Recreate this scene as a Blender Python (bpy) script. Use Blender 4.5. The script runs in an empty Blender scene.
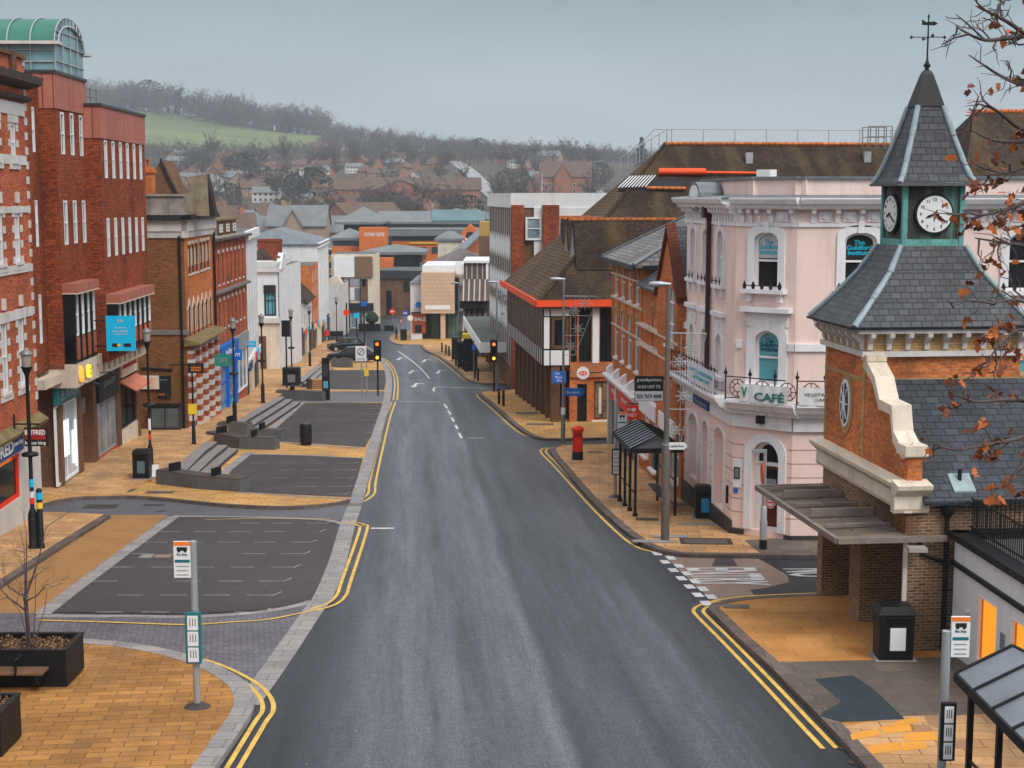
import bpy, bmesh, math, random
from mathutils import Vector, Matrix
random.seed(7)
scene = bpy.context.scene
COL = scene.collection
R = math.radians
# ---------------------------------------------------------------- camera
FOC = 1480.0; PITCH = math.atan(188/1480.0); CAMZ = 9.0
cd = bpy.data.cameras.new('camera'); cam = bpy.data.objects.new('camera', cd); COL.objects.link(cam)
cam.location = (0, 0, CAMZ); cam.rotation_euler = (math.pi/2 - PITCH, 0, 0)
cd.sensor_width = 36; cd.lens = FOC/1024*36; cd.clip_start = .5; cd.clip_end = 9000
scene.camera = cam
# ---------------------------------------------------------------- world, sun, exposure
world = bpy.data.worlds.new("World"); scene.world = world; world.use_nodes = True
nt = world.node_tree; nt.nodes.clear()
def wn(t, **k):
    n = nt.nodes.new(t)
    for a, b in k.items(): setattr(n, a, b)
    return n
SUN_EL, SUN_ROT = R(48), R(143)
sky = wn('ShaderNodeTexSky', sky_type='NISHITA', sun_disc=False, sun_elevation=SUN_EL, sun_rotation=SUN_ROT)
tc = wn('ShaderNodeTexCoord'); sep = wn('ShaderNodeSeparateXYZ'); nt.links.new(tc.outputs['Generated'], sep.inputs[0])
rmp = wn('ShaderNodeValToRGB'); nt.links.new(sep.outputs['Z'], rmp.inputs[0])
els = rmp.color_ramp.elements
els[0].position = 0.0; els[0].color = (.32, .35, .385, 1)
els[1].position = 1.0; els[1].color = (.78, .79, .81, 1)
for p, c in ((.05, (.285, .32, .35, 1)), (.13, (.165, .225, .24, 1)), (.28, (.55, .585, .61, 1))):
    e = els.new(p); e.color = c
mp = wn('ShaderNodeMapping'); mp.inputs['Scale'].default_value = (1.5, 1.5, 9)
nt.links.new(tc.outputs['Generated'], mp.inputs[0])
nz = wn('ShaderNodeTexNoise'); nz.inputs['Scale'].default_value = 2.2; nz.inputs['Detail'].default_value = 5
nt.links.new(mp.outputs[0], nz.inputs['Vector'])
nr = wn('ShaderNodeMapRange'); nr.inputs[1].default_value = .3; nr.inputs[2].default_value = .7
nr.inputs[3].default_value = .86; nr.inputs[4].default_value = 1.1; nt.links.new(nz.outputs[0], nr.inputs[0])
mul = wn('ShaderNodeVectorMath', operation='MULTIPLY'); nt.links.new(rmp.outputs[0], mul.inputs[0]); nt.links.new(nr.outputs[0], mul.inputs[1])
scl = wn('ShaderNodeVectorMath', operation='SCALE'); scl.inputs['Scale'].default_value = 10.5; nt.links.new(mul.outputs[0], scl.inputs[0])
mx = wn('ShaderNodeMix', data_type='RGBA'); mx.inputs[0].default_value = .93
nt.links.new(sky.outputs[0], mx.inputs[6]); nt.links.new(scl.outputs[0], mx.inputs[7])
bg = wn('ShaderNodeBackground'); bg.inputs['Strength'].default_value = .1; nt.links.new(mx.outputs[2], bg.inputs[0])
wo = wn('ShaderNodeOutputWorld'); nt.links.new(bg.outputs[0], wo.inputs[0])
sd = bpy.data.lights.new('sun', 'SUN'); sd.energy = 1.5; sd.angle = R(26); sd.color = (1, .96, .9)
sun = bpy.data.objects.new('sun', sd); COL.objects.link(sun)
sun.rotation_euler = (math.pi/2 - SUN_EL, 0, math.pi - SUN_ROT + math.pi*0)
scene.view_settings.view_transform = 'Standard'; scene.view_settings.look = 'None'
scene.view_settings.exposure = 0.68; scene.view_settings.gamma = 1
scene.cycles.max_bounces = 5; scene.cycles.diffuse_bounces = 3; scene.cycles.glossy_bounces = 2
scene.cycles.transmission_bounces = 3; scene.cycles.transparent_max_bounces = 8; scene.cycles.volume_bounces = 0
scene.cycles.use_adaptive_sampling = True; scene.cycles.adaptive_threshold = .02
scene.cycles.use_denoising = True; scene.cycles.volume_step_rate = 4
scene.cycles.caustics_reflective = False; scene.cycles.caustics_refractive = False
# ---------------------------------------------------------------- geometry of the view
def zg(y):
    if y < 185: return -.05*y
    if y < 225:
        u = (y-185)/40; return -9.25 - .05*40*(u - u*u/2)
    return -10.25
def ray(px, py):
    cx = (px-512)/FOC; cy = -(py-384)/FOC
    dy = math.cos(PITCH) + cy*math.sin(PITCH); dz = -math.sin(PITCH) + cy*math.cos(PITCH)
    return cx/dy, dz/dy
def at(px, py, y):
    a, b = ray(px, py); return Vector((a*y, y, CAMZ+b*y))
def lerp(a, b, u): return a + (b-a)*u
def interp(tab, x):
    if x <= tab[0][0]: return tab[0][1]
    for (x0, v0), (x1, v1) in zip(tab, tab[1:]):
        if x <= x1: return v0 + (v1-v0)*(x-x0)/(x1-x0)
    return tab[-1][1]
def hL(y): return interp(((59, .12), (68, .62), (100, .6), (130, .4), (170, .12)), y)
def G(px, py, h=0.0):
    a, b = ray(px, py)
    hf = h if callable(h) else (lambda y: h)
    f = lambda y: CAMZ + b*y - zg(y) - hf(y)
    y0 = 5.0; y = y0
    while f(y) > 0 and y < 2500: y0 = y; y += 1.0
    for _ in range(30):
        m = (y0+y)/2
        if f(m) > 0: y0 = m
        else: y = m
    return Vector((a*y, y, CAMZ+b*y))
def V2(p): return Vector((p[0], p[1]))
class Fr:
    """facade frame: s to the right along the wall, t into the building, z world height"""
    def __init__(s, o, u):
        s.o = Vector((o[0], o[1])); s.u = Vector((u[0], u[1])).normalized(); s.n = Vector((-s.u.y, s.u.x))
    def P(s, a, t, z):
        q = s.o + s.u*a + s.n*t; return Vector((q.x, q.y, z))
    def sz(s, px, py, t=0.0):
        a, b = ray(px, py); o = s.o + s.n*t
        k = (a*o.y - o.x)/(s.u.x - a*s.u.y); y = o.y + k*s.u.y
        return k, CAMZ + b*y
    def s_at(s, px, py=300, t=0.0): return s.sz(px, py, t)[0]
    def z_at(s, px, py, t=0.0): return s.sz(px, py, t)[1]
    def sub(s, a, t=0.0, turn=0.0):
        c, d = math.cos(turn), math.sin(turn); o = s.o + s.u*a + s.n*t
        return Fr(o, (s.u.x*c - s.u.y*d, s.u.x*d + s.u.y*c))
    @property
    def rz(s): return math.atan2(s.u.y, s.u.x)
XY = Fr((0, 0), (1, 0))
# ---------------------------------------------------------------- objects
RM = {}
def tag(o, label=None, cat=None, group=None, kind=None):
    if label: o['label'] = label
    if cat: o['category'] = cat
    if group: o['group'] = group
    if kind: o['kind'] = kind
    return o
def root(name, loc, label, cat, group=None, rz=0.0):
    o = bpy.data.objects.new(name, None); COL.objects.link(o); o.empty_display_size = .2
    o.location = loc; o.rotation_euler = (0, 0, rz)
    RM[o.name] = (Matrix.Translation(Vector(loc)) @ Matrix.Rotation(rz, 4, 'Z')).inverted()
    return tag(o, label, cat, group)
def kids(o): return [c for c in ALLC.get(o.name, [])]
ALLC = {}
def link(o, parent):
    COL.objects.link(o)
    if parent is not None:
        o.parent = parent; ALLC.setdefault(parent.name, []).append(o); RM[o.name] = RM[parent.name]
    else: RM[o.name] = Matrix.Identity(4)
def copy_tree(o, parent=None, label=None, loc=None, rz=None, sc=None):
    c = o.copy(); COL.objects.link(c)
    if parent is not None: c.parent = parent
    for ch in kids(o): copy_tree(ch, c)
    if label: c['label'] = label
    if loc is not None: c.location = loc
    if rz is not None: c.rotation_euler = (0, 0, rz)
    if sc is not None: c.scale = sc if hasattr(sc, '__len__') else (sc, sc, sc)
    return c
class MB:
    def __init__(s): s.v = []; s.f = []; s.m = []; s.sm = []; s.mi = 0
    def face(s, pts, smooth=False):
        n = len(s.v); s.v += [Vector(p) for p in pts]; s.f.append(tuple(range(n, n+len(pts)))); s.m.append(s.mi); s.sm.append(smooth)
    def grid(s, rows, smooth=True, closed=False):
        n = len(s.v); w = len(rows[0])
        for r in rows: s.v += [Vector(p) for p in r]
        for i in range(len(rows)-1):
            for j in range(w if closed else w-1):
                k = (j+1) % w
                s.f.append((n+i*w+j, n+i*w+k, n+(i+1)*w+k, n+(i+1)*w+j)); s.m.append(s.mi); s.sm.append(smooth)
    def box(s, fr, s0, s1, t0, t1, z0, z1):
        p = [fr.P(a, t, z) for z in (z0, z1) for t in (t0, t1) for a in (s0, s1)]
        for q in ((0, 2, 3, 1), (4, 5, 7, 6), (0, 1, 5, 4), (2, 6, 7, 3), (0, 4, 6, 2), (1, 3, 7, 5)): s.face([p[i] for i in q])
    def quad(s, fr, s0, s1, z0, z1, t=0.0): s.face([fr.P(s0, t, z0), fr.P(s1, t, z0), fr.P(s1, t, z1), fr.P(s0, t, z1)])
    def prism(s, bottom, top):
        n = len(bottom); s.face(list(reversed(bottom))); s.face(top)
        for i in range(n): j = (i+1) % n; s.face([bottom[i], bottom[j], top[j], top[i]])
    def extr(s, fr, prof, a0, a1):
        """profile [(t,z)] swept along s"""
        s.prism([fr.P(a0, t, z) for t, z in prof], [fr.P(a1, t, z) for t, z in prof])
    def plate(s, fr, prof, t0, t1):
        """outline [(s,z)] given thickness from t0 to t1"""
        s.prism([fr.P(a, t1, z) for a, z in prof], [fr.P(a, t0, z) for a, z in prof])
    def tube(s, p0, p1, r0, r1=None, n=8, cap=True):
        p0 = Vector(p0); p1 = Vector(p1); r1 = r0 if r1 is None else r1
        d = (p1-p0)
        if d.length < 1e-6: return
        d.normalize(); a = d.cross(Vector((0, 0, 1)))
        if a.length < .01: a = Vector((1, 0, 0))
        a.normalize(); b = d.cross(a)
        c0 = [p0+(a*math.cos(2*math.pi*i/n)+b*math.sin(2*math.pi*i/n))*r0 for i in range(n)]
        c1 = [p1+(a*math.cos(2*math.pi*i/n)+b*math.sin(2*math.pi*i/n))*r1 for i in range(n)]
        s.grid([c1, c0], True, True)
        if cap: s.face(c0); s.face(list(reversed(c1)))
    def path(s, pts, r0, r1=None, n=6):
        r1 = r0 if r1 is None else r1; k = len(pts)-1
        for i in range(k): s.tube(pts[i], pts[i+1], lerp(r0, r1, i/k), lerp(r0, r1, (i+1)/k), n, True)
    def lathe(s, c, prof, n=16):
        """prof [(r,z)] from the bottom up round the vertical through c"""
        rows = [[Vector((c[0]+r*math.cos(2*math.pi*i/n), c[1]+r*math.sin(2*math.pi*i/n), c[2]+z)) for i in range(n)] for r, z in prof]
        s.grid(rows, True, True); s.face(rows[-1]); s.face(list(reversed(rows[0])))
    def disc(s, fr, a, z, r, t0, t1, n=24, ry=None):
        ry = ry or r
        pr = [(a+r*math.cos(2*math.pi*i/n), z+ry*math.sin(2*math.pi*i/n)) for i in range(n)]
        s.plate(fr, pr, t0, t1)
    def build(s, name, mats, parent=None, bevel=0):
        if not isinstance(mats, (list, tuple)): mats = [mats]
        me = bpy.data.meshes.new(name); o = bpy.data.objects.new(name, me); link(o, parent)
        M = RM[o.name]
        me.from_pydata([tuple(M @ v) for v in s.v], [], s.f)
        for m in mats: me.materials.append(m)
        me.polygons.foreach_set('material_index', s.m); me.polygons.foreach_set('use_smooth', s.sm)
        uv = me.uv_layers.new(name='UVMap').data
        for p in me.polygons:
            vs = [s.v[i] for i in s.f[p.index]]
            nn = Vector((0, 0, 0))
            for i in range(len(vs)):
                a = vs[i]; b = vs[(i+1) % len(vs)]
                nn += Vector(((a.y-b.y)*(a.z+b.z), (a.z-b.z)*(a.x+b.x), (a.x-b.x)*(a.y+b.y)))
            if nn.length > 0: nn.normalize()
            if abs(nn.z) > .96:
                for li, q in zip(p.loop_indices, vs): uv[li].uv = (q.x, q.y)
            else:
                t = Vector((0, 0, 1)).cross(nn).normalized(); b = nn.cross(t)
                for li, q in zip(p.loop_indices, vs): uv[li].uv = (q.dot(t), q.dot(b))
        if bevel:
            bm = bmesh.new(); bm.from_mesh(me); bmesh.ops.remove_doubles(bm, verts=bm.verts, dist=1e-4)
            bm.to_mesh(me); bm.free()
            b = o.modifiers.new('bevel', 'BEVEL'); b.width = bevel; b.segments = 2; b.limit_method = 'ANGLE'
        return o
def struct(mb, name, mats): return tag(mb.build(name, mats), kind='structure')
# ---------------------------------------------------------------- openings
def perim(h):
    s0, s1, z0, z1 = h[:4]; k = h[4] if len(h) > 4 else 'r'
    if k == 'r': return [(s0, z0), (s1, z0), (s1, z1), (s0, z1)]
    w = (s1-s0)/2; c = (s0+s1)/2; pts = [(s0, z0), (s1, z0)]
    rise = h[5] if len(h) > 5 else w
    n = 10
    if k == 'a':
        zs = z1-rise
        for i in range(n+1):
            th = math.pi*i/n; pts.append((c+w*math.cos(th), zs+rise*math.sin(th)))
    if k == 'g':
        zs = z1-rise
        for i in range(n+1):
            u = i/n*2-1; pts.append((c-w*u, zs+rise*(1-abs(u)**1.7)))
    return pts
def wall(mb, fr, s0, s1, z0, z1, holes=(), dep=.18, t=0.0):
    ss = sorted({s0, s1} | {h[0] for h in holes} | {h[1] for h in holes}); ss = [a for a in ss if s0-1e-6 <= a <= s1+1e-6]
    zs = sorted({z0, z1} | {h[2] for h in holes} | {h[3] for h in holes}); zs = [a for a in zs if z0-1e-6 <= a <= z1+1e-6]
    for i in range(len(ss)-1):
        run = None
        for j in range(len(zs)-1):
            c = ((ss[i]+ss[i+1])/2, (zs[j]+zs[j+1])/2)
            ins = any(h[0] < c[0] < h[1] and h[2] < c[1] < h[3] for h in holes)
            if not ins:
                if run is None: run = zs[j]
            if ins and run is not None: mb.quad(fr, ss[i], ss[i+1], run, zs[j], t); run = None
        if run is not None: mb.quad(fr, ss[i], ss[i+1], run, zs[-1], t)
    for h in holes:
        p = perim(h)
        if len(p) > 4:
            arc = p[2:]
            for a, b in zip(arc, arc[1:]):
                if abs(a[0]-b[0]) > 1e-6: mb.face([fr.P(b[0], t, b[1]), fr.P(a[0], t, a[1]), fr.P(a[0], t, h[3]), fr.P(b[0], t, h[3])])
        for a, b in zip(p, p[1:]+p[:1]):
            mb.face([fr.P(a[0], t, a[1]), fr.P(b[0], t, b[1]), fr.P(b[0], t+dep, b[1]), fr.P(a[0], t+dep, a[1])])
def shrink(p, w):
    s0 = min(a for a, _ in p); s1 = max(a for a, _ in p); z0 = min(b for _, b in p); z1 = max(b for _, b in p)
    c = (s0+s1)/2; m = (z0+z1)/2; kx = (s1-s0-2*w)/(s1-s0); kz = (z1-z0-2*w)/(z1-z0)
    return [(c+(a-c)*kx, m+(b-m)*kz) for a, b in p]
def ring(mb, fr, p, w, t0, t1):
    """a frame of width w inside outline p"""
    q = shrink(p, w); n = len(p)
    for i in range(n):
        j = (i+1) % n; a, b, c, d = p[i], p[j], q[j], q[i]
        mb.face([fr.P(*(a[0], t0, a[1])), fr.P(b[0], t0, b[1]), fr.P(c[0], t0, c[1]), fr.P(d[0], t0, d[1])])
        mb.face([fr.P(d[0], t0, d[1]), fr.P(c[0], t0, c[1]), fr.P(c[0], t1, c[1]), fr.P(d[0], t1, d[1])])
        mb.face([fr.P(b[0], t0, b[1]), fr.P(a[0], t0, a[1]), fr.P(a[0], t1, a[1]), fr.P(b[0], t1, b[1])])
def window(fr, h, parent, fm, gm, t=.12, w=.07, bars=(1, 0), name='window', sill=None, sm=None, label=None):
    """frame with its rails; the pane is its sub-part. bars = horizontal rails, vertical bars"""
    mb = MB(); p = perim(h); ring(mb, fr, p, w, t-.04, t+.05)
    s0, s1, z0, z1 = h[:4]
    for i in range(bars[0]):
        z = lerp(z0, z1, (i+1)/(bars[0]+1)); mb.box(fr, s0+w, s1-w, t-.03, t+.02, z-.035, z+.035)
    for i in range(bars[1]):
        s = lerp(s0, s1, (i+1)/(bars[1]+1)); mb.box(fr, s-.025, s+.025, t-.028, t+.02, z0+w, (z1-w) if len(p) == 4 else z1-w-.05)
    o = mb.build(name, fm, parent)
    if label: o['label'] = label
    g = MB(); q = shrink(p, w*.5); g.face([fr.P(a, t+.03, b) for a, b in q]); g.build('pane', gm, o)
    if sill:
        b = MB(); b.box(fr, s0-.08, s1+.08, -sill, t, z0-.1, z0-.002); b.build('sill', sm or fm, o)
    return o
def text_mesh(txt, size=1.0, bold=0.0, align='CENTER'):
    cu = bpy.data.curves.new('t', 'FONT'); cu.body = txt; cu.size = size; cu.align_x = align; cu.align_y = 'CENTER'
    cu.extrude = .004; cu.offset = bold; cu.resolution_u = 2
    o = bpy.data.objects.new('t', cu); COL.objects.link(o)
    dg = bpy.context.evaluated_depsgraph_get(); me = bpy.data.meshes.new_from_object(o.evaluated_get(dg))
    bpy.data.objects.remove(o); bpy.data.curves.remove(cu)
    return me
def text(txt, fr, s, z, hgt, mat, parent, width=None, t=-.01, bold=.0, name='lettering', fmap=None, slope=0.0):
    me = text_mesh(txt, 1.0, bold)
    xs = [v.co.x for v in me.vertices]; ys = [v.co.y for v in me.vertices]
    if not xs: return None
    cx = (min(xs)+max(xs))/2; cy = (min(ys)+max(ys))/2
    ky = hgt/max(1e-6, max(ys)-min(ys)); kx = (width/(max(xs)-min(xs))) if width else ky
    o = bpy.data.objects.new(name, me); link(o, parent); M = RM[o.name]
    me.name = name; me.materials.clear(); me.materials.append(mat)
    for v in me.vertices:
        a = (v.co.x-cx)*kx; b = (v.co.y-cy)*ky
        v.co = M @ (fmap(a, b, v.co.z) if fmap else fr.P(s+a, t-v.co.z, z+b+a*slope))
    return o
# ---------------------------------------------------------------- materials
MATS = {}
def newmat(name):
    m = bpy.data.materials.new(name); m.use_nodes = True; n = m.node_tree.nodes; MATS[name] = m
    return m, m.node_tree, n['Principled BSDF']
def N(t, ty, **k):
    n = t.nodes.new(ty)
    for a, b in k.items():
        if a in n.inputs.keys(): n.inputs[a].default_value = b
        else: setattr(n, a, b)
    return n
def c4(c): return (c[0], c[1], c[2], 1)
def vary(t, col, amt, scale, vec=None, detail=4, dark=(.0, 1), rough=.6):
    """multiply a colour socket by a noise between 1-amt and 1+amt"""
    nz = N(t, 'ShaderNodeTexNoise', Scale=scale, Detail=detail, Roughness=rough)
    if vec is not None: t.links.new(vec, nz.inputs['Vector'])
    mr = N(t, 'ShaderNodeMapRange'); mr.inputs[1].default_value = .28; mr.inputs[2].default_value = .72
    mr.inputs[3].default_value = 1-amt; mr.inputs[4].default_value = 1+amt; t.links.new(nz.outputs[0], mr.inputs[0])
    mu = N(t, 'ShaderNodeVectorMath', operation='MULTIPLY'); t.links.new(col, mu.inputs[0]); t.links.new(mr.outputs[0], mu.inputs[1])
    return mu.outputs[0], nz.outputs[0]
def uvn(t, scale=None, rot=0.0):
    tc = N(t, 'ShaderNodeTexCoord'); o = tc.outputs['UV']
    if scale or rot:
        mp = N(t, 'ShaderNodeMapping'); mp.inputs['Scale'].default_value = scale or (1, 1, 1); mp.inputs['Rotation'].default_value = (0, 0, rot)
        t.links.new(o, mp.inputs[0]); o = mp.outputs[0]
    return o
def bump(t, b, hsock, strength=.3, dist=.02):
    bn = N(t, "ShaderNodeBump", Strength=abs(strength), Distance=dist, invert=strength < 0); t.links.new(hsock, bn.inputs['Height']); t.links.new(bn.outputs[0], b.inputs['Normal'])
def plain(name, c, rough=.6, metal=0.0, var=.08, vs=1.5, bmp=0.0, fine=0.0, spec=.22, dirt=None):
    m, t, b = newmat(name)
    rgb = N(t, 'ShaderNodeRGB'); rgb.outputs[0].default_value = c4(c); col = rgb.outputs[0]; u = uvn(t)
    if var: col, nz = vary(t, col, var, vs, u)
    if fine: col, nz = vary(t, col, fine, vs*14, u, 2)
    if dirt:  # streaks of weathering that run down the wall
        u2 = uvn(t, (1.2, .16, 1)); n2 = N(t, 'ShaderNodeTexNoise', Scale=1.6, Detail=6, Roughness=.65); t.links.new(u2, n2.inputs['Vector'])
        mr = N(t, 'ShaderNodeMapRange'); mr.inputs[1].default_value = .5; mr.inputs[2].default_value = .75; mr.inputs[4].default_value = dirt[3]
        t.links.new(n2.outputs[0], mr.inputs[0]); mm = N(t, 'ShaderNodeMix', data_type='RGBA')
        mm.inputs[7].default_value = c4(dirt); t.links.new(mr.outputs[0], mm.inputs[0]); t.links.new(col, mm.inputs[6]); col = mm.outputs[2]
    t.links.new(col, b.inputs['Base Color']); b.inputs['Roughness'].default_value = rough; b.inputs['Metallic'].default_value = metal
    b.inputs['Specular IOR Level'].default_value = spec
    if bmp and var: bump(t, b, nz, bmp, .02)
    return m
def emit(name, c, s=1.0):
    m, t, b = newmat(name); b.inputs['Base Color'].default_value = c4([x*.5 for x in c]); b.inputs['Emission Color'].default_value = c4(c); b.inputs['Emission Strength'].default_value = s
    return m
def brick(name, c1, c2, mortar, bw=.225, bh=.075, ms=.012, rough=.85, var=.25, vs=.35, bmp=.4, bias=0.0, off=.5, dirt=None, rot=0.0, fine=.12, spec=.08, patch=None):
    m, t, b = newmat(name); u = uvn(t, None, rot)
    br = N(t, 'ShaderNodeTexBrick', Scale=1.0); br.offset = off; br.squash = 1
    br.inputs['Color1'].default_value = c4(c1); br.inputs['Color2'].default_value = c4(c2); br.inputs['Mortar'].default_value = c4(mortar)
    br.inputs['Mortar Size'].default_value = ms; br.inputs['Mortar Smooth'].default_value = .15; br.inputs['Bias'].default_value = bias
    br.inputs['Brick Width'].default_value = bw; br.inputs['Row Height'].default_value = bh
    t.links.new(u, br.inputs['Vector'])
    col, n1 = vary(t, br.outputs['Color'], var, vs, u, 6)
    if fine: col, _ = vary(t, col, fine, 9, u, 2)
    for d in ([dirt] if dirt else []):
        u2 = uvn(t, (1, .3, 1)); n2 = N(t, 'ShaderNodeTexNoise', Scale=.6, Detail=7, Roughness=.65); t.links.new(u2, n2.inputs['Vector'])
        mr = N(t, 'ShaderNodeMapRange'); mr.inputs[1].default_value = .48; mr.inputs[2].default_value = .72; mr.inputs[4].default_value = d[3]
        t.links.new(n2.outputs[0], mr.inputs[0]); mm = N(t, 'ShaderNodeMix', data_type='RGBA')
        mm.inputs[7].default_value = c4(d); t.links.new(mr.outputs[0], mm.inputs[0]); t.links.new(col, mm.inputs[6]); col = mm.outputs[2]
    t.links.new(col, b.inputs['Base Color']); b.inputs['Roughness'].default_value = rough; b.inputs['Specular IOR Level'].default_value = spec
    if bmp:
        bump(t, b, br.outputs['Fac'], -bmp, .01)
    return m
def asphalt(name, c, streak=.25, rough=.62, patchy=.2, shear=0.0, light=(.2, .22, .25), lamt=.55, grit=.32):
    m, t, b = newmat(name); u = uvn(t)
    rgb = N(t, 'ShaderNodeRGB'); rgb.outputs[0].default_value = c4(c)
    col, n1 = vary(t, rgb.outputs[0], patchy, .12, u, 8)
    if streak:
        sp = N(t, 'ShaderNodeSeparateXYZ'); t.links.new(u, sp.inputs[0]); ml = N(t, 'ShaderNodeMath', operation='MULTIPLY_ADD'); ml.inputs[1].default_value = shear
        t.links.new(sp.outputs[1], ml.inputs[0]); t.links.new(sp.outputs[0], ml.inputs[2])
        def track(sx, sy, scale, det, rg):
            a = N(t, 'ShaderNodeMath', operation='MULTIPLY'); a.inputs[1].default_value = sx; t.links.new(ml.outputs[0], a.inputs[0])
            c_ = N(t, 'ShaderNodeMath', operation='MULTIPLY'); c_.inputs[1].default_value = sy; t.links.new(sp.outputs[1], c_.inputs[0])
            cb = N(t, 'ShaderNodeCombineXYZ'); t.links.new(a.outputs[0], cb.inputs[0]); t.links.new(c_.outputs[0], cb.inputs[1])
            n_ = N(t, 'ShaderNodeTexNoise', Scale=scale, Detail=det, Roughness=rg, Distortion=.15); t.links.new(cb.outputs[0], n_.inputs['Vector']); return n_.outputs[0]
        # worn wheel tracks lie at fixed places across the carriageway, broken up by fine dusty grain
        mr0 = N(t, 'ShaderNodeMapRange'); mr0.inputs[1].default_value = -4; mr0.inputs[2].default_value = 12; t.links.new(ml.outputs[0], mr0.inputs[0])
        wob = track(.3, .05, 1.0, 3, .6); wa = N(t, 'ShaderNodeMath', operation='MULTIPLY_ADD'); wa.inputs[1].default_value = .05; t.links.new(wob, wa.inputs[0]); t.links.new(mr0.outputs[0], wa.inputs[2])
        wb = N(t, 'ShaderNodeMath', operation='SUBTRACT'); wb.inputs[1].default_value = .025; t.links.new(wa.outputs[0], wb.inputs[0])
        cr = N(t, 'ShaderNodeValToRGB'); e = cr.color_ramp.elements; K = [(-4, 0), (-2.4, .12), (-1.0, .5), (-.1, .85), (.9, .6), (1.8, .62), (2.8, .8), (3.1, .3), (3.8, .42), (4.6, .3), (5.4, .42), (6.3, .55), (7.0, .2), (8.5, .1), (12, 0)]
        e[0].position = 0; e[0].color = (0, 0, 0, 1); e[1].position = 1; e[1].color = (0, 0, 0, 1)
        for x_, v_ in K[1:-1]: q = e.new((x_+4)/16); q.color = (v_, v_, v_, 1)
        t.links.new(wb.outputs[0], cr.inputs[0])
        fn = track(1.6, .10, 1.0, 9, .8); g2 = N(t, 'ShaderNodeTexNoise', Scale=9.0, Detail=8, Roughness=.9); t.links.new(u, g2.inputs['Vector'])
        s1 = N(t, 'ShaderNodeMath', operation='MULTIPLY_ADD'); s1.inputs[1].default_value = 1.2; t.links.new(g2.outputs[0], s1.inputs[0]); t.links.new(fn, s1.inputs[2])
        mr = N(t, 'ShaderNodeMapRange'); mr.inputs[1].default_value = .82; mr.inputs[2].default_value = 1.36; mr.inputs[3].default_value = .12; mr.inputs[4].default_value = 1.0; t.links.new(s1.outputs[0], mr.inputs[0])
        s3 = N(t, 'ShaderNodeMath', operation='MULTIPLY_ADD'); s3.inputs[2].default_value = 0.0; t.links.new(mr.outputs[0], s3.inputs[0]); t.links.new(cr.outputs[0], s3.inputs[1])
        s4 = N(t, 'ShaderNodeMath', operation='MULTIPLY'); s4.inputs[1].default_value = lamt; t.links.new(s3.outputs[0], s4.inputs[0])
        mm = N(t, 'ShaderNodeMix', data_type='RGBA'); mm.inputs[7].default_value = c4(light); t.links.new(s4.outputs[0], mm.inputs[0]); t.links.new(col, mm.inputs[6])
        tr2 = track(.9, .02, 1.3, 4, .6); m5 = N(t, 'ShaderNodeMapRange'); m5.inputs[1].default_value = .35; m5.inputs[2].default_value = .65; m5.inputs[3].default_value = 1-streak; m5.inputs[4].default_value = 1+streak; t.links.new(tr2, m5.inputs[0])
        mu = N(t, 'ShaderNodeVectorMath', operation='MULTIPLY'); t.links.new(mm.outputs[2], mu.inputs[0]); t.links.new(m5.outputs[0], mu.inputs[1]); col = mu.outputs[0]
    col, n2 = vary(t, col, grit*.6, 20, u, 4, rough=.95); col, n3_ = vary(t, col, grit, 34, u, 0); col, n4_ = vary(t, col, grit*.5, 3.5, u, 6, rough=.8)
    vo = N(t, 'ShaderNodeTexVoronoi', Scale=1.6); t.links.new(u, vo.inputs['Vector'])
    lt = N(t, 'ShaderNodeMath', operation='LESS_THAN'); lt.inputs[1].default_value = .03; t.links.new(vo.outputs['Distance'], lt.inputs[0])
    ch = N(t, 'ShaderNodeMix', data_type='RGBA'); ch.inputs[7].default_value = (.4, .38, .36, 1); t.links.new(lt.outputs[0], ch.inputs[0]); t.links.new(col, ch.inputs[6]); col = ch.outputs[2]
    t.links.new(col, b.inputs['Base Color']); b.inputs['Roughness'].default_value = rough
    b.inputs['Specular IOR Level'].default_value = .3; bump(t, b, n2, .3, .01)
    return m
def glassy(name, c, rough=.08, spec=.6, var=.4, vs=.9):
    m, t, b = newmat(name); u = uvn(t); rgb = N(t, 'ShaderNodeRGB'); rgb.outputs[0].default_value = c4(c)
    col, _ = vary(t, rgb.outputs[0], var, vs, u, 2); t.links.new(col, b.inputs['Base Color'])
    b.inputs['Roughness'].default_value = rough; b.inputs['Specular IOR Level'].default_value = spec
    return m
road_m = asphalt('asphalt', (.022, .026, .033), .22, .6, .3, .072, (.21, .222, .25), 1.0, .55)
lane_m = asphalt('asphalt_lane', (.10, .10, .115), .0, .6, .3)
bay_m = asphalt('asphalt_bay', (.060, .052, .053), .0, .75, .3)
bay2_m = brick('bay_paving', (.085, .074, .077), (.064, .055, .058), (.05, .044, .046), .3, .12, .008, .75, .22, .3, .1)
pave_m = brick('stone_paving', (.58, .335, .16), (.43, .24, .11), (.24, .15, .085), .85, .5, .016, .75, .24, .45, .3, fine=.12, dirt=(.14, .115, .09, .6), rot=.06)
paveg_m = brick('gold_paving', (.58, .33, .12), (.46, .25, .085), (.22, .13, .06), .6, .45, .014, .75, .26, .35, .25, dirt=(.30, .2, .12, .45))
pavel_m = brick('block_paving', (.44, .215, .066), (.30, .142, .044), (.15, .085, .045), .62, .29, .012, .75, .3, .5, .3, dirt=(.16, .11, .07, .55), rot=-.12)
orange_m = brick('rust_paving', (.48, .235, .075), (.43, .205, .065), (.26, .13, .055), 1.2, .75, .010, .75, .34, .5, .2, dirt=(.50, .15, .025, .75), fine=.1)
tan_m = plain('tan_surface', (.33, .175, .066), .85, 0, .16, .9, .1, .14)
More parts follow.
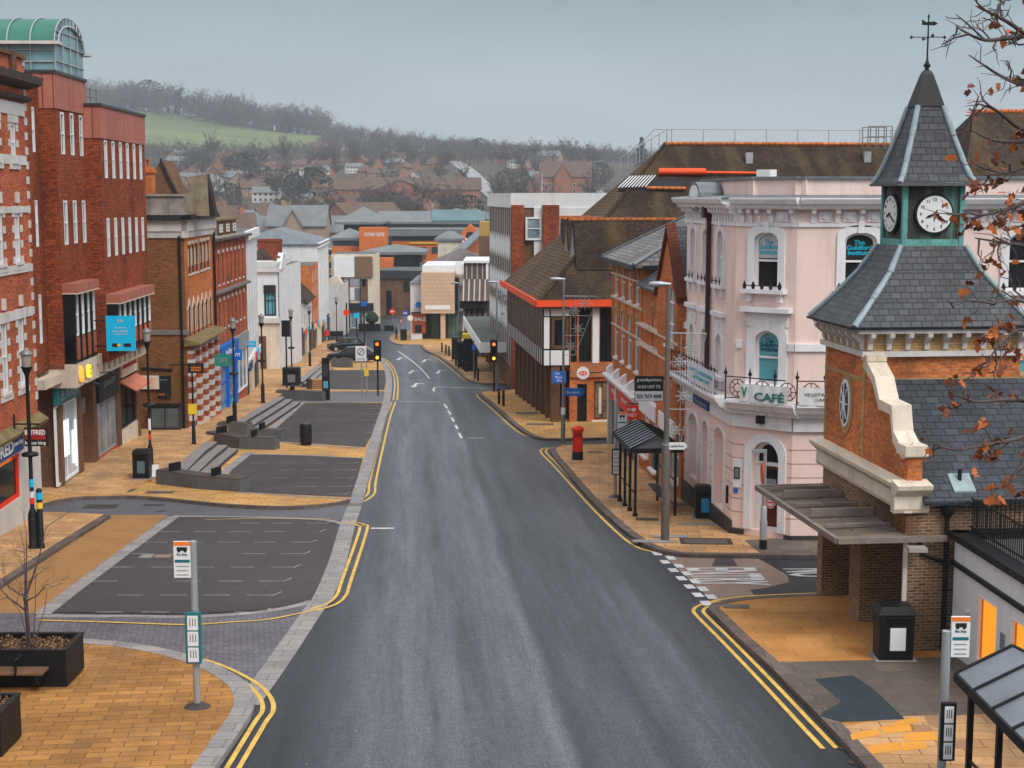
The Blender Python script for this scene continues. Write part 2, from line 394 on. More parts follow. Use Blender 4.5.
sett_m = brick('grey_setts', (.19, .18, .20), (.13, .125, .145), (.08, .075, .085), .2, .1, .014, .6, .25, .5, .5, rot=.6)
gran_m = brick('granite_kerb', (.32, .30, .29), (.24, .23, .23), (.15, .14, .13), .9, .5, .012, .7, .16, .9, .15)
kerbd_m = brick('dark_kerb', (.16, .125, .11), (.12, .095, .085), (.07, .06, .05), .9, .5, .015, .7, .3, .9, .2)
patch_m = plain('concrete_patch', (.27, .19, .15), .8, 0, .18, .8, .1, .1)
teal_m = plain('dark_patch', (.028, .042, .05), .7, 0, .14, 1.2, .1, .2)
gpave_m = brick('grey_paving', (.16, .13, .11), (.12, .10, .09), (.09, .075, .065), .9, .6, .014, .8, .28, .5, .2, dirt=(.09, .075, .06, .6))
mark_m = plain('road_paint', (.62, .62, .62), .6, 0, .3, 3, 0, .25)
yel_m = plain('yellow_paint', (.66, .42, .09), .6, 0, .26, 2.5, 0, .25)
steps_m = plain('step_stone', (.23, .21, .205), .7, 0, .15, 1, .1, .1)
iron_m = plain('cast_iron', (.07, .06, .055), .5, .3, .3, 9, .3)
black_m = plain('black_metal', (.010, .011, .013), .5, .0, .1, spec=.25)
dgrey_m = plain('dark_grey_metal', (.055, .058, .062), .45, .3, .15)
grey_m = plain('grey_metal', (.23, .235, .235), .45, .4, .15)
lgrey_m = plain('galvanised_metal', (.42, .44, .46), .45, .5, .15)
white_m = plain('white_paint', (.76, .77, .78), .5, 0, .05, .8)
stone_m = plain('white_stone', (.60, .57, .55), .75, 0, .1, .8, .05, .05, dirt=(.25, .22, .2, .5))
cream_m = plain('cream_stone', (.60, .50, .41), .8, 0, .12, .7, .05, .05, dirt=(.30, .2, .14, .5))
# ---------------------------------------------------------------- ground, road, pavements
def smooth(pts, n=5):
    out = []; P = [pts[0]] + list(pts) + [pts[-1]]
    for i in range(1, len(P)-2):
        for k in range(n):
            u = k/n; a, b, c, d = [Vector(P[i+j]) for j in (-1, 0, 1, 2)]
            out.append(.5*((2*b)+(c-a)*u+(2*a-5*b+4*c-d)*u*u+(3*b-a-3*c+d)*u**3))
    out.append(Vector(P[-2])); return out
def gz(x, y, h=0.0): return Vector((x, y, zg(y) + (h(y) if callable(h) else h)))
def sheet(name, px, h, mat, parent=None, sm=False):
    pts = [G(a, b, h) for a, b in px]
    if sm: pts = smooth(pts+[pts[0]])[:-1]
    mb = MB(); mb.face(pts); 
    return struct(mb, name, mat)
def slab(name, px, h, mat, dep=.35):
    pts = [G(a, b, h) for a, b in px]; mb = MB(); mb.prism([p - Vector((0, 0, dep)) for p in pts], pts)
    return struct(mb, name, mat)
def ribbon(mb, pts, w, h, off=0.0, box=0.0):
    """flat band of width w along world points; off = sideways shift; box = height of its sides"""
    P = [Vector((p[0], p[1])) for p in pts]; L = []; Rr = []
    for i in range(len(P)):
        d = (P[min(i+1, len(P)-1)] - P[max(i-1, 0)]).normalized(); n = Vector((-d.y, d.x))
        a = P[i] + n*(off+w/2); b = P[i] + n*(off-w/2); L.append(gz(a.x, a.y, h)); Rr.append(gz(b.x, b.y, h))
    for i in range(len(P)-1):
        mb.face([Rr[i], Rr[i+1], L[i+1], L[i]])
        if box:
            k = Vector((0, 0, box))
            mb.face([Rr[i]-k, Rr[i+1]-k, Rr[i+1], Rr[i]]); mb.face([L[i+1]-k, L[i]-k, L[i], L[i+1]])
    if box:
        k = Vector((0, 0, box))
        for e in (0, -1): mb.face([Rr[e], L[e], L[e]-k, Rr[e]-k])
def line(px, h, w, off=0.0, mb=None, box=0.0, n=5):
    m = mb or MB(); ribbon(m, smooth([G(a, b, h) for a, b in px], n), w, h, off, box); return m
# the road: one sheet that follows the slope and runs out under the whole town
rd = MB()
ys = [4, 60, 120, 185, 190, 195, 200, 205, 210, 215, 220, 225, 330]
rd.grid([[gz(x, y) for x in (-60, 0, 60)] for y in ys], False)
struct(rd, 'road', road_m)
tg = MB(); tg.grid([[gz(x, y, -.12) for x in (-900, -60, 60, 900)] for y in [-60]+ys], False); struct(tg, 'town_ground', plain('town_ground', (.10, .09, .08), .9, 0, .3, .05))
# front left corner pavement
KA = [(-200, 634), (-80, 636), (20, 638), (82, 640), (120, 643), (153, 648), (182, 655), (209, 664), (230, 675), (244, 686), (249, 699), (246, 712), (236, 728), (209, 767), (180, 808), (140, 865)]
sheet('setts_apron', [(-200, 612), (36, 613), (190, 617), (270, 612), (310, 602), (324, 597), (262, 690), (249, 720), (100, 700), (-200, 700)], .004, sett_m)
pts = [G(a, b, .12) for a, b in KA]; pts = smooth(pts, 4)
mb = MB(); P = pts + [gz(-30, pts[-1].y, .12), gz(-30, pts[0].y, .12)]
mb.prism([p-Vector((0, 0, .4)) for p in P], P); struct(mb, 'pavement_corner', pavel_m)
mb = MB(); ribbon(mb, pts, .42, .128, -.10, .3); struct(mb, 'kerb_corner', gran_m)
# upper left pavement by the bookmaker
slab('pavement_shop_front', [(-200, 700), (-100, 641), (0, 579), (60, 541), (104, 514), (60, 512), (20, 512), (-80, 520), (-420, 600)], .12, pave_m)
mb = line([(-200, 703), (-100, 643), (0, 580), (60, 542), (104, 515)], .13, .28, -.1, box=.3); struct(mb, 'kerb_shop_front', kerbd_m)
sheet('tan_loading_strip', [(106, 515), (168, 515), (36, 613), (-55, 613), (0, 579)], .006, tan_m)
sheet('crossing_lane', [(-40, 545), (57, 494), (130, 492), (240, 500), (345, 488), (360, 490), (352, 520), (178, 518), (104, 516), (40, 522)], .003, lane_m)
BAY1 = [(50, 612), (178, 517), (260, 518), (325, 521), (341, 525), (343, 531), (330, 566), (318, 592), (308, 600), (270, 609), (190, 613.5)]
sheet('parking_bay', BAY1, .008, bay_m)
mb = line([(42, 614), (100, 570), (173, 516.5)], .012, .45, 0); 
line([(36, 616), (120, 616), (190, 616.5), (250, 613), (290, 607), (312, 601)], .013, .3, 0, mb)
line([(173, 516), (250, 517), (325, 520), (345, 525)], .014, .25, 0, mb)
struct(mb, 'bay_border', gran_m)
# long granite channel beside the carriageway
CH = [(246, 705), (262, 684), (282, 656), (312, 612), (324, 595), (338, 560), (347, 527), (354, 508), (359, 492)]
mb = line(CH, .016, .55); struct(mb, 'granite_channel', gran_m)
CH2 = [(356, 503), (361, 485), (369, 460), (376, 436), (381, 420), (386, 404), (389, 385), (387, 369), (381, 359), (371, 350), (355, 340)]
# raised plateau that carries the upper bays and the left pavement
FR = [(-40, 530), (57, 500), (110, 496), (150, 496.5), (230, 504), (290, 506), (330, 503), (347, 500), (356, 497)]
ed = smooth([G(a, b, .12) for a, b in FR], 4) + smooth([G(a, b, .12) for a, b in CH2[1:]], 4)
mb = MB(); P = ed + [gz(-45, 178, .12), gz(-45, ed[0].y, .12)]
mb.prism([p-Vector((0, 0, .4)) for p in P], P); struct(mb, 'pavement_upper', paveg_m)
mb = MB(); ribbon(mb, smooth([G(a, b, .125) for a, b in FR], 4), .16, .128, -.02, .25); struct(mb, 'kerb_crossing', kerbd_m)
mb = line(CH2, .131, .5, .0, box=.3); struct(mb, 'kerb_upper', gran_m)
for q in ([(237, 491.5), (229, 473), (246, 454), (300, 455), (363, 458), (358, 476), (351, 497), (300, 495)],
          [(276, 441), (271, 431), (302, 403), (345, 402.5), (385, 403), (378, 425), (365, 447), (320, 444)],
          [(322, 389), (316, 384), (331, 370), (384, 370), (387, 378), (384, 390)]):
    sheet('parking_bay', q, .127, bay2_m)
mb = line([(222, 474), (250, 452)], .133, .4, 0)
line([(267, 433), (303, 402)], .133, .4, 0, mb); line([(246, 454), (300, 455), (364, 458)], .134, .25, 0, mb)
line([(270, 441), (320, 445), (365, 448)], .134, .25, 0, mb); line([(303, 402), (386, 402)], .134, .3, 0, mb); line([(237, 492), (300, 496), (351, 499)], .134, .2, 0, mb)
struct(mb, 'bay_border', gran_m)
mb = MB(); mb.face([G(a, b, .13) for a, b in ((278, 392), (384, 391), (386, 402), (275, 402))]); struct(mb, 'paved_crossing', lane_m)
# left terrace that rises behind the steps, and its long steps
ED = [(150, 480), (182, 470), (209.6, 445), (224, 432), (239, 423), (279.5, 399), (291, 390), (300, 382), (317.5, 368), (330, 356), (338, 348)]
E = [G(a, b, hL) for a, b in ED]
def ex(y): return interp([(p.y, p.x) for p in E], y)
rows = [y for y in range(58, 180, 2)]
def terr(name, off, drop, mat, xl=-45):
    m = MB(); h = lambda y: .12 + max(0, hL(y)-.12)*drop + .002
    m.grid([[gz(xl if xl else ex(y)+off-.45, y, h), gz(ex(y)+off, y, h), gz(ex(y)+off, y, -.1)] for y in rows], False)
    return struct(m, name, mat)
terr('pavement_terrace', -.3, 1.0, pave_m)
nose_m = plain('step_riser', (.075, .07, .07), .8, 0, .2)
for y0_, y1_ in ((G(182, 470, hL).y, G(213, 442, hL).y), (G(239, 423, hL).y, G(282, 397, hL).y), (G(300, 382, hL).y, G(319, 366, hL).y)):
    for k in range(3):
        off = k*.5; yy_ = [lerp(y0_, y1_, q/8) for q in range(9)]; lv = 1-k/3*1.0; m = MB(); h_ = lambda y: .14+max(0, hL(y)-.12)*lv
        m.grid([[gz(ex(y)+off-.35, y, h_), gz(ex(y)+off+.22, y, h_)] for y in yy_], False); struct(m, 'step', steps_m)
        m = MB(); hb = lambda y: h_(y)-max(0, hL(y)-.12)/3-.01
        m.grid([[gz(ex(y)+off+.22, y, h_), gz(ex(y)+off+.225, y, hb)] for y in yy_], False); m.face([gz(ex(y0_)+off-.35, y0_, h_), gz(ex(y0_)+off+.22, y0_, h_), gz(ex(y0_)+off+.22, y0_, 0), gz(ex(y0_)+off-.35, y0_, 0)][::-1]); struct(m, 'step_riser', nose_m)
# right hand pavements
def rslab(name, kerb, rest, mat, h=.12, km=None):
    k = smooth([G(a, b, h) for a, b in kerb], 4); rr = [G(a, b, h) for a, b in rest]; P = k + rr
    mb = MB(); mb.prism([p-Vector((0, 0, .4)) for p in P], P); struct(mb, name, mat)
    mb = MB(); ribbon(mb, k, .3, h+.006, .08, .3); struct(mb, 'kerb', km or kerbd_m)
rslab('pavement_shelter', [(640, 442), (600, 443.5), (566, 444.5), (553, 447), (552, 451), (556, 457.5), (562, 464.5), (590, 497), (613.7, 519.6), (634, 536), (651, 546), (670, 551.5), (700, 554), (830, 555)], [(1100, 556), (1100, 500), (780, 430)], pave_m)
rslab('pavement_bank', [(524, 388.5), (505, 390), (481, 391.5), (479.6, 394), (490, 402.5), (511, 421), (525, 431.5), (539, 437.5), (560, 438.5), (640, 437)], [(700, 420), (640, 380), (560, 370)], paveg_m)
rslab('pavement_market', [(421, 345.5), (425, 350), (441, 358), (457, 371), (466, 379), (483, 383), (524, 382.8), (560, 382)], [(560, 350), (470, 335), (440, 340)], pave_m)
rslab('pavement_clock', [(900, 590), (826, 593.5), (755, 597), (722, 602), (711, 607), (718, 615), (742, 638.5), (773, 666), (826, 719), (863, 759), (900, 800), (960, 870)], [(1300, 870), (1250, 590)], orange_m)
k = [G(a, b, .12) for a, b in [(438, 345), (418, 344.5), (400, 344), (392, 341), (391, 337), (397, 333), (410, 331)]]
mb = MB(); P = smooth(k, 4) + [gz(-8, 222, .12), gz(10, 222, .12), gz(10, k[0].y, .12)]; mb.prism([p-Vector((0, 0, .4)) for p in P], P); struct(mb, 'pavement_far', paveg_m)
mb = MB(); ribbon(mb, smooth(k, 4), .35, .13, 0, .3); struct(mb, 'kerb_far', gran_m)
sheet('tarmac_footway', [(776, 662), (870, 660), (1100, 650), (1100, 722), (905, 716), (828, 721)], .124, gpave_m)
sheet('dark_tarmac_patch', [(815, 679), (853, 675), (875, 690), (905, 719), (840, 722), (820, 716), (822, 712), (842, 702)], .128, teal_m)
sheet('slab_footway', [(838, 727), (905, 716), (1100, 712), (1100, 880), (960, 880), (890, 785)], .125, pave_m)
o_m = plain('ochre_slab', (.68, .30, .045), .75, 0, .1, 1, .08, .05); o2_m = plain('brown_slab', (.33, .185, .10), .75, 0, .12, 1)
for q in ([(897, 721), (916, 717), (918, 722), (888, 727)], [(850, 734), (877, 728), (881, 735), (852, 740)], [(880, 727), (912, 724), (916, 730), (884, 734)], [(903, 733), (935, 731), (938, 740), (905, 741)],
          [(866, 746), (897, 742), (902, 750), (872, 754)], [(898, 743), (924, 741), (928, 748), (904, 751)]): sheet('ochre_paving_slab', q, .129, o_m)
for q in ([(924, 716), (942, 715), (940, 729), (928, 724)], [(910, 724), (930, 725), (933, 731), (912, 732)], [(935, 741), (966, 740), (969, 748), (938, 749)]): sheet('brown_paving_slab', q, .129, o2_m)
sheet('grey_footway', [(800, 537), (1100, 537), (1100, 556), (760, 553), (744, 540)], .125, gpave_m)
# side street patch and its markings
sheet('concrete_patch', [(664, 555), (754, 556), (787, 575), (789, 582), (765, 588), (750, 590), (755, 596), (716, 602), (700, 590)], .004, patch_m)
for q, r in (([(716, 557), (731, 557), (738, 566), (712, 566)], .009),): sheet('tarmac_patch', q, r, bay_m)
def block(mb, px, py, w, l, ang, h=.012):
    p = G(px, py, h); c, s = math.cos(ang), math.sin(ang); q = []
    for a, b in ((-w/2, -l/2), (w/2, -l/2), (w/2, l/2), (-w/2, l/2)): q.append(gz(p.x+a*c-b*s, p.y+a*s+b*c, h))
    mb.face(q)
a0 = G(655, 552); a1 = G(707, 604); ang = math.atan2(a1.y-a0.y, a1.x-a0.x)
mb = MB()
for i in range(7):
    u = i/6; block(mb, lerp(657, 706, u), lerp(553.5, 603, u**1.0), .55, .26, ang)
    if i < 6: block(mb, lerp(671, 711, i/5), lerp(558, 596.5, i/5), .55, .26, ang)
struct(mb, 'give_way_line', mark_m)
def groundtext(txt, p0, dirv, w, l, h=.012):
    d = Vector(dirv).normalized(); r = Vector((d.y, -d.x))
    def fm(a, b, c):
        q = Vector((p0.x, p0.y)) + d*b + r*a; return gz(q.x, q.y, h + c*.4)
    o = text(txt, XY, 0, 0, l, mark_m, None, width=w, bold=.02, name='road_lettering', fmap=fm); tag(o, kind='structure')
ta = G(727, 576.5); groundtext('ENTRY', ta, (1, .02), 2.5, 2.1)
ta = G(816, 573); groundtext('NO', ta, (1, .02), 1.2, 1.8)
# yellow lines
def dbl(px, name='yellow_line', sep=.26, w=.1, h=.009):
    mb = MB(); P = smooth([G(a, b, h) for a, b in px], 6); ribbon(mb, P, w, h); ribbon(mb, P, w, h, sep); struct(mb, name, yel_m)
dbl([(560, 447.5), (545, 448), (541, 450), (542, 454), (552, 464), (585.6, 501), (604, 520), (623, 537.5), (637, 547), (650, 551), (666, 554)])
dbl([(738, 600), (715, 602), (700, 605), (693.5, 610), (698, 617), (722, 641), (764, 685), (800, 724), (823, 748.5)])
mb = line([(651, 551.5), (700, 555.5), (760, 557), (830, 557.5), (900, 558)], .01, .11); line([(700, 604.5), (720, 599.5), (755, 595.6), (826, 592.6), (880, 590)], .01, .11, 0, mb)
struct(mb, 'yellow_line', yel_m)
dbl([(478, 393), (478, 397), (492, 409), (512, 427), (524, 435), (536, 437.5)])
dbl([(422, 348), (440, 360), (455, 372), (464, 380), (472, 382.5)])
dbl([(226, 790), (264, 725), (273, 711), (271.5, 699), (261, 686), (244, 675.5), (224, 666), (204, 659)], sep=.22, h=.022)
mb = line([(39, 620), (110, 622), (185, 624.5), (230, 622), (266, 619.5), (300, 613), (322, 608)], .024, .1); struct(mb, 'yellow_line', yel_m)
dbl([(318, 610), (336, 604), (346, 595), (351, 580), (367, 530), (364.5, 524.5), (352, 521.5)], h=.022)
dbl([(361, 503), (374, 494), (376, 480), (384, 443), (390, 418), (395.5, 402)])
dbl([(397, 400), (398, 385), (396, 373), (390, 363), (383, 358)])
mb = line([(205, 519.5), (280, 518), (330, 519)], .017, .07)
line([(150, 498.8), (230, 506), (290, 508.5), (335, 506), (356, 500)], .006, .05, 0, mb); struct(mb, 'yellow_line', yel_m)
# white road markings
mb = MB()
for a, b in (((444, 404), (447.5, 408.5)), ((448, 410.5), (450.5, 414.5)), ((451.5, 417.5), (454, 421.5)), ((455.5, 425), (457.5, 429)), ((459, 433), (461.5, 438))): line([a, b], .009, .13, 0, mb)
line([(397.6, 351), (408, 358), (418, 366), (425, 373), (429.5, 378.5)], .009, .12, 0, mb); line([(485, 388), (460, 387.6), (438, 387), (433.5, 389), (434.5, 391.5)], .009, .14, 0, mb)
line([(395, 401.2), (440, 402)], .009, .14, 0, mb); line([(371, 528.2), (394, 528.2)], .009, .2, 0, mb); line([(467, 438), (484, 438)], .009, .12, 0, mb)
for px, py in ((400, 358), (412, 371), (425, 360), (439, 371), (416, 384)):
    p = G(px, py, .009)
    mb.face([gz(p.x-.1, p.y-2, .01), gz(p.x+.1, p.y-2, .01), gz(p.x+.1, p.y+1, .01), gz(p.x-.1, p.y+1, .01)]); mb.face([gz(p.x-.3, p.y-2, .01), gz(p.x, p.y-3.4, .01), gz(p.x+.3, p.y-2, .01)])
    mb.face([gz(p.x, p.y-.2, .011), gz(p.x+.6, p.y+.2, .011), gz(p.x+.6, p.y+.6, .011), gz(p.x, p.y+.4, .011)])
struct(mb, 'lane_marking', mark_m)
# ticks that mark out the parking bays
mb = MB()
def ticks(mb, rows, xl, pitch, h, tl, w=.055):
    for i, (ex_, ey) in enumerate(rows):
        e = G(ex_, ey, h); l = xl(e.y); k = 0; x = e.x
        mb.face([gz(x-w/2, e.y-.05, h), gz(x+w/2, e.y-.05, h), gz(x+w/2+.16, e.y+.42, h), gz(x-w/2+.16, e.y+.42, h)])
        while x - tl > l:
            if not (random.random() < .12): mb.face([gz(x-tl, e.y-w/2, h), gz(x, e.y-w/2, h), gz(x, e.y+w/2, h), gz(x-tl, e.y+w/2, h)])
            x -= pitch*(1 + .04*random.random())
lft = [G(50, 613), G(178, 517)]
ticks(mb, [(326, 523), (319.6, 531.5), (311, 542), (303.5, 553.6), (293.8, 567), (283.8, 581), (273, 595), (261.6, 612)], lambda y: interp([(lft[0].y, lft[0].x), (lft[1].y, lft[1].x)], y), 1.18, .013, .72)
l2 = [G(229, 475, .12), G(246, 454, .12)]
ticks(mb, [(345, 494), (348, 486.5), (350, 478), (352.5, 470), (355, 463)], lambda y: interp([(l2[0].y, l2[0].x), (l2[1].y, l2[1].x)], y), 1.3, .131, .8, .04)
l3 = [G(272, 431, .12), G(302, 403, .12)]
ticks(mb, [(366, 440), (368, 433), (371, 426), (374, 420), (377, 414), (380, 408.5)], lambda y: interp([(l3[0].y, l3[0].x), (l3[1].y, l3[1].x)], y), 1.5, .131, .9, .05)
struct(mb, 'bay_marking', plain('worn_paint', (.33, .32, .32), .7, 0, .5, 2.5, 0, .35))
# covers and gratings
def cover(px, py, w, l, h, mat, name='drain_cover', ang=0.0):
    p = G(px, py, h); mb = MB(); f = Fr((p.x, p.y), (math.cos(ang), math.sin(ang)))
    q = [f.P(a, b, 0) for a, b in ((-w/2, -l/2), (w/2, -l/2), (w/2, l/2), (-w/2, l/2))]
    mb.face([gz(a.x, a.y, h) for a in q]); return struct(mb, name, mat)
cover(101, 506.5, 1.25, .95, .009, iron_m); cover(154, 505, .8, .5, .009, bay2_m); cover(161, 511, .35, .3, .009, iron_m)
for a, b, w, l, m in ((88, 490, 1.8, .9, lane_m), (112, 490, 1.8, .9, lane_m), (160, 492, 1.1, .6, gpave_m), (655, 455, 1, .5, iron_m), (647, 519, .8, .55, iron_m), (690, 504, 1.3, .8, gpave_m), (706, 541, 1.7, 1.1, iron_m), (706, 541.2, 1.4, .8, gpave_m), (595, 452, .8, .4, iron_m),
                      (654, 541, 1.4, .5, gran_m), (700, 524, 1.6, .4, gran_m), (736, 606, .7, .45, gpave_m), (540, 424, 1.6, .9, gpave_m), (527, 413, 1.4, 1.2, gpave_m), (670, 536, 1.2, .5, gran_m)):
    cover(a, b, w, l, .133 if m != gpave_m else .136, m, ang=-.06)
cover(148, 556, .5, .6, .012, gran_m); cover(162, 556, .6, .5, .012, patch_m)
# road gully on the right
gm = MB(); p = G(858, 757, .015)
cover(852, 748, .42, .42, .016, iron_m, 'gully_grate', -.8); cover(861, 762, .42, .42, .016, iron_m, 'gully_grate', -.8)
# ---------------------------------------------------------------- building materials
red_b = brick('red_brick', (.66, .14, .04), (.36, .065, .028), (.30, .15, .10), rough=.85, var=.32, fine=.3, dirt=(.10, .035, .025, .5))
drk_b = brick('dark_red_brick', (.46, .105, .036), (.22, .048, .022), (.10, .04, .028), fine=.3, dirt=(.055, .022, .018, .7), var=.35)
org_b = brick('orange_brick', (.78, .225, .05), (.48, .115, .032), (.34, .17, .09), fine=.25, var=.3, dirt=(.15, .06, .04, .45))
brn_b = brick('brown_brick', (.22, .105, .06), (.15, .075, .045), (.14, .09, .06), dirt=(.06, .04, .03, .6), var=.35)
soot_b = brick('sooty_brick', (.27, .15, .08), (.13, .06, .04), (.33, .25, .17), dirt=(.05, .035, .03, .55), var=.35, ms=.014)
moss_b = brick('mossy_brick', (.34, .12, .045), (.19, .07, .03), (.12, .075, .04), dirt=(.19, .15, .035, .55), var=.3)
yel_b = brick('yellow_brick', (.52, .33, .13), (.40, .25, .10), (.3, .2, .12), var=.3)
far_b = plain('distant_brick', (.30, .155, .09), .85, 0, .2, .4)
far_o = plain('orange_render', (.62, .16, .035), .8, 0, .15, .3)
copper_m = plain('copper_fascia', (.40, .14, .10), .6, 0, .1, 2, dirt=(.22, .09, .07, .5))
cfasc_m = brick('copper_panels', (.47, .165, .125), (.40, .14, .105), (.16, .07, .055), .42, 9, .03, .55, .14, .4, .2)
tile_m = brick('brown_tiles', (.075, .048, .034), (.035, .025, .02), (.03, .022, .018), .2, .13, .022, .85, .35, .3, .8, dirt=(.17, .115, .05, .5))
tilec_m = brick('ribbed_tiles', (.15, .095, .06), (.095, .06, .04), (.045, .03, .022), .34, .26, .03, .85, .3, .25, 1.0, dirt=(.2, .14, .05, .5), off=0.0)
slate_m = brick('slate_tiles', (.075, .083, .10), (.035, .040, .048), (.012, .013, .016), .26, .17, .014, .5, .5, .6, .6, dirt=(.04, .033, .033, .65), spec=.22)
slate2_m = brick('grey_slates', (.23, .215, .215), (.14, .13, .135), (.05, .045, .045), .4, .24, .02, .6, .3, .5, .5, dirt=(.12, .085, .075, .5))
dslate_m = brick('dark_slates', (.052, .062, .072), (.032, .038, .047), (.012, .013, .016), .34, .22, .014, .5, .35, .4, .6, spec=.22)
lead_m = plain('lead_sheet', (.16, .18, .20), .5, .2, .25, 1.5, .1, .1, dirt=(.12, .13, .14, .5))
vred_m = plain('vermilion_fascia', (.80, .085, .02), .6, 0, .12, 3, 0, .1)
ridge_m = brick('ridge_tiles', (.62, .19, .05), (.45, .13, .04), (.12, .05, .03), .4, .9, .03, .8, .3, 1, .4, dirt=(.12, .07, .05, .6))
flat_m = plain('flat_roof_felt', (.115, .12, .115), .85, 0, .25, .5, .1, .1)
pink_m = plain('pink_stucco', (.85, .66, .60), .75, 0, .045, .35, .02, .02, dirt=(.50, .35, .31, .6))
pink2_m = plain('pink_stucco_base', (.84, .635, .575), .75, 0, .05, .35, .02, .02)
trim_m = plain('white_stucco', (.80, .80, .83), .65, 0, .05, .6, .03, .03, dirt=(.42, .40, .38, .45))
creamw_m = plain('cream_render', (.68, .59, .48), .8, 0, .1, .9, .03, .08, dirt=(.30, .22, .14, .7))
whiter_m = plain('white_render', (.70, .71, .73), .8, 0, .07, .5, .03, .03, dirt=(.42, .40, .39, .4))
beige_m = brick('beige_panels', (.58, .42, .30), (.55, .40, .285), (.4, .29, .2), .5, .5, .02, .8, .1, .3, .1)
plinth_m = plain('dark_plinth', (.05, .042, .04), .6, 0, .25, 1)
wood_m = brick('weathered_boards', (.20, .155, .125), (.13, .10, .085), (.06, .05, .045), 3.2, .2, .02, .8, .3, .9, .5, dirt=(.12, .09, .07, .5), rot=0)
woodr_m = plain('old_timber', (.21, .17, .15), .8, 0, .25, 2, .2, .2)
dwood_m = plain('dark_timber', (.12, .06, .035), .7, 0, .3, 3, .1, .2)
verd_m = plain('verdigris', (.12, .32, .30), .7, 0, .3, 1.6, .1, .25, dirt=(.05, .05, .045, .9))
verdp_m = plain('verdigris_panel', (.045, .045, .04), .7, 0, .25, 1.6, .1, .2, dirt=(.17, .36, .31, .9))
glass_m = glassy('window_glass', (.025, .032, .04), .1, .2)
glassl_m = glassy('pale_glass', (.22, .27, .31), .12, .5)
glasst_m = glassy('teal_blind', (.10, .34, .40), .25, .5, .12)
glassd_m = glassy('dark_glass', (.014, .016, .02), .12, .18)
blind_m = glassy('white_blind', (.50, .52, .56), .3, .4, .15)
green_m = glassy('green_glazing', (.03, .16, .115), .55, .5, .2, .5)
vault_m = glassy('blue_glazing', (.16, .30, .33), .2, .5, .35, .8)
lit_m = emit('lit_interior', (.80, .88, .95), .75)
amber_m = emit('amber_light', (1.0, .36, .025), .55)
warm_m = emit('warm_light', (1.0, .55, .15), 1.4)
lamp_m = plain('lamp_glass', (.34, .31, .29), .3, 0, .1)
moss_m = plain('mossy_lead', (.20, .15, .07), .9, 0, .35, 2, .2, .3)
def col(name, c, rough=.55): return MATS.get(name) or plain(name, c, rough, 0, .06, 1.2)
cyan_m = col('cyan_sign', (.01, .50, .86)); navy_m = col('navy_sign', (.015, .06, .20)); signr_m = col('red_sign', (.80, .045, .02)); brightb_m = col('blue_sign', (.01, .14, .55))
yellow_m = col('yellow_sign', (.85, .60, .04)); orng_m = col('orange_sign', (.85, .22, .03)); blk_m = col('black_sign', (.02, .02, .022)); tealink_m = col('teal_ink', (.01, .40, .55))
greensn_m = col('green_ink', (.03, .17, .15)); ink_m = col('grey_ink', (.08, .08, .085)); tealf_m = col('teal_frame', (.02, .16, .17)); boxred_m = plain('pillar_box_red', (.72, .03, .012), .35, 0, .06)
# ---------------------------------------------------------------- building helpers
def hp(fr, x0, x1, yt, yb, k='r', rise=None, t=0.0):
    ym = (yt+yb)/2; xc = (x0+x1)/2; s0 = fr.sz(x0, ym, t)[0]; s1 = fr.sz(x1, ym, t)[0]
    if s0 > s1: s0, s1 = s1, s0
    h = [s0, s1, fr.sz(xc, yb, t)[1], fr.sz(xc, yt, t)[1], k]
    if rise: h.append(rise)
    return tuple(h)
def hshift(h, ds): return (h[0]+ds, h[1]+ds) + tuple(h[2:])
def clampw(h, w):
    c = (h[0]+h[1])/2; return (c-w/2, c+w/2) + tuple(h[2:])
def sides(fr, s0, s1, dep):
    a = fr.P(s0, dep, 0); b = fr.P(s1, 0, 0)
    return Fr((a.x, a.y), (-fr.n.x, -fr.n.y)), Fr((b.x, b.y), (fr.n.x, fr.n.y))
def shell(r, fr, s0, s1, dep, z0, z1, mat, holes=(), lh=(), rh=(), roof=flat_m, name='wall', rdep=.18, roofname='roof', z1r=None):
    mb = MB(); wall(mb, fr, s0, s1, z0, z1, holes, rdep)
    L, Rr = sides(fr, s0, s1, dep); wall(mb, L, 0, dep, z0, z1, lh, rdep); wall(mb, Rr, 0, dep, z0, z1, rh, rdep)
    mb.face([fr.P(s1, dep, z0), fr.P(s0, dep, z0), fr.P(s0, dep, z1), fr.P(s1, dep, z1)])
    o = mb.build(name, mat, r)
    if roof:
        mb = MB(); mb.box(fr, s0+.02, s1-.02, .02, dep-.02, z1-.25, z1-.003); mb.build(roofname, roof, r)
    return L, Rr
def groot(name, fr, s, label, cat, group=None, z=None):
    p = fr.P(s, 0, 0); p.z = zg(p.y) if z is None else z
    return root(name, p, label, cat, group, fr.rz)
def hiproof(mb, fr, s0, s1, t0, t1, z, zr, ins0, ins1, th=.12):
    tm = (t0+t1)/2; A = [fr.P(s0, t0, z), fr.P(s1, t0, z), fr.P(s1, t1, z), fr.P(s0, t1, z)]; r0 = fr.P(s0+ins0, tm, zr); r1 = fr.P(s1-ins1, tm, zr)
    mb.face([A[0], A[1], r1, r0]); mb.face([A[1], A[2], r1]); mb.face([A[2], A[3], r0, r1]); mb.face([A[3], A[0], r0])
    d = Vector((0, 0, -th)); 
    for i in range(4): mb.face([A[i]+d, A[(i+1) % 4]+d, A[(i+1) % 4], A[i]])
    mb.face([a+d for a in reversed(A)])
def gableroof(mb, fr, s0, s1, t0, t1, z, zr, th=.15):
    """ridge runs along s"""
    tm = (t0+t1)/2
    mb.extr(fr, [(t0, z-th), (t0, z), (tm, zr), (t1, z), (t1, z-th), (tm, zr-th)], s0, s1)
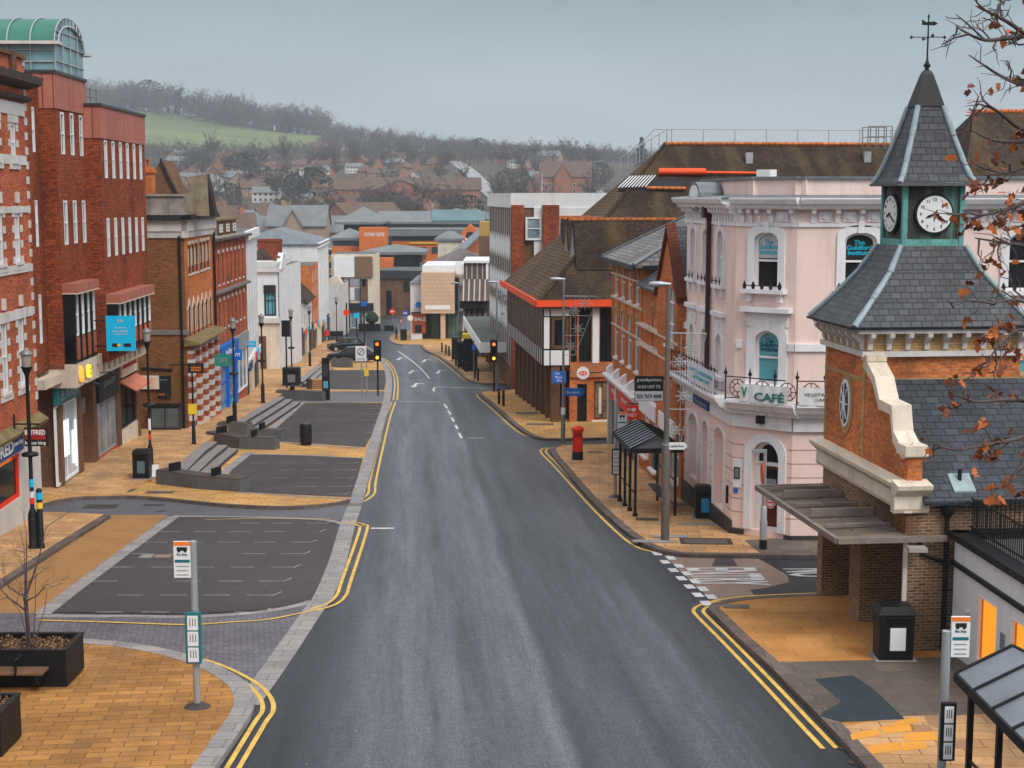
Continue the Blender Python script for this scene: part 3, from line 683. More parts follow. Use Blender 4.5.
def board(fr, s0, s1, z0, z1, t0, t1, mat, parent, name='sign_board', bevel=0):
    mb = MB(); mb.box(fr, s0, s1, t0, t1, z0, z1); return mb.build(name, mat, parent, bevel)
def band(mb, fr, s0, s1, z0, z1, out, t=0.0): mb.box(fr, s0, s1, t-out, t+.02, z0, z1)
def wins(r, fr, holes, fm=white_m, gm=None, **k):
    for h in holes:
        g = gm(h) if callable(gm) else (gm or random.choice((glass_m, glass_m, glassl_m, glass_m)))
        window(fr, h, r, fm, g, **k)
def chimney(r, fr, s0, s1, t0, t1, z0, z1, mat, pots=3):
    mb = MB(); mb.box(fr, s0, s1, t0, t1, z0, z1-.3); mb.box(fr, s0-.08, s1+.08, t0-.08, t1+.08, z1-.3, z1-.12); mb.box(fr, s0, s1, t0, t1, z1-.12, z1)
    o = mb.build('chimney', mat, r)
    for i in range(pots):
        u = (i+.5)/pots; p = fr.P(lerp(s0, s1, u), (t0+t1)/2, z1) if s1-s0 > t1-t0 else fr.P((s0+s1)/2, lerp(t0, t1, u), z1)
        m = MB(); m.lathe(p, [(.13, 0), (.11, .1), (.10, .35), (.13, .38), (.12, .42)], 10); m.build('chimney_pot', ridge_m, o)
# ================================================================ left side of the street
# ---- bookmaker's building (red brick, stone dressings)
u1 = Vector((-.0385, 1)).normalized(); pc = G(42, 511, .12)
f1 = Fr((pc.x-u1.x*20, pc.y-u1.y*20), u1); E1 = 20.0
zc = lambda y, x=36: f1.z_at(x, y)
r = groot('bookmaker_building', f1, 12, 'red brick building with white stone quoins and black cornice behind the double-headed lamp post', 'building')
w1 = hp(f1, 10.5, 16, 123, 161); w2 = hp(f1, 14.5, 20.5, 214, 262); w3 = hp(f1, 18.5, 25, 316, 386)
w1, w2, w3 = clampw(w1, .62), clampw(w2, .66), clampw(w3, .7)
pit = f1.s_at(21.7, 350) - f1.s_at(4.5, 350)
holes = [hshift(w, -pit*i) for w in (w1, w2, w3) for i in range(5)]
zt = f1.z_at(31, 62); zled = f1.z_at(40, 414)
shell(r, f1, -14, E1, 10, zled-.5, zt, red_b, holes, rdep=.12)
wins(r, f1, holes, white_m, glassd_m, t=.06, bars=(1, 1), sill=.1, sm=stone_m, w=.09)
mb = MB()
for h in holes:
    n = int((h[3]-h[2])/.26)
    for k in range(n+1):
        if k % 2 == 0:
            z = h[2]-.05+k*.27
            for s in (h[0]-.27, h[1]+.015): mb.box(f1, s, s+.255, -.025, .02, z, z+.25)
    mb.box(f1, h[0]-.3, h[1]+.3, -.03, .02, h[3]+.01, h[3]+.28)
    mb.box(f1, h[0]-.3, h[1]+.3, -.06, .02, h[2]-.28, h[2]-.11)
for k in range(int((zt-zled)/.52)):
    z = zled+.6+k*.52; mb.box(f1, E1-.26, E1+.02, -.03, .3, z, z+.27)
for y0, y1 in ((107, 119), (157, 166), (206, 212), (262, 270), (305, 314)):
    mb.box(f1, -14, E1-.28, -.045, .02, zc(y1), zc(y0))
mb.build('stone_dressing', stone_m, r)
mb = MB(); mb.extr(f1, [(.02, zc(93)), (-.55, zc(88)), (-.6, zc(81)), (.02, zc(78))], -14, E1+.3); mb.extr(f1, [(.02, zc(106)), (-.2, zc(103)), (-.25, zc(100)), (.02, zc(99))], 8, E1+.1); mb.build('cornice', plain('sooty_stone', (.075, .06, .055), .8, 0, .3, 2), r)
mb = MB()
for s in (9.5, 12.5, 15.5, 18.2): mb.box(f1, s, s+.5, -.12, .1, zc(78), zt+.1)
mb.box(f1, 8, E1, -.1, .3, zt+.0, zt+.14); mb.build('parapet_pier', brn_b, r)
# cast brackets between the floors
mb = MB()
for yy, wv in ((197, w2), (300, w3)):
    for i in range(4):
        c = (wv[0]+wv[1])/2-pit*i; z = f1.z_at(20, yy); mb.plate(f1, [(c-.13, z-.2), (c+.13, z-.2), (c+.1, z+.18), (c-.1, z+.18)], -.1, 0)
mb.build('carved_bracket', stone_m, r)
# shop front
zs = zled-.05
mb = MB(); mb.extr(f1, [(.2, zs-.05), (-.32, zs-.2), (-.36, zs-.08), (.2, zs+.3)], 8, E1+.15); mb.build('ledge', moss_m, r)
sh = (f1.s_at(-70, 470), f1.s_at(19, 470), f1.z_at(19, 497), f1.z_at(19, 452))
mb = MB(); wall(mb, f1, -14, E1, zg(50)-1.5, zs-.05, [sh], .25, -.03); mb.face([f1.P(E1, -.03, -5), f1.P(E1, .5, -5), f1.P(E1, .5, zs), f1.P(E1, -.03, zs)]); mb.build('shop_pier', stone_m, r)
fr_ = window(f1, sh, r, signr_m, glassd_m, t=.05, w=.14, bars=(0, 2), name='shop_window')
sg = board(f1, f1.s_at(-60, 450), f1.s_at(19.5, 445), f1.z_at(19, 449), f1.z_at(19, 433), -.15, -.03, navy_m, r, 'shop_sign')
text('BETFRED', f1, sg and f1.s_at(-6, 450), f1.z_at(-2, 452), .42, white_m, sg, width=3.3, t=-.16, bold=.03)
text('bonus king', f1, f1.s_at(14, 448), f1.z_at(13.5, 443), .22, white_m, sg, width=1.0, t=-.16, bold=.02)
m = MB(); m.box(f1, f1.s_at(-60, 450), f1.s_at(6, 450), -.165, -.15, f1.z_at(4, 462), f1.z_at(4, 459)); m.build('orange_stripe', orng_m, sg)
# hanging sign
p = f1.P(f1.s_at(23, 440, -.4), -.4, 0); fh = Fr((p.x, p.y-.04), (1, 0))
r = root('hanging_sign', (p.x, p.y, f1.z_at(23, 446)), 'dark hanging shop sign with red panel on a black bracket at the bookmaker corner', 'sign')
z0, z1 = at(24, 446, p.y).z, at(24, 427.5, p.y).z; W = 26*p.y/1480
board(fh, .05, W, z0, z1, 0, .1, blk_m, r, 'sign_board'); board(fh, .1, W-.1, lerp(z0, z1, .36), lerp(z0, z1, .93), -.01, 0, col('dark_red', (.35, .03, .02)), r, 'red_panel')
text('BETFRED', fh, W/2, lerp(z0, z1, .75), .17, white_m, r, width=W*.8, t=-.02, bold=.03); text('bonus king', fh, W/2, lerp(z0, z1, .16), .15, white_m, r, width=W*.8, t=-.01, bold=.02)
mb = MB(); mb.tube(fh.P(-.3, .05, z1+.12), fh.P(W*.7, .05, z1+.12), .03); mb.tube(fh.P(.2, .05, z1), fh.P(.2, .05, z1+.12), .02); mb.tube(fh.P(W*.6, .05, z1), fh.P(W*.6, .05, z1+.12), .02); mb.tube(fh.P(-.28, .05, z1-.1), fh.P(-.28, .05, z1+.45), .035); mb.build('bracket', black_m, r)

# ---- brick office towers
D2 = Vector((-.034, 1)).normalized()
fa = Fr((-17.95, 59), D2); fb = Fr((-17.40, 63.35), D2); f0 = Fr((-18.42, 55), D2)
LA = fa.s_at(84.5, 95); LB = fb.s_at(143.5, 118)
r = groot('office_block', fa, 0, 'tall dark red brick office block with pink copper fascias and a glass vault on top', 'building')
ztq = 0; zta = fa.z_at(53.5, 73); ztb = fb.z_at(99, 106); zbm = fa.z_at(66, 364); zbb = fa.z_at(66, 388)
zfa = fa.z_at(54, 108); zfb = fb.z_at(100, 138)
wa = [clampw(hp(fa, a, b, yt, yb), .38) for a, b, yt, yb in ((58.5, 63, 112, 154), (68, 72.7, 113, 155), (77.5, 82, 115, 156), (62, 67, 200.5, 245), (71, 76, 200.5, 243.5), (80.5, 85, 200.5, 243))]
wb = [clampw(hp(fb, x-1.6, x+1.6, 140+(x-105)*.13, 178+(x-105)*.04), .36) for x in (105, 112, 119, 126, 133, 139)]
wb += [clampw(hp(fb, x-1.6, x+1.6, 218-(x-108)*.02, 257-(x-108)*.17), .36) for x in (108, 115, 122, 129, 135.5, 141.5)]
wa = [clampw((LA*(i % 3+.62)/3.25+.1-.2, LA*(i % 3+.62)/3.25+.1+.2)+h[2:], .56) for i, h in enumerate(wa)]
wb = [(LB*(i % 6+.62)/6.3-.26, LB*(i % 6+.62)/6.3+.26)+h[2:] for i, h in enumerate(wb)]
shell(r, fa, 0, LA, 12, zbm-.2, zfa, drk_b, wa, rdep=.07); wins(r, fa, wa, white_m, glassd_m, w=.085, t=.03)
_, Rb = shell(r, fb, 0, LB, 12, zbm-.4, zfb, drk_b, wb, rdep=.07); wins(r, fb, wb, white_m, glassd_m, w=.085, t=.03)
for f_, L_, za, zb_ in ((fa, LA, zfa, zta), (fb, LB, zfb, ztb)):
    mb = MB(); mb.box(f_, -.04, L_+.04, -.05, 12, za, zb_); mb.build('copper_fascia', cfasc_m, r)
    mb = MB(); mb.box(f_, -.1, L_+.1, -.11, 12.1, zb_+.002, zb_+.12); mb.build('parapet_capping', dgrey_m, r)
wo_ = [clampw(hp(f0, a, b, yt, yb), .42) for a, b, yt, yb in ((31, 36, 107, 152), (34, 40, 200, 247), (38, 43.5, 294, 344))]
mb = MB(); wall(mb, f0, -6, 4.1, zbm-.2, zta-.4, wo_, .15); mb.face([f0.P(-6, 0, zta-.4), f0.P(4.1, 0, zta-.4), f0.P(4.1, 8, zta-.4), f0.P(-6, 8, zta-.4)]); mb.build('wall', drk_b, r); wins(r, f0, wo_, white_m, glassl_m, w=.08, t=.05)
# roof rail of the farther tower
mb = MB(); z = ztb+.12
for s in (0, 1.1, 2.2, 3.3): mb.tube(fb.P(s, .9+.0*s, z), fb.P(s, .9, z+.75), .03)
for t in (3, 5, 7): mb.tube(fb.P(.3, t, z), fb.P(.3, t, z+.75), .03)
for dz in (.4, .75): mb.tube(fb.P(0, .9, z+dz), fb.P(3.3, .9, z+dz), .025); mb.tube(fb.P(.3, .9, z+dz), fb.P(.3, 8, z+dz), .025)
mb.build('roof_rail', grey_m, r)
# glazed barrel vault
zs_, zt_ = at(70, 45, 60).z, at(70, 18.5, 61).z
a0, a1 = .15, LA-.05; am = (a0+a1)/2; aw = (a1-a0)/2; rows = []; K = 12
for t in (-.02, 1.5, 3, 4.5, 6, 7.5, 9, 10.5, 12):
    rows.append([fa.P(am-aw*math.cos(math.pi*i/K), t, zs_+(zt_-zs_)*math.sin(math.pi*i/K)) for i in range(K+1)])
mb = MB(); mb.grid(rows, True); mb.face([rows[0][i] for i in range(K+1)]); v = mb.build('glass_vault', green_m, r)
mb = MB(); mb.box(fa, a0+.02, a1-.02, .0, 12, zta+.1, zs_+.02); mb.face([fa.P(am-aw*math.cos(math.pi*i/K), -.035, zs_+(zt_-zs_)*math.sin(math.pi*i/K)) for i in range(K+1)]); mb.build('glass_screen', vault_m, r)
mb = MB()
for j, t in enumerate((-.05, .9, 1.8, 2.7, 3.6, 4.5, 5.4, 6.3, 7.2)):
    P = [fa.P(am-(aw+.04)*math.cos(math.pi*i/K), t, zs_+(zt_-zs_+.04)*math.sin(math.pi*i/K)) for i in range(K+1)]; mb.path(P, .03, n=5)
    mb.tube(fa.P(a0-.02, t, zta), fa.P(a0-.02, t, zs_), .03)
P = [fa.P(am-(aw-.3)*math.cos(math.pi*i/K), -.1, zs_+(zt_-zs_-.3)*math.sin(math.pi*i/K)) for i in range(K+1)]; mb.path(P, .05, n=5)
for i in range(K+1):
    mb.tube(fa.P(am-(aw-.3)*math.cos(math.pi*i/K), -.1, zs_+(zt_-zs_-.3)*math.sin(math.pi*i/K)), fa.P(am-(aw+.04)*math.cos(math.pi*i/K), -.05, zs_+(zt_-zs_+.04)*math.sin(math.pi*i/K)), .025)
for u in (.25, .5, .75): mb.tube(fa.P(lerp(a0, a1, u), -.06, zta), fa.P(lerp(a0, a1, u), -.06, zs_+(zt_-zs_)*math.sin(math.pi*u)), .03)
for z in (zta+.5, zs_, zs_+.5): mb.tube(fa.P(a0+.1, -.06, z), fa.P(a1-.1, -.06, z), .03)
for z in (zta+.45, zta+.9): mb.tube(fa.P(a0-.02, 0, z), fa.P(a0-.02, 12, z), .03)
mb.build('glazing_bars', lgrey_m, v)
mb = MB(); mb.extr(fa, [(0, 0), (0, 0.01), (12, .01), (12, 0)], 0, .01) if 0 else None
mb.box(fa, a0-.35, a0+.1, -.3, 12, zs_-.07, zs_+.05); mb.box(fa, a1-.1, a1+.5, -.3, .1, zs_-.1, zs_); mb.build('eaves_beam', stone_m, v)
# oriel bays with brick hoods
def oriel(f_, n, x0, x1, yh, yb, ytop):
    s0, s1 = f_.sz(x0, yb, -.4)[0], f_.sz(x1, yb, -.4)[0]; s0 = max(.12, s0); st = (s1-s0)/n
    z_h, z_b = ytop, yb
    zh = f_.z_at(x0, ytop, -.0); zb_ = zbm+.02; zm = lerp(zb_, zh, .38)
    b = MB(); b.box(f_, s0-.02, s1+.02, -.42, .02, zb_, zb_+.1); b.box(f_, s0, s1, -.38, .02, zb_+.1, zm)
    o = b.build('oriel_bay', black_m, r)
    for i in range(n):
        a = s0+i*st
        m = MB(); m.box(f_, a+.22, a+st-.05, -.41, -.38, zb_+.12, zm-.05); m.build('spandrel_panel', red_b, o)
        window(f_, (a+.16, a+st-.02, zm, zh-.02), o, white_m, random.choice((blind_m, glassl_m, glass_m)), t=-.34, w=.06, bars=(1, 0))
        m = MB(); m.box(f_, a, a+.14, -.46, .02, zb_, zh); m.build('mullion', black_m, o)
        m = MB(); m.plate(f_, [(a-.05, zh+.05), (a+st-.18, zh+.05), (a+st-.18, zh+.42), (a-.05, zh+.42)], -.62, .02); m.build('brick_hood', copper_m, o)
        m = MB(); m.box(f_, a-.07, a+st-.16, -.64, .02, zh+.0, zh+.048); m.build('hood_soffit', cream_m, o)
    m = MB(); m.box(f_, s0, s1, -.36, .02, zm, zh); 
    return o
oriel(fa, 4, 68, 97.5, 0, 363, 293); oriel(fb, 7, 110, 152, 0, 340, 303)
# cream beam with little arches
arches = []
for i in range(12):
    s = .3+i*1.02; arches.append((s, s+.42, zbb+.12, zbb+.62, 'a', .21))
fbm = fa.sub(0, -.45)
mb = MB(); wall(mb, fbm, 0, 13.2, zbb, zbm-.003, arches, .3); mb.face([fbm.P(0, 0, zbb), fbm.P(13.2, 0, zbb), fbm.P(13.2, 4, zbb), fbm.P(0, 4, zbb)][::-1])
mb.face([fbm.P(0, 4, zbb), fbm.P(0, 0, zbb), fbm.P(0, 0, zbm), fbm.P(0, 4, zbm)]); mb.face([fbm.P(13.2, 0, zbb), fbm.P(13.2, 4, zbb), fbm.P(13.2, 4, zbm), fbm.P(13.2, 0, zbm)]); mb.face([fbm.P(0, 0, zbm-.003), fbm.P(13.2, 0, zbm-.003), fbm.P(13.2, 4, zbm-.003), fbm.P(0, 4, zbm-.003)])
mb.box(fbm, .02, 13.1, .3, .4, zbb+.05, zbm-.1); mb.build('cream_beam', cream_m, r)
mb = MB(); mb.box(f0, 1.5, 4.2, -.5, 0, zbb+.25, zbm-.35); mb.build('cream_beam', cream_m, r)
# ground floor
fg = Fr((-18.4, 59.6), D2); zf = -3.6
def gs(x, y=440): return fg.s_at(x, y)
bd = [gs(57, 492), gs(80.5, 473), gs(84.5, 470), gs(95.5, 463), gs(99, 462), gs(118, 449), gs(122.5, 448), gs(138, 439), gs(141.5, 438)]
mb = MB(); mb.box(fg, -.02, .45, 0, 6, -4.6, zbb); mb.build('brick_pier', brn_b, r)
for a, b in ((1, 2), (3, 4), (5, 6), (7, 8)): mb = MB(); mb.box(fg, bd[a], bd[b], 0, 6, -5, zbb); mb.build('brick_pier', brn_b, r)
mb = MB(); mb.box(fg, bd[0], bd[8]+.4, 2.6, 6, -5, zbb); mb.build('shop_interior', col('shop_interior', (.30, .31, .32)), r)
def shopfront(f_, s0, s1, zb0, zb1, z_, fm, gm, bars=2, t=.1, name='shop_window', stall=None):
    if stall: m = MB(); m.box(f_, s0+.01, s1-.01, t-.05, t+.2, zb0-1.2, zb0+stall); m.build('stall_riser', fm, r)
    return window(f_, (s0, s1, zb0+(stall or 0), z_), r, fm, gm, t=t, w=.1, bars=(0, bars), name=name)
z1s = fg.z_at(58, 406)
shopfront(fg, bd[0]+.45, bd[1], fg.z_at(70, 482)+.1, z1s, z1s, white_m, glassy('shop_glass', (.42, .50, .54), .1, .6, .5, .7), 1, stall=None)
m = MB()
for a, b, c, d in ((.8, 1.6, 1.1, 2.6), (2.2, 3.0, .6, 2.0), (3.3, 4.2, .4, 2.4)): m.box(fg, a, min(b, bd[1]-.2), .08, .12, fg.z_at(70, 482)+c, fg.z_at(70, 482)+d)
m.build('poster_or_lit_panel', lit_m, r)  # white panels given emission to stand for the bright shop interior
s_ = board(fg, bd[0]+.3, bd[1], z1s+.05, zbb-.02, -.12, .1, tealf_m, r, 'shop_sign'); text('BARR', fg, (bd[0]+bd[1])/2+.2, (z1s+zbb)/2, .42, glassl_m, s_, width=(bd[1]-bd[0])*.75, t=-.13, bold=.02)
m = MB(); m.box(fg, bd[2], bd[3], .5, 1.0, -5, zbb); m.build('entrance_panel', creamw_m, r)
board(fg, bd[2]+.2, bd[3]-.2, fg.z_at(90, 414), fg.z_at(90, 398), .3, .45, glassl_m, r, 'fanlight')
z2b, z2t = fg.z_at(108, 455), fg.z_at(108, 398)
shopfront(fg, bd[4], bd[5], z2b+.15, z2t, z2t, lgrey_m, glassl_m, 2); m = MB(); m.box(fg, bd[4], bd[5], 0, .2, z2b-1.0, z2b+.14); m.build('stall_riser', col('red_stall', (.45, .07, .05)), r)
s_ = board(fg, bd[4]-.1, bd[5], z2t+.04, zbb-.02, -.15, .1, blk_m, r, 'shop_sign'); text('EIGHT', fg, (bd[4]+bd[5])/2, (z2t+zbb)/2, .25, glassl_m, s_, width=2.2, t=-.16)
z3b, z3t = fg.z_at(130, 425), fg.z_at(130, 385)
m = MB(); m.box(fg, bd[6], bd[7], -.02, .3, z3b-2.4, z3b); m.build('stall_riser', creamw_m, r)
window(fg, (bd[6]+.1, bd[7]-.1, z3b+.01, z3t), r, blk_m, glassd_m, t=.1, w=.1, bars=(0, 1), name='shop_window')
m = MB(); m.extr(fg, [(0, z3t+.45), (-.75, z3t+.02), (-.75, z3t-.06), (0, z3t+.35)], bd[6], bd[7]); m.build('awning', plain('salmon_awning', (.60, .20, .13), .7), r)
s_ = board(fg, bd[6], bd[7], z3t+.6, zbb-.05, -.1, .1, creamw_m, r, 'shop_sign'); m = MB(); m.box(fg, bd[6]+.2, bd[7]-.2, -.115, -.1, lerp(z3t+.6, zbb, .4), lerp(z3t+.6, zbb, .8)); m.build('sign_panel', col('dark_red', (.35, .03, .02)), s_)
# decorations and flood lights
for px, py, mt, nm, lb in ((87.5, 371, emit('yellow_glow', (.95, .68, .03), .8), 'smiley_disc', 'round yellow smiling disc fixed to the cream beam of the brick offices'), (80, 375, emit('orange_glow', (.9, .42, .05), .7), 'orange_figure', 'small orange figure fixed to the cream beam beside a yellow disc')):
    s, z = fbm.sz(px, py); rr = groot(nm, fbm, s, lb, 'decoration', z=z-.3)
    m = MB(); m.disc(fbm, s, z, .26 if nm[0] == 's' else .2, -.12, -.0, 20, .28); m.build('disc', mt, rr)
    if nm[0] == 's':
        m = MB(); m.disc(fbm, s-.08, z+.08, .03, -.14, -.12, 8); m.disc(fbm, s+.08, z+.08, .03, -.14, -.12, 8); m.path([fbm.P(s+.14*math.cos(a), -.13, z-.02+.12*math.sin(a)) for a in [math.pi+math.pi*i/6 for i in range(7)]], .012); m.build('smile', blk_m, rr)
    else:
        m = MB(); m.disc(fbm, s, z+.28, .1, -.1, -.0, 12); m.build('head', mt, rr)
for px, py, lb in ((84, 384, 'black flood lamp on a short arm under the cream beam, nearest the yellow disc'), (100, 373, 'white-lensed flood lamp on an arm over the second shop front')):
    s, z = fbm.sz(px, py); rr = groot('flood_lamp', fbm, s, lb, 'lamp', 'flood lamps under the cream beam', z=z)
    m = MB(); m.tube(fbm.P(s, .1, z), fbm.P(s, -.45, z+.05), .025); m.build('arm', black_m, rr); m = MB(); m.tube(fbm.P(s-.05, -.42, z+.05), fbm.P(s+.04, -.55, z-.04), .05, .1, 10); m.build('lamp_head', black_m, rr)
# cyan banner board
s, z = fb.sz(107, 317, -1.0); p = fb.P(fb.s_at(120, 330), -.6, 0); p = Vector((0, 62.0, 0)); f_ = Fr(at(106, 330, p.y).xy, (1, 0)); W = 29*p.y/1480; z0, z1 = at(110, 351, p.y).z, at(110, 316, p.y).z
r = root('cyan_board', (f_.o.x, f_.o.y, z0), 'square cyan advertising board projecting from the brick office block', 'sign')
board(f_, 0, W, z0, z1, 0, .1, cyan_m, r, 'panel'); Hh = z1-z0
text('14', f_, W*.5, z0+Hh*.86, .17, creamw_m, r, t=-.01, bold=.01); text('Apartments', f_, W*.5, z0+Hh*.66, .09, white_m, r, width=W*.4, t=-.01)
text('now available', f_, W*.48, z0+Hh*.57, .09, white_m, r, width=W*.55, t=-.01); text('to buy or rent', f_, W*.5, z0+Hh*.48, .09, white_m, r, width=W*.5, t=-.01)
for a, c in ((.2, blk_m), (.6, blk_m)): board(f_, W*a, W*(a+.25), z0+Hh*.12, z0+Hh*.22, -.012, 0, c, r, 'logo_panel')
m = MB(); m.disc(f_, W*.43, z0+Hh*.17, .07, -.02, -.012, 12); m.build('logo_disc', yellow_m, r)
m = MB(); m.tube(f_.P(-.5, .05, z1-.2), f_.P(0, .05, z1-.2), .03); m.tube(f_.P(-.5, .05, z0+.2), f_.P(0, .05, z0+.2), .03); m.build('bracket', black_m, r)

# ---- brick building with stone cornice, banded ground floor
f3 = Fr((-17.2, 78), (-.028, 1)); L3 = f3.s_at(213.5, 300)
r = groot('corner_restaurant', f3, 0, 'brown and orange brick building with carved parapet and red and white banded piers', 'building')
zx = lambda y, x=184: f3.z_at(x, y)
zc0, zc1 = zx(236), zx(216); zg3 = zx(346); zgl = zx(352)
up = []
for x in (189.5, 193, 196.5, 201, 204.5, 208): up.append(clampw(hp(f3, x-1.2, x+1.2, 245-(x-189)*.25, 274-(x-189)*.35), .62))
md = []
for x in (189.5, 194, 198.5, 202.5, 206.5, 210.5): md.append(clampw(hp(f3, x-1.2, x+1.2, 306-(x-189)*.42, 341-(x-189)*.5), .66)[:4]+('a', .3))
L_, R_ = shell(r, f3, 0, L3, 12, zgl-5, zc0, org_b, up+md, rdep=.09, roof=None)
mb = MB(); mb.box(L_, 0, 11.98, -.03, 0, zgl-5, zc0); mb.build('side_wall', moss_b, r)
wins(r, f3, up+md, dwood_m, glassd_m, w=.04, t=.05, sill=.06, sm=stone_m)
mb = MB()
for h in up+md:
    mb.box(f3, h[0]-.1, h[0]-.02, -.03, .02, h[2]+.4, h[3]-.2); mb.box(f3, h[1]+.02, h[1]+.1, -.03, .02, h[2]+.4, h[3]-.2)
    p_ = [(h[0]-.12, h[3]-.2), ((h[0]+h[1])/2, h[3]+.12), (h[1]+.12, h[3]-.2), (h[1]+.22, h[3]-.2), ((h[0]+h[1])/2, h[3]+.42), (h[0]-.22, h[3]-.2)]
    if h in md: mb.plate(f3, p_, -.04, .01)
    else: mb.box(f3, h[0]-.1, h[1]+.1, -.03, .02, h[3]+.02, h[3]+.2)
mb.build('stone_dressing', cream_m, r)
mb = MB()
for f_, L in ((f3, L3), (L_, 12)):
    mb.extr(f_, [(.1, zc0-.1), (-.1, zc0-.1), (-.14, zc0+.2), (-.2, zc0+.25), (-.2, zc1-.2), (.1, zc1)], -.2 if f_ is f3 else 0, L+.2)
mb.build('stone_frieze', stone_m, r)
mb = MB(); mb.box(L_, 0, 12.45, -.45, .1, zc1-.18, zc1+.06); mb.box(f3, -.45, L3+.2, -.45, .1, zc1-.178, zc1+.062); mb.box(f3, 0, L3, .1, 12, zc1-.3, zc1-.05); mb.build('cornice', plain('black_gutter', (.03, .028, .028), .6), r)
zp = zx(194); mb = MB(); mb.box(L_, 0, 12, .05, .35, zc1+.06, zp-.12); mb.box(L_, 0, 12.1, -.05, .45, zp-.12, zp); 
mb.box(f3, .36, 2.2, .05, .35, zc1+.06, zp-.121); mb.build('parapet', plain('stained_stone', (.30, .26, .23), .85, 0, .35, 1.2, .2, .2, dirt=(.06, .05, .045, .8)), r)
mb = MB()
for k in range(9):
    c = 10.9-k*.42
    if k < 5: mb.path([L_.P(c-1.6+.16*math.cos(a), .0, (zc1+zp)/2+.16*math.sin(a)) for a in [i*math.pi/4 for i in range(9)]], .035, n=5)
mb.build('pierced_carving', stone_m, r)
# raised gable slab, its dark gable and the rear roof, all facing up the street
def fpl(name, pts, y, th, mat):
    f_ = Fr((0, y), (1, 0)); m = MB(); m.plate(f_, [(fx(px, py, y), fz(px, py, y)) for px, py in pts], 0, th); return m.build(name, mat, r)
def fx(px, py, y): return at(px, py, y).x
def fz(px, py, y): return at(px, py, y).z
fpl('gable', [(184, 216), (207.5, 216), (205.5, 174.5), (189, 176.5)], 79.2, .5, plain('mossy_stone', (.25, .20, .14), .9, 0, .45, 1.6, .2, .35, dirt=(.07, .06, .045, .85)))
fpl('dark_gable', [(196, 216), (215.5, 216), (206.5, 174)], 80, .8, plain('dark_roof', (.035, .025, .024), .8)); fpl('rear_gable', [(130, 206), (180, 206), (161.5, 160)], 83, 3, brn_b); fpl('rear_roof_edge', [(160, 158), (184, 208), (180.5, 208), (159.5, 163)], 82.9, .4, MATS['dark_roof'])
chimney(r, L_, 11.0-1.9, 11.0-.7, .5, 1.4, zc1, zx(167), org_b, 2)
# ledge and banded piers
mb = MB(); mb.extr(f3, [(.1, zg3+.35), (-.7, zg3+.08), (-.72, zg3-.02), (.1, zg3-.1)], -.25, L3+.1); mb.build('ledge', moss_m, r)
mb = MB(); mb.box(L_, 0, 12.1, -.12, 0, zx(336)+.0, zx(331)); mb.build('string_course', grey_m, r)
bz = [zgl-5, zgl]; zb_ = zg(78)+.3
for p_ in range(5):
    s0 = p_*(L3-.7)/4; k = 0; z = zb_-.8; white = MB(); redm = MB()
    while z < zgl-.05:
        z2 = min(z+.3, zgl-.02); (white if k % 2 else redm).box(f3, s0, s0+.7, -.3, .05, z+.001, z2-.001); k += 1; z += .3
    white.build('stone_banding', stone_m, r); redm.build('brick_banding', red_b, r)
for p_ in range(4):
    s0 = p_*(L3-.7)/4+.7; window(f3, (s0, s0+(L3-.7)/4-.7, zb_+.7, zgl-.5, 'a', .4), r, dwood_m, glassd_m, t=-.05, w=.08, bars=(1, 0), name='shop_window')
mb = MB(); mb.tube(L_.P(11.75, -.1, zg(78)), L_.P(11.75, -.1, zc0), .07); mb.path([L_.P(11.2, -.1, zx(372)), L_.P(9.6, -.1, zx(370))], .06); mb.build('downpipe', black_m, r)
mb = MB(); mb.tube(f3.P(L3-.1, -.12, zg3+.2), f3.P(L3-.1, -.12, zc0), .08); mb.build('downpipe', black_m, r)
# things on and by its side wall
def front(px, py, y, rooty=None): p = at(px, py, y); return Fr((p.x, y), (1, 0))
fq = Fr((0, 77.9), (1, 0)); X = lambda px, y=77.9: (px-512)/FOC*y*1.0
def fx(px, py, y): return at(px, py, y).x
def fz(px, py, y): return at(px, py, y).z
def plaque(name, label, cat, px0, px1, py0, py1, y, mat, th=.06, group=None, txt=None, pname='board'):
    f_ = Fr((0, y), (1, 0)); pm = (px0+px1)/2; x0, x1 = fx(px0, py1, y), fx(px1, py1, y); z0, z1 = fz(pm, py1, y), fz(pm, py0, y)
    r_ = root(name, ((x0+x1)/2, y, z0), label, cat, group); board(f_, x0, x1, z0, z1, -th, 0, mat, r_, pname)
    for (tx, u, v, hh, ww, m) in (txt or []): text(tx, f_, lerp(x0, x1, u), lerp(z0, z1, v), hh*(z1-z0), m, r_, width=ww*(x1-x0), t=-th-.005, bold=.01)
    return r_, f_, x0, x1, z0, z1
plaque('wall_board', 'cream notice board on the brown brick side wall, left of a black board', 'sign', 141.5, 159.5, 375.5, 389, 77.8, creamw_m, txt=[('PROPERTY', .5, .72, .16, .7, orng_m), ('TO LET', .5, .42, .13, .5, orng_m), ('01483', .5, .16, .1, .4, orng_m)])
plaque('wall_board', 'black restaurant notice board on the brown brick side wall', 'sign', 159.6, 171.5, 375.8, 396.5, 77.82, blk_m, txt=[('now open', .4, .8, .07, .6, lgrey_m), ('zizzi', .2, .12, .1, .5, orng_m)])
r, f_, x0, x1, z0, z1 = plaque('utility_cabinet', 'grey green double-door cabinet against the brown brick side wall', 'cabinet', 152, 181, 406, 428.5, 77.4, dgrey_m, .0, pname='body')
mb = MB(); mb.box(f_, x0-.0, x1+.0, -.25, .45, z0, z1); mb.build('body', dgrey_m, r)
mb = MB(); mb.box(f_, x0-.06, x1+.06, -.32, .45, z1+.002, z1+.08); mb.build('lid', black_m, r)
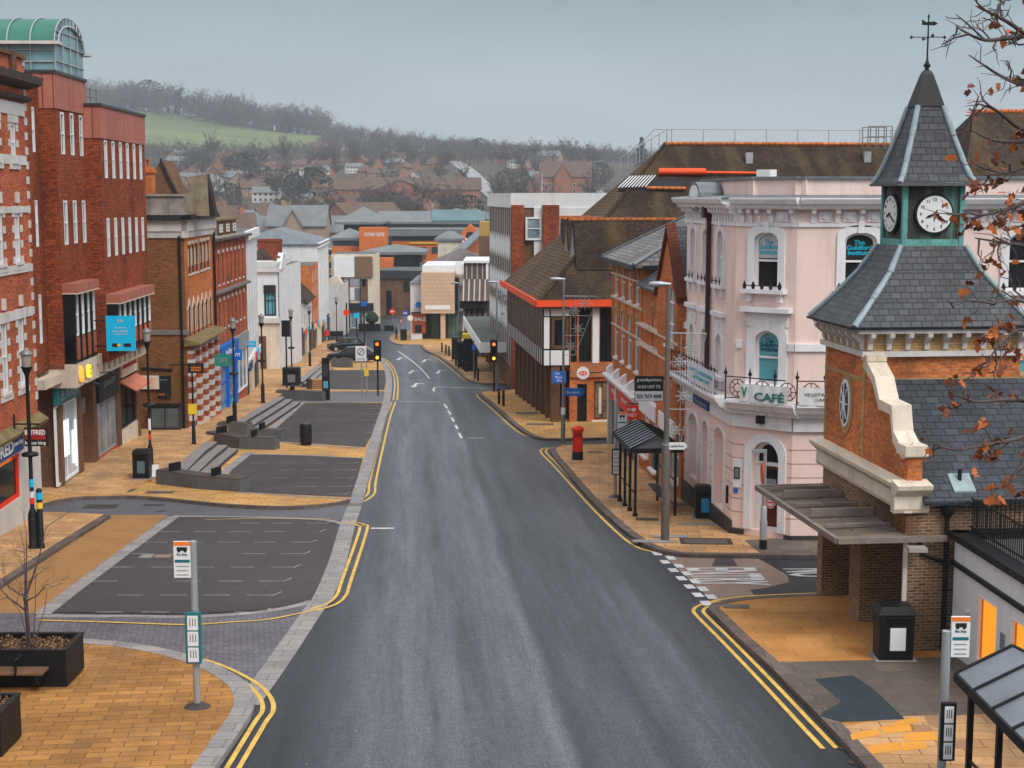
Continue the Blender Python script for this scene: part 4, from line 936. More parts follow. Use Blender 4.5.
for a, b in ((.05, .47), (.53, .95)): board(f_, lerp(x0, x1, a), lerp(x0, x1, b), z0+.1, z1-.1, -.28, -.25, glassy('cabinet_door', (.09, .11, .12), .3), r, 'door')
r, f_, x0, x1, z0, z1 = plaque('restaurant_sign', 'black projecting sign with orange lettering over the banded piers', 'sign', 188, 204, 363, 373, 77.2, blk_m, txt=[('zizzi', .5, .5, .55, .62, orng_m)])
mb = MB(); mb.tube((x0-1.0, 77.25, z1-.1), (x0, 77.25, z1-.1), .03); mb.build('bracket', black_m, r)

# ---- long brick terrace beyond it
f4 = Fr((f3.P(L3+.02, .1, 0)).xy, (-.028, 1)); L4 = f4.s_at(247, 300)
r = groot('brick_terrace', f4, 0, 'red brick terrace building with rows of tall windows over a blue shop', 'building')
zy = lambda y, x=212: f4.z_at(x, y)
up = []; md = []
n = 8; zt4, zb4 = zy(255), zy(287); zt5, zb5 = zy(305), zy(340)
for i in range(n):
    s = .5+i*(L4-1)/n; up.append((s+.15, s+.75, zb4, zt4)); md.append((s+.15, s+.75, zb5+.35, zt5, 'a', .15))
ztop = zy(243); zgr = zy(350)
L_, R_ = shell(r, f4, 0, L4, 12, zgr-5, ztop, red_b, up+md, rdep=.1)
wins(r, f4, up+md, dwood_m, glassd_m, w=.05, t=.05, sill=.06, sm=stone_m)
mb = MB()
for h in up+md: mb.box(f4, h[0]-.08, h[1]+.08, -.05, .02, h[3]+.02, h[3]+.22)
mb.build('lintels', stone_m, r)
mb = MB()
for i in range(n+1): s = .35+i*(L4-1)/n; mb.box(f4, s-.02, s+.2, -.05, .02, zgr, ztop-.02)
mb.build('brick_pilaster', red_b, r)
mb = MB(); mb.extr(f4, [(.05, ztop), (-.4, ztop+.1), (-.45, ztop+.25), (.05, ztop+.3)], 0, L4+.1); z = zy(296); mb.extr(f4, [(.05, z-.1), (-.3, z), (-.3, z+.12), (.05, z+.2)], 0, L4+.1); mb.build('cornice', plain('grey_moulding', (.17, .14, .13), .8, 0, .3), r)
mb = MB(); mb.box(f4, .0, 3.4, .3, 3.6, ztop, zy(229)); mb.build('tan_penthouse', plain('tan_cladding', (.33, .24, .10), .8, 0, .3, 1), r)
for a in (4.3, 6.9, 9.5):
    mb = MB(); mb.box(f4, a, a+1.7, .25, 2.6, ztop+.3, zy(222)); o = mb.build('dormer', brn_b, r); m = MB(); m.box(f4, a-.1, a+1.8, .15, 2.7, zy(222)+.001, zy(222)+.12); m.build('dormer_roof', moss_m, o); window(f4, (a+.4, a+1.3, ztop+.5, zy(226)), o, white_m, glassd_m, t=.22, w=.06)
mb = MB()
for a in (0, 1.5, 3.0): mb.tube(f4.P(a+.2, .2, ztop+.3), f4.P(a+.2, .2, ztop+1.3), .03)
for dz in (.8, 1.3): mb.tube(f4.P(.2, .2, ztop+dz), f4.P(3.2, .2, ztop+dz), .025)
mb.build('roof_rail', lgrey_m, r)
zb_ = zg(90)+.55; a = f4.s_at(216, 380); b = f4.s_at(234, 380)
mb = MB()
for q in (a, lerp(a, b, .5)-.15, b-.35): mb.box(f4, q, q+.35, -.25, .05, zb_-1, zgr-1.1)
mb.build('shop_pilaster', brightb_m, r)
s_ = board(f4, a, b, zgr-1.1, zgr-.02, -.35, .05, brightb_m, r, 'shop_sign'); text('halfords', f4, (a+b)/2, zgr-.5, .42, white_m, s_, width=(b-a)*.5, t=-.36, bold=.02)
for q in (a+.36, lerp(a, b, .5)+.21): window(f4, (q, q+(b-a)/2-.6, zb_+.5, zgr-1.12), r, brightb_m, glassl_m, t=-.1, w=.07, bars=(1, 0), name='shop_window')
mb = MB(); mb.box(f4, a+.3, b-.3, -.05, .1, zb_-1, zb_+.49); mb.build('stall_riser', col('pale_blue', (.10, .35, .50)), r)
c = f4.s_at(247, 380)
s_ = board(f4, b+.02, c, zgr-1.0, zgr-.02, -.2, .05, lgrey_m, r, 'shop_sign'); window(f4, (b+.3, c-.3, zb_+.3, zgr-1.02), r, white_m, glassl_m, t=-.05, w=.1, bars=(0, 2), name='shop_window')
plaque('projecting_sign', 'green oval projecting sign beside the blue shop front', 'sign', 214, 231, 354, 366, 84.5, col('sign_green', (.03, .26, .20)), txt=[('CAFE', .5, .5, .4, .6, lgrey_m)])
plaque('projecting_sign', 'dark blue projecting sign with a white emblem next to the green oval sign', 'sign', 234, 242, 349, 360, 92, brightb_m, txt=[('m', .5, .5, .3, .6, white_m)])
plaque('projecting_sign', 'cyan projecting sign on the farthest shop of the brick terrace', 'sign', 246, 256, 341, 347, 99, cyan_m, txt=[('shop', .5, .5, .5, .6, white_m)])
# ================================================================ right side of the street
UR = Vector((.107, -1)).normalized()
# ---- pink institute building
pc = G(731, 533, .12); fW = Fr((pc.x, pc.y), UR); LW = fW.s_at(683.5, 480); p2 = G(790, 540, .12)
fB = Fr((pc.x, pc.y), (p2.x-pc.x, p2.y-pc.y)); LB_ = (Vector((p2.x, p2.y))-Vector((pc.x, pc.y))).length; fC = Fr((p2.x, p2.y), (1, .0)); LC = 17.0
r = groot('pink_institute', fB, LB_/2, 'large pale pink stucco building with white window surrounds and a balcony cafe banner', 'building')
zB = lambda y, x=740: fB.z_at(x, y)
ztop = zB(177.5); zcT = zB(198); zcB = zB(209); zfB = zB(222.5); zbal = zB(398); zfas = zB(412); zpk = zB(426); zbase = -4.0; zpl = zB(521)
uB = [hp(fB, 754.5, 778.5, 232, 289, 'a')]; lB = [hp(fB, 755, 779, 331, 384, 'a')]
uB = [uB[0][:5]+((uB[0][1]-uB[0][0])*.32,)]; lB = [lB[0][:5]+((lB[0][1]-lB[0][0])*.38,)]
uC = []; lC = []
for c in (fC.s_at(860, 260), fC.s_at(936, 260), fC.s_at(1024, 260), fC.s_at(1100, 260)):
    uC.append((c-.52, c+.52)+uB[0][2:]); lC.append((c-.52, c+.52)+lB[0][2:])
uW = []; lW = []; gW = []
for a, b in ((690.5, 697), (702.5, 710), (717, 725)):
    s0, s1 = fW.s_at(a, 260), fW.s_at(b, 260); c = (s0+s1)/2; uW.append((c-.42, c+.42)+uB[0][2:5]+(.35,)); lW.append((c-.42, c+.42, zB(383), zB(340), 'a', .4))
for a, b, y0, y1 in ((689, 698, 413, 478), (702.5, 709, 420, 487), (714.5, 725, 427, 508)):
    s0, s1 = fW.s_at(a, 450), fW.s_at(b, 450); gW.append((s0, s1, fW.z_at((a+b)/2, y1), fW.z_at((a+b)/2, y0), 'a', .5))
door = hp(fB, 751.5, 778.5, 441.5, 531, 'a', .62)
mb = MB()
wall(mb, fW, LW, 0, zpk, zcT, uW+lW, .22); wall(mb, fB, 0, LB_, zpk, zcT, uB+lB, .22); wall(mb, fC, 0, LC, zpk, zcT, uC+lC, .22)
mb.face([fW.P(LW, 0, zbase), fW.P(LW, 9, zbase), fW.P(LW, 9, zcT), fW.P(LW, 0, zcT)]); mb.build('wall', pink_m, r)
mb = MB(); wall(mb, fW, LW, 0, zbase, zpk-.002, gW, .3); wall(mb, fB, 0, LB_, zbase, zpk-.002, [door], .35); wall(mb, fC, 0, LC, zbase, zpk-.002, [], .3)
o = mb.build('ground_floor_wall', pink2_m, r)
mb = MB()
for h in gW: mb.face([fW.P(a, .29, b) for a, b in perim(h)])
mb.build('blind_arch', trim_m, r)
mb = MB()   # rustication joints
z = zpl+.3
while z < zpk-.2:
    for f_, a, b in ((fW, LW, 0), (fB, 0, door[0]-.3), (fB, door[1]+.3, LB_), (fC, 0, LC)):
        segs = [(a, b)]
        if f_ is fW:
            cut = sorted([LW]+[v for h in gW for v in (h[0]-.15, h[1]+.15)]+[0]); segs = [(cut[i], cut[i+1]) for i in range(0, len(cut)-1, 2)]
        for c, d in segs: mb.box(f_, c, d, -.008, .01, z, z+.03)
    z += .46
mb.build('stucco_joints', col('pink_joint', (.42, .27, .24)), r)
mb = MB()
for f_, a, b in ((fW, LW, .03), (fB, -.03, door[0]-.25), (fB, door[1]+.25, LB_), (fC, 0, LC)): mb.box(f_, a, b, -.07, .02, zbase, f_ is fW and zpl or zpl-.25)
mb.build('plinth', plinth_m, r)
winh = []
for f_, hs in ((fB, uB), (fC, uC)):
    for i, h in enumerate(hs): window(f_, h, r, white_m, glassd_m, t=.14, w=.08, bars=(1, 0))
for h in lB+lC: window(fB if h in lB else fC, h, r, white_m, glasst_m, t=.14, w=.08, bars=(1, 0))
for h in uW+lW: window(fW, h, r, trim_m, blind_m, t=.12, w=.07, bars=(1, 0))
# blind with the institute's name in each arched window
def institute(f_, h, t_, bl):
    zz = lerp(h[2], h[3], .62); hh = (h[3]-zz)*.5; c = (h[0]+h[1])/2; w_ = (h[1]-h[0])
    b = MB(); q = [(a*1.0, z_) for a, z_ in shrink(perim(h), .09)]; zlo = lerp(h[2], h[3], .54)
    q2 = [(a, max(z_, zlo)) for a, z_ in q]; b.face([f_.P(a, .155, z_) for a, z_ in q2]); o = b.build('poster_or_lit_panel', bl, r)
    for k, tx in enumerate(('The', 'Guildford', 'Institute')):
        text(tx, f_, c, lerp(h[3]-.32, zlo+.2, k/2), .15, t_, o, width=w_*(.35, .78, .7)[k], t=.145, bold=.02)
institute(fB, uB[0], tealink_m, blind_m); institute(fB, lB[0], col('dark_teal_ink', (.01, .09, .14)), glasst_m); institute(fC, uC[0], col('bright_teal_ink', (.01, .50, .70)), blk_m)
# surrounds, sills and small iron guards
for f_, hs, kind in ((fB, uB, 'u'), (fC, uC, 'u'), (fW, uW, 'u'), (fB, lB, 'l'), (fC, lC, 'l'), (fW, lW, 'l'), (fW, gW, 'g'), (fB, [door], 'd')):
    for h in hs:
        k = .6 if f_ is fW else 1
        mb = MB(); w_ = {'u': .24, 'l': .3, 'g': .12, 'd': .26}[kind]*k; p = perim(h); c = (h[0]+h[1])/2; m_ = (h[2]+h[3])/2
        K1 = (h[1]-h[0]+2*w_)/(h[1]-h[0]); q = [(c+(a-c)*K1, h[2] if b == h[2] else h[2]+(b-h[2])*((h[3]-h[2]+w_)/(h[3]-h[2]))) for a, b in p]
        n = len(p)
        for i in range(1, n):
            j = (i+1) % n; A, B_, C_, D_ = q[i], q[j], p[j], p[i]
            for t0_, (P1, P2, P3, P4) in ((-.06, (A, B_, C_, D_)),): mb.face([f_.P(P1[0], t0_, P1[1]), f_.P(P4[0], t0_, P4[1]), f_.P(P3[0], t0_, P3[1]), f_.P(P2[0], t0_, P2[1])])
            mb.face([f_.P(A[0], -.06, A[1]), f_.P(B_[0], -.06, B_[1]), f_.P(B_[0], .01, B_[1]), f_.P(A[0], .01, A[1])]); mb.face([f_.P(D_[0], -.06, D_[1]), f_.P(D_[0], .01, D_[1]), f_.P(C_[0], .01, C_[1]), f_.P(C_[0], -.06, C_[1])])
        if kind == 'u': mb.box(f_, c-.1, c+.1, -.1, 0, h[3]-.02, h[3]+.34)
        if kind in 'ul':
            mb.box(f_, h[0]-w_-.1, h[1]+w_+.1, -.32*k, .13, h[2]-.14, h[2]-.003)
            for q_ in (h[0]-w_+.05, h[1]+w_-.2): mb.box(f_, q_, q_+.15, -.2*k, 0, h[2]-.42, h[2]-.142)
        if kind == 'l':
            mb.box(f_, h[0]-w_, h[1]+w_, -.05, .005, h[3]+w_*.5, h[3]+.62); mb.box(f_, h[0]-w_-.15, h[1]+w_+.15, -.3*k, 0, h[3]+.623, h[3]+.78)
            mb.plate(f_, [(c-.12, h[3]+.02), (c+.12, h[3]+.02), (c+.16, h[3]+.4), (c-.16, h[3]+.4)], -.1, 0)
        o = mb.build('window_surround' if kind != 'd' else 'door_surround', trim_m, r)
        if kind == 'u':
            m = MB(); nn = 5 if f_ is not fW else 3; z = h[2]
            m.box(f_, h[0]-.25*k, h[1]+.25*k, -.29*k, -.26*k, z+.1, z+.13)
            for i in range(nn):
                s = lerp(h[0]-.2*k, h[1]+.2*k, i/(nn-1)); m.plate(f_, [(s-.02, z-.1), (s+.02, z-.1), (s+.07, z+.12), (s, z+.27), (s-.07, z+.12)], -.3*k, -.27*k)
            m.build('iron_guard', blk_m, r)
# cornices, frieze with consoles and rosettes
mb = MB()
def runs(fn):
    fn(fW, LW-.2, .0); fn(fB, 0, LB_); fn(fC, 0, LC)
def cor(f_, a, b):
    mb.extr(f_, [(.05, zcB), (-.3, zcB), (-.36, zcB+.06), (-.36, zcB+.13), (-.52, zcB+.18), (-.6, zcT-.04), (-.6, zcT), (.05, zcT+.03)], a-(.0 if f_ is fC else .0), b+(.22 if f_ is fB else 0))
runs(cor); runs(lambda f_, a, b: mb.box(f_, a, b, -.06, .02, zfB-.12, zfB)); mb.build('cornice', trim_m, r)
mb = MB(); runs(lambda f_, a, b: mb.extr(f_, [(.5, zcT+.003), (-.55, zcT+.003), (-.5, zcT+.02), (.5, zcT+.1)], a, b+.1)); mb.build('lead_flashing', lead_m, r)
mb = MB(); dz = (zfB+.0, zcB-.005); mb2 = MB()
for f_, a, b, st in ((fW, LW, 0, .42), (fB, .1, 1.1, .3), (fB, 1.15, LB_, .78), (fC, .35, LC, .78)):
    s = a+.06
    while s < b-.05:
        mb.extr(f_, [(.01, dz[0]), (-.08, dz[0]), (-.1, dz[1]-.2), (-.26, dz[1]-.12), (-.26, dz[1]), (.01, dz[1])], s, s+.14); 
        if st > .5 and s+st < b: c = s+.07+st/2; mb2.box(f_, c-.19, c+.19, -.05, 0, lerp(*dz, .1), lerp(*dz, .85)); mb2.disc(f_, c, lerp(*dz, .48), .1, -.09, -.05, 10)
        s += st
mb.build('consoles', trim_m, r); mb2.build('rosettes', trim_m, r)
mb = MB()
for f_, a, b in ((fW, LW, -.1), (fB, .1, LB_), (fC, 0, LC)): mb.box(f_, a, b, .55, .75, zcT-.1, ztop-.06)
mb.build('attic_wall', pink_m, r); mb = MB()
for f_, a, b in ((fW, LW, -.05), (fB, .05, LB_), (fC, 0, LC)): mb.box(f_, a, b, .45, .85, ztop-.058, ztop+.03)
mb.build('attic_coping', lead_m, r)
mb = MB(); mb.face([fW.P(LW, .8, ztop-.3), fB.P(0, .8, ztop-.3), fB.P(LB_, .8, ztop-.3), fC.P(LC, .8, ztop-.3), fC.P(LC, 6, ztop-.3), fW.P(LW, 9, ztop-.3)]); mb.build('roof', flat_m, r)
# round pediment
s = fW.s_at(703, 190); mb = MB(); mb.disc(fW, s+.1, zcT+.05, .85, -.35, .45, 24, .52); mb.build('round_pediment', lead_m, r); mb = MB(); mb.disc(fW, s+.1, zcT+.05, .68, -.38, -.34, 24, .40); mb.build('pediment_face', trim_m, r)
s = fB.s_at(742, 174); mb = MB(); mb.box(fB, s-.25, s+.25, 1.5, 2, ztop-.3, ztop+.28); mb.build('roof_vent', white_m, r)
# string course
zst = zB(346, 760)
mb = MB(); band(mb, fB, .1, uB[0][0]-.4, zst-.1, zst+.14, .08); band(mb, fB, lB[0][1]+.33, LB_, zst-.1, zst+.14, .08); band(mb, fC, 0, lC[0][0]-.4, zst-.1, zst+.14, .08); band(mb, fW, LW, lW[0][0]-.25, zst-.1, zst+.14, .08); mb.build('string_course', trim_m, r)
# balcony
mb = MB()
def bal(f_, a, b): mb.extr(f_, [(0, zfas), (-.28, zfas), (-.34, zfas+.1), (-.5, zfas+.18), (-.62, zbal-.1), (-.66, zbal-.08), (-.66, zbal), (0, zbal+.02)], a, b+(.3 if f_ is fB else (.07 if f_ is fW else 0)))
runs(bal); runs(lambda f_, a, b: mb.box(f_, a, b, -.12, .01, zpk, zfas-.003)); mb.build('balcony_slab', trim_m, r)
mb = MB()
for f_, a, b in ((fB, 0, LB_), (fC, 0, LC)):
    s = a
    while s < b: mb.box(f_, s, s+.06, -.33, -.27, zfas+.01, zfas+.1); s += .12
mb.build('dentils', trim_m, r)
rust_m = plain('rusty_iron', (.06, .025, .018), .6, .3, .3)
mb = MB()
a = LW-.2
while a < 0: mb.tube(fW.P(a, -.58, zbal), fW.P(a, -.58, zbal+.85), .014, .014, 4); mb.tube(fW.P(a, -.58, zbal+.85), fW.P(a, -.58, zbal+1.02), .035, .004, 4); a += .42
mb.tube(fW.P(LW-.2, -.58, zbal+.9), fW.P(.02, -.58, zbal+.9), .02); mb.tube(fW.P(LW-.2, -.58, zbal+.12), fW.P(.02, -.58, zbal+.12), .02); 
for f_, L in ((fB, LB_), (fC, LC)):
    a = 0
    while a < L:
        mb.tube(f_.P(a, -.58, zbal), f_.P(a, -.58, zbal+.85), .025, .025, 4); mb.disc(f_, a, zbal+.9, .07, -.6, -.56, 6); mb.tube(f_.P(a, -.58, zbal+.9), f_.P(a, -.58, zbal+1.12), .04, .005, 4)
        c = a+.45
        for rr_ in (.3, .14): mb.path([f_.P(c+rr_*math.cos(k*math.pi/5), -.58, zbal+.42+rr_*math.sin(k*math.pi/5)) for k in range(11)], .016, n=4)
        for k in range(8): mb.tube(f_.P(c+.14*math.cos(k*math.pi/4), -.58, zbal+.42+.14*math.sin(k*math.pi/4)), f_.P(c+.3*math.cos(k*math.pi/4), -.58, zbal+.42+.3*math.sin(k*math.pi/4)), .014, .014, 4)
        a += .9
    mb.tube(f_.P(0, -.58, zbal+.78), f_.P(L, -.58, zbal+.78), .02); mb.tube(f_.P(0, -.58, zbal+.08), f_.P(L, -.58, zbal+.08), .02)
mb.build('balcony_railing', rust_m, r)
# door
mb = MB(); p = perim(door); ring(mb, fB, p, .12, .22, .3); zt_ = lerp(door[2], door[3], .74); mb.box(fB, door[0]+.1, door[1]-.1, .2, .3, zt_-.06, zt_+.06); mb.box(fB, door[0]+.1, door[0]+.28, .2, .3, door[2], zt_); fo = mb.build('door_frame', white_m, r)
mb = MB(); mb.box(fB, door[0]+.28, door[1]-.12, .25, .31, door[2]-.1, zt_-.062); do = mb.build('door', plain('mahogany_door', (.10, .022, .012), .35, 0, .2, 3), r)
for a in (.2, .62): m = MB(); m.box(fB, lerp(door[0]+.28, door[1]-.12, a-.1), lerp(door[0]+.28, door[1]-.12, a+.26), .235, .25, lerp(door[2], zt_, .35), lerp(door[2], zt_, .92)); m.build('door_pane', glassd_m, do)
m = MB(); m.face([fB.P(a, .28, b) for a, b in shrink([q for q in p if q[1] > zt_-.3] , .0)]); m.face([fB.P(door[0], .34, door[2]-.2), fB.P(door[1], .34, door[2]-.2), fB.P(door[1], .34, door[3]), fB.P(door[0], .34, door[3])]); m.build('fanlight', glassd_m, fo)
c = lerp(door[0]+.28, door[1]-.12, .52); m = MB(); m.disc(fB, c, lerp(door[2], zt_, .42), .2, .22, .232, 20); o = m.build('door_notice', white_m, do); m = MB(); m.path([fB.P(c+.15*math.cos(k*math.pi/8), .215, lerp(door[2], zt_, .42)+.15*math.sin(k*math.pi/8)) for k in range(17)], .022, n=4); m.box(fB, c-.1, c+.1, .21, .22, lerp(door[2], zt_, .42)-.025, lerp(door[2], zt_, .42)+.025); m.build('red_ring', signr_m, o)
board(fB, c-.25, c+.2, lerp(door[2], zt_, .62), lerp(door[2], zt_, .78), .225, .235, glassl_m, do, 'door_notice')
# wing drainpipe, name board, camera box
mb = MB(); s = fW.s_at(711, 300); mb.tube(fW.P(s, -.12, zbal), fW.P(s, -.12, zfB+.1), .09); mb.box(fW, s-.2, s+.16, -.35, .02, zfB+.1, zfB+.55); mb.build('downpipe', plain('dark_pipe', (.055, .025, .02), .6), r)
a, b = fW.s_at(698, 400), fW.s_at(713, 402)
o = board(fW, a, b, zpk+.08, zfas-.06, -.2, -.12, navy_m, r, 'name_board'); text('The Institute', fW, (a+b)/2, (zpk+zfas)/2, .16, lgrey_m, o, width=(b-a)*.8, t=-.21)
s, z = fB.sz(763, 419); m = MB(); m.box(fB, s-.13, s+.13, -.28, -.12, z-.13, z+.13); m.disc(fB, s, z, .06, -.3, -.28, 8); m.build('alarm_box', blk_m, r)
x0, x1 = fB.s_at(733.5, 480), fB.s_at(741.5, 480); z1, z0 = fB.z_at(738, 459), fB.z_at(738, 487)
o = board(fB, x0, x1, z0, z1, -.05, 0, white_m, r, 'notice_case'); board(fB, x0+.04, x1-.04, lerp(z0, z1, .3), lerp(z0, z1, .72), -.07, -.05, blk_m, o, 'case_frame'); board(fB, x0+.08, x1-.08, lerp(z0, z1, .35), lerp(z0, z1, .67), -.075, -.07, glassl_m, o, 'case_notice')
board(fB, x0+.02, x0+.17, z0-.2, z0-.05, -.04, 0, brightb_m, r, 'small_plaque')
s = fW.s_at(729, 485); z = fW.z_at(729, 495); board(fW, s-.2, s-.05, z-.3, z+.3, -.06, 0, blk_m, r, 'letter_box')
# banners (lifted off as things of their own)
def banner(name, label, f_, a, b, z0, z1, mat, items, t=-.68, sag=.05):
    rr = groot(name, f_, (a+b)/2, label, 'banner', z=z0); m = MB(); K_ = 16
    rows = [[f_.P(lerp(a, b, k/K_), t-.02*math.sin(k*1.7), lerp(z0, z1, v)-sag*math.sin(math.pi*k/K_)) for k in range(K_+1)] for v in (0, .5, 1)]
    m.grid(rows); m.grid([[p+Vector((0, .01, 0)) for p in rw] for rw in rows][::-1]); m.build('cloth', mat, rr)
    for tx, u, v, hh, ww, mt, bo in items: text(tx, f_, lerp(a, b, u), lerp(z0, z1, v)-sag*.8, hh*(z1-z0), mt, rr, width=ww*(b-a) if ww else None, t=t-.03, bold=bo)
a = fB.s_at(741, 390, -.6); m_ = fB.s_at(789, 390, -.6)
banner('cafe_banner', 'white banner with large green V CAFE lettering on the pink building railing', fB, a, m_, zbal+.03, zbal+.62, white_m, [('V', .1, .55, .6, .12, greensn_m, .03), ('CAFÉ', .62, .42, .58, .62, greensn_m, .03)])
banner('menu_banner', 'white banner with small grey wording, right of the V CAFE lettering', fC, 0.05, 2.6, zbal+.03, zbal+.6, whiter_m, [('VEGETARIAN / VEGAN', .42, .66, .16, .72, ink_m, .0), ('CASTLE STREET', .45, .36, .14, .5, ink_m, 0)])
a, b = fW.s_at(690.5, 375, -.6), fW.s_at(717, 385, -.6)
banner('wing_banner', 'pale banner with teal writing along the side balcony of the pink building', fW, a, b, zbal+.15, zbal+.85, whiter_m, [('A DELICIOUS VEGETARIAN', .5, .66, .2, .85, tealink_m, .01), ('and VEGAN CAFE', .5, .36, .2, .6, tealink_m, .01)], sag=.0)

# ---- victorian orange brick building
pA = Vector((5.0, 78)); pB = Vector((fW.P(LW, 0, 0).x, fW.P(LW, 0, 0).y)); fV = Fr(pA, (pB.x-pA.x, pB.y-pA.y)); LV = (pB-pA).length
r = groot('victorian_bank', fV, LV/2, 'ornate orange brick building with slate roofs and pointed gable beside the pink building', 'building')
sa, sb, sc_ = fV.s_at(612.5, 320), fV.s_at(642.5, 320), fV.s_at(664.5, 320)
zV = lambda x, y: fV.z_at(x, y)
zeA = zV(639, 264); zeB = zV(655, 290); zeC = zV(688, 292); zco = zV(640, 398); zm1 = zV(640, 312)
def spread(n, a, b, w, z0, z1, *k): return [(lerp(a, b, (i+.5)/n)-w/2, lerp(a, b, (i+.5)/n)+w/2, z0, z1)+k for i in range(n)]
hA = spread(4, sa+.3, sb-.3, .8, zV(636.5, 304), zV(637, 270), 'g', .5) + spread(4, sa+.3, sb-.3, .9, zV(637, 372), zV(637, 318), 'a', .4)
shell(r, fV, sa, sb, 12, zco-.3, zeA, org_b, hA, roof=None, rdep=.1); wins(r, fV, hA, white_m, glass_m, w=.05, t=.05, sill=.1, sm=white_m)
hB = spread(1, sb+.2, sc_-.1, .55, zV(652, 346), zV(652, 306), 'g', .4); hC = [(fV.s_at(673.5, 310), fV.s_at(682, 310), zV(678, 346), zV(678, 281), 'g', .7)]
shell(r, fV, sb, sc_, 10, zco-.3, zeB, org_b, hB, roof=None); wins(r, fV, hB, white_m, glassl_m, w=.06, sill=.12)
mb = MB(); cg = (sc_+LV)/2+.1; wall(mb, fV, sc_, LV, zco-.3, zeC, hC, .2, -.3); zap = zV(672, 226)
mb.plate(fV, [(sc_, zeC), (LV, zeC), (cg, zap)], -.3, .0); mb.face([fV.P(sc_, 6, zco), fV.P(sc_, -.3, zco), fV.P(sc_, -.3, zeC), fV.P(sc_, 6, zeC)]); mb.face([fV.P(LV, -.3, zco), fV.P(LV, .4, zco), fV.P(LV, .4, zeC), fV.P(LV, -.3, zeC)]); mb.build('gable_wall', org_b, r); 
window(fV, hC[0], r, white_m, glassl_m, t=-.2, w=.07, bars=(2, 1), sill=.4)
mb = MB()
for a, b in (((sc_-.2, zeC-.2), (cg, zap+.15)), ((cg, zap+.15), (LV+.2, zeC-.2))):
    mb.plate(fV, [a, b, (b[0], b[1]-.25), (a[0], a[1]-.25)], -.42, -.02)
mb.build('bargeboard', brick('rake_tiles', (.17, .05, .032), (.11, .035, .025), (.08, .03, .02), .3, .16, .02, .8, .3), r)
mb = MB(); mb.face([fV.P(sc_-.1, -.3, zeC), fV.P(cg, -.3, zap+.02), fV.P(cg, 8, zap+.02), fV.P(sc_-.1, 8, zeC)]); mb.face([fV.P(cg, -.3, zap+.02), fV.P(LV, -.3, zeC), fV.P(LV, 8, zeC), fV.P(cg, 8, zap+.02)]); mb.build('gable_roof', slate_m, r)
mb = MB(); hiproof(mb, fV, sa-.5, sb+.35, -.5, 9.5, zeA, zV(660, 212)+.3, 3.6, 2.2); mb.build('roof', slate2_m, r)
L_, R_ = sides(fV, sa-.5, sb+.35, 9)
mb = MB(); rA = fV.P(sb+.35-2.2, 4.5, zV(660, 212)+.35); mb.tube(fV.P(sb+.35, -.5, zeA+.03), rA, .11, .11, 6); mb.tube(rA, fV.P(sa-.5+3.6, 4.5, zV(660, 212)+.35), .09, .09, 6); mb.tube(fV.P(sa-.5, -.5, zeA+.03), fV.P(sa+3.1, 4.5, zV(660, 212)+.35), .07, .07, 6); mb.build('lead_hips', lead_m, r)
mb = MB(); mb.box(fV, sa-.52, sb+.4, -.56, -.4, zeA-.22, zeA-.0); mb.box(R_, -.06, 5, -.06, .1, zeA-.22, zeA-.001); mb.build('gutter', black_m, r)
mb = MB(); mb.extr(fV, [(-.35, zeB), (-.35, zeB+.08), (2.2, zeB+1.8), (2.2, zeB+1.6)], sb+.05, sc_); mb.build('low_roof', slate_m, r)
mb = MB()
for h in hA+hB:
    c = (h[0]+h[1])/2; w_ = (h[1]-h[0])/2; rs = h[5]
    for k in range(9):
        th = math.pi*k/8; th2 = math.pi*(k+1)/8
        if k < 8:
            q = [(c+(w_+.02)*math.cos(th), h[3]-rs+rs*math.sin(th)+.02), (c+(w_+.02)*math.cos(th2), h[3]-rs+rs*math.sin(th2)+.02), (c+(w_+.2)*math.cos(th2), h[3]-rs+(rs+.22)*math.sin(th2)), (c+(w_+.2)*math.cos(th), h[3]-rs+(rs+.22)*math.sin(th))]
            mb.plate(fV, q[::-1], -.05, .0)
mb.build('window_arches', yel_b, r)
mb = MB()
for z, hh in ((zm1+.1, .14), (zV(640, 283), .08), (zV(640, 340), .08)): mb.box(fV, sa-.08, sb+.08, -.07, .0, z, z+hh)
for z in (zV(655, 330), zV(655, 350)): mb.box(fV, sb+.1, LV, -.34, 0, z, z+.08)
mb.build('stone_band', cream_m, r)
mb = MB()
for i in range(5):
    s = lerp(sa, sb-.25, i/4)+.02; mb.box(fV, s, s+.22, -.05, 0, zV(637, 376), zeA-.2)
mb.build('brick_pilaster', org_b, r)
mb = MB()
for i in range(5): s = lerp(sa, sb-.3, i/4); mb.extr(fV, [(0, zco+.1), (-.3, zco+.12), (-.32, zco+.35), (-.18, zco+.5), (0, zco+.6)], s, s+.34)
mb.extr(fV, [(.1, zco-.3), (-.25, zco-.28), (-.5, zco-.02), (-.52, zco+.1), (.1, zco+.13)], sa-.15, sb+.2); mb.build('stone_corbel', trim_m, r)
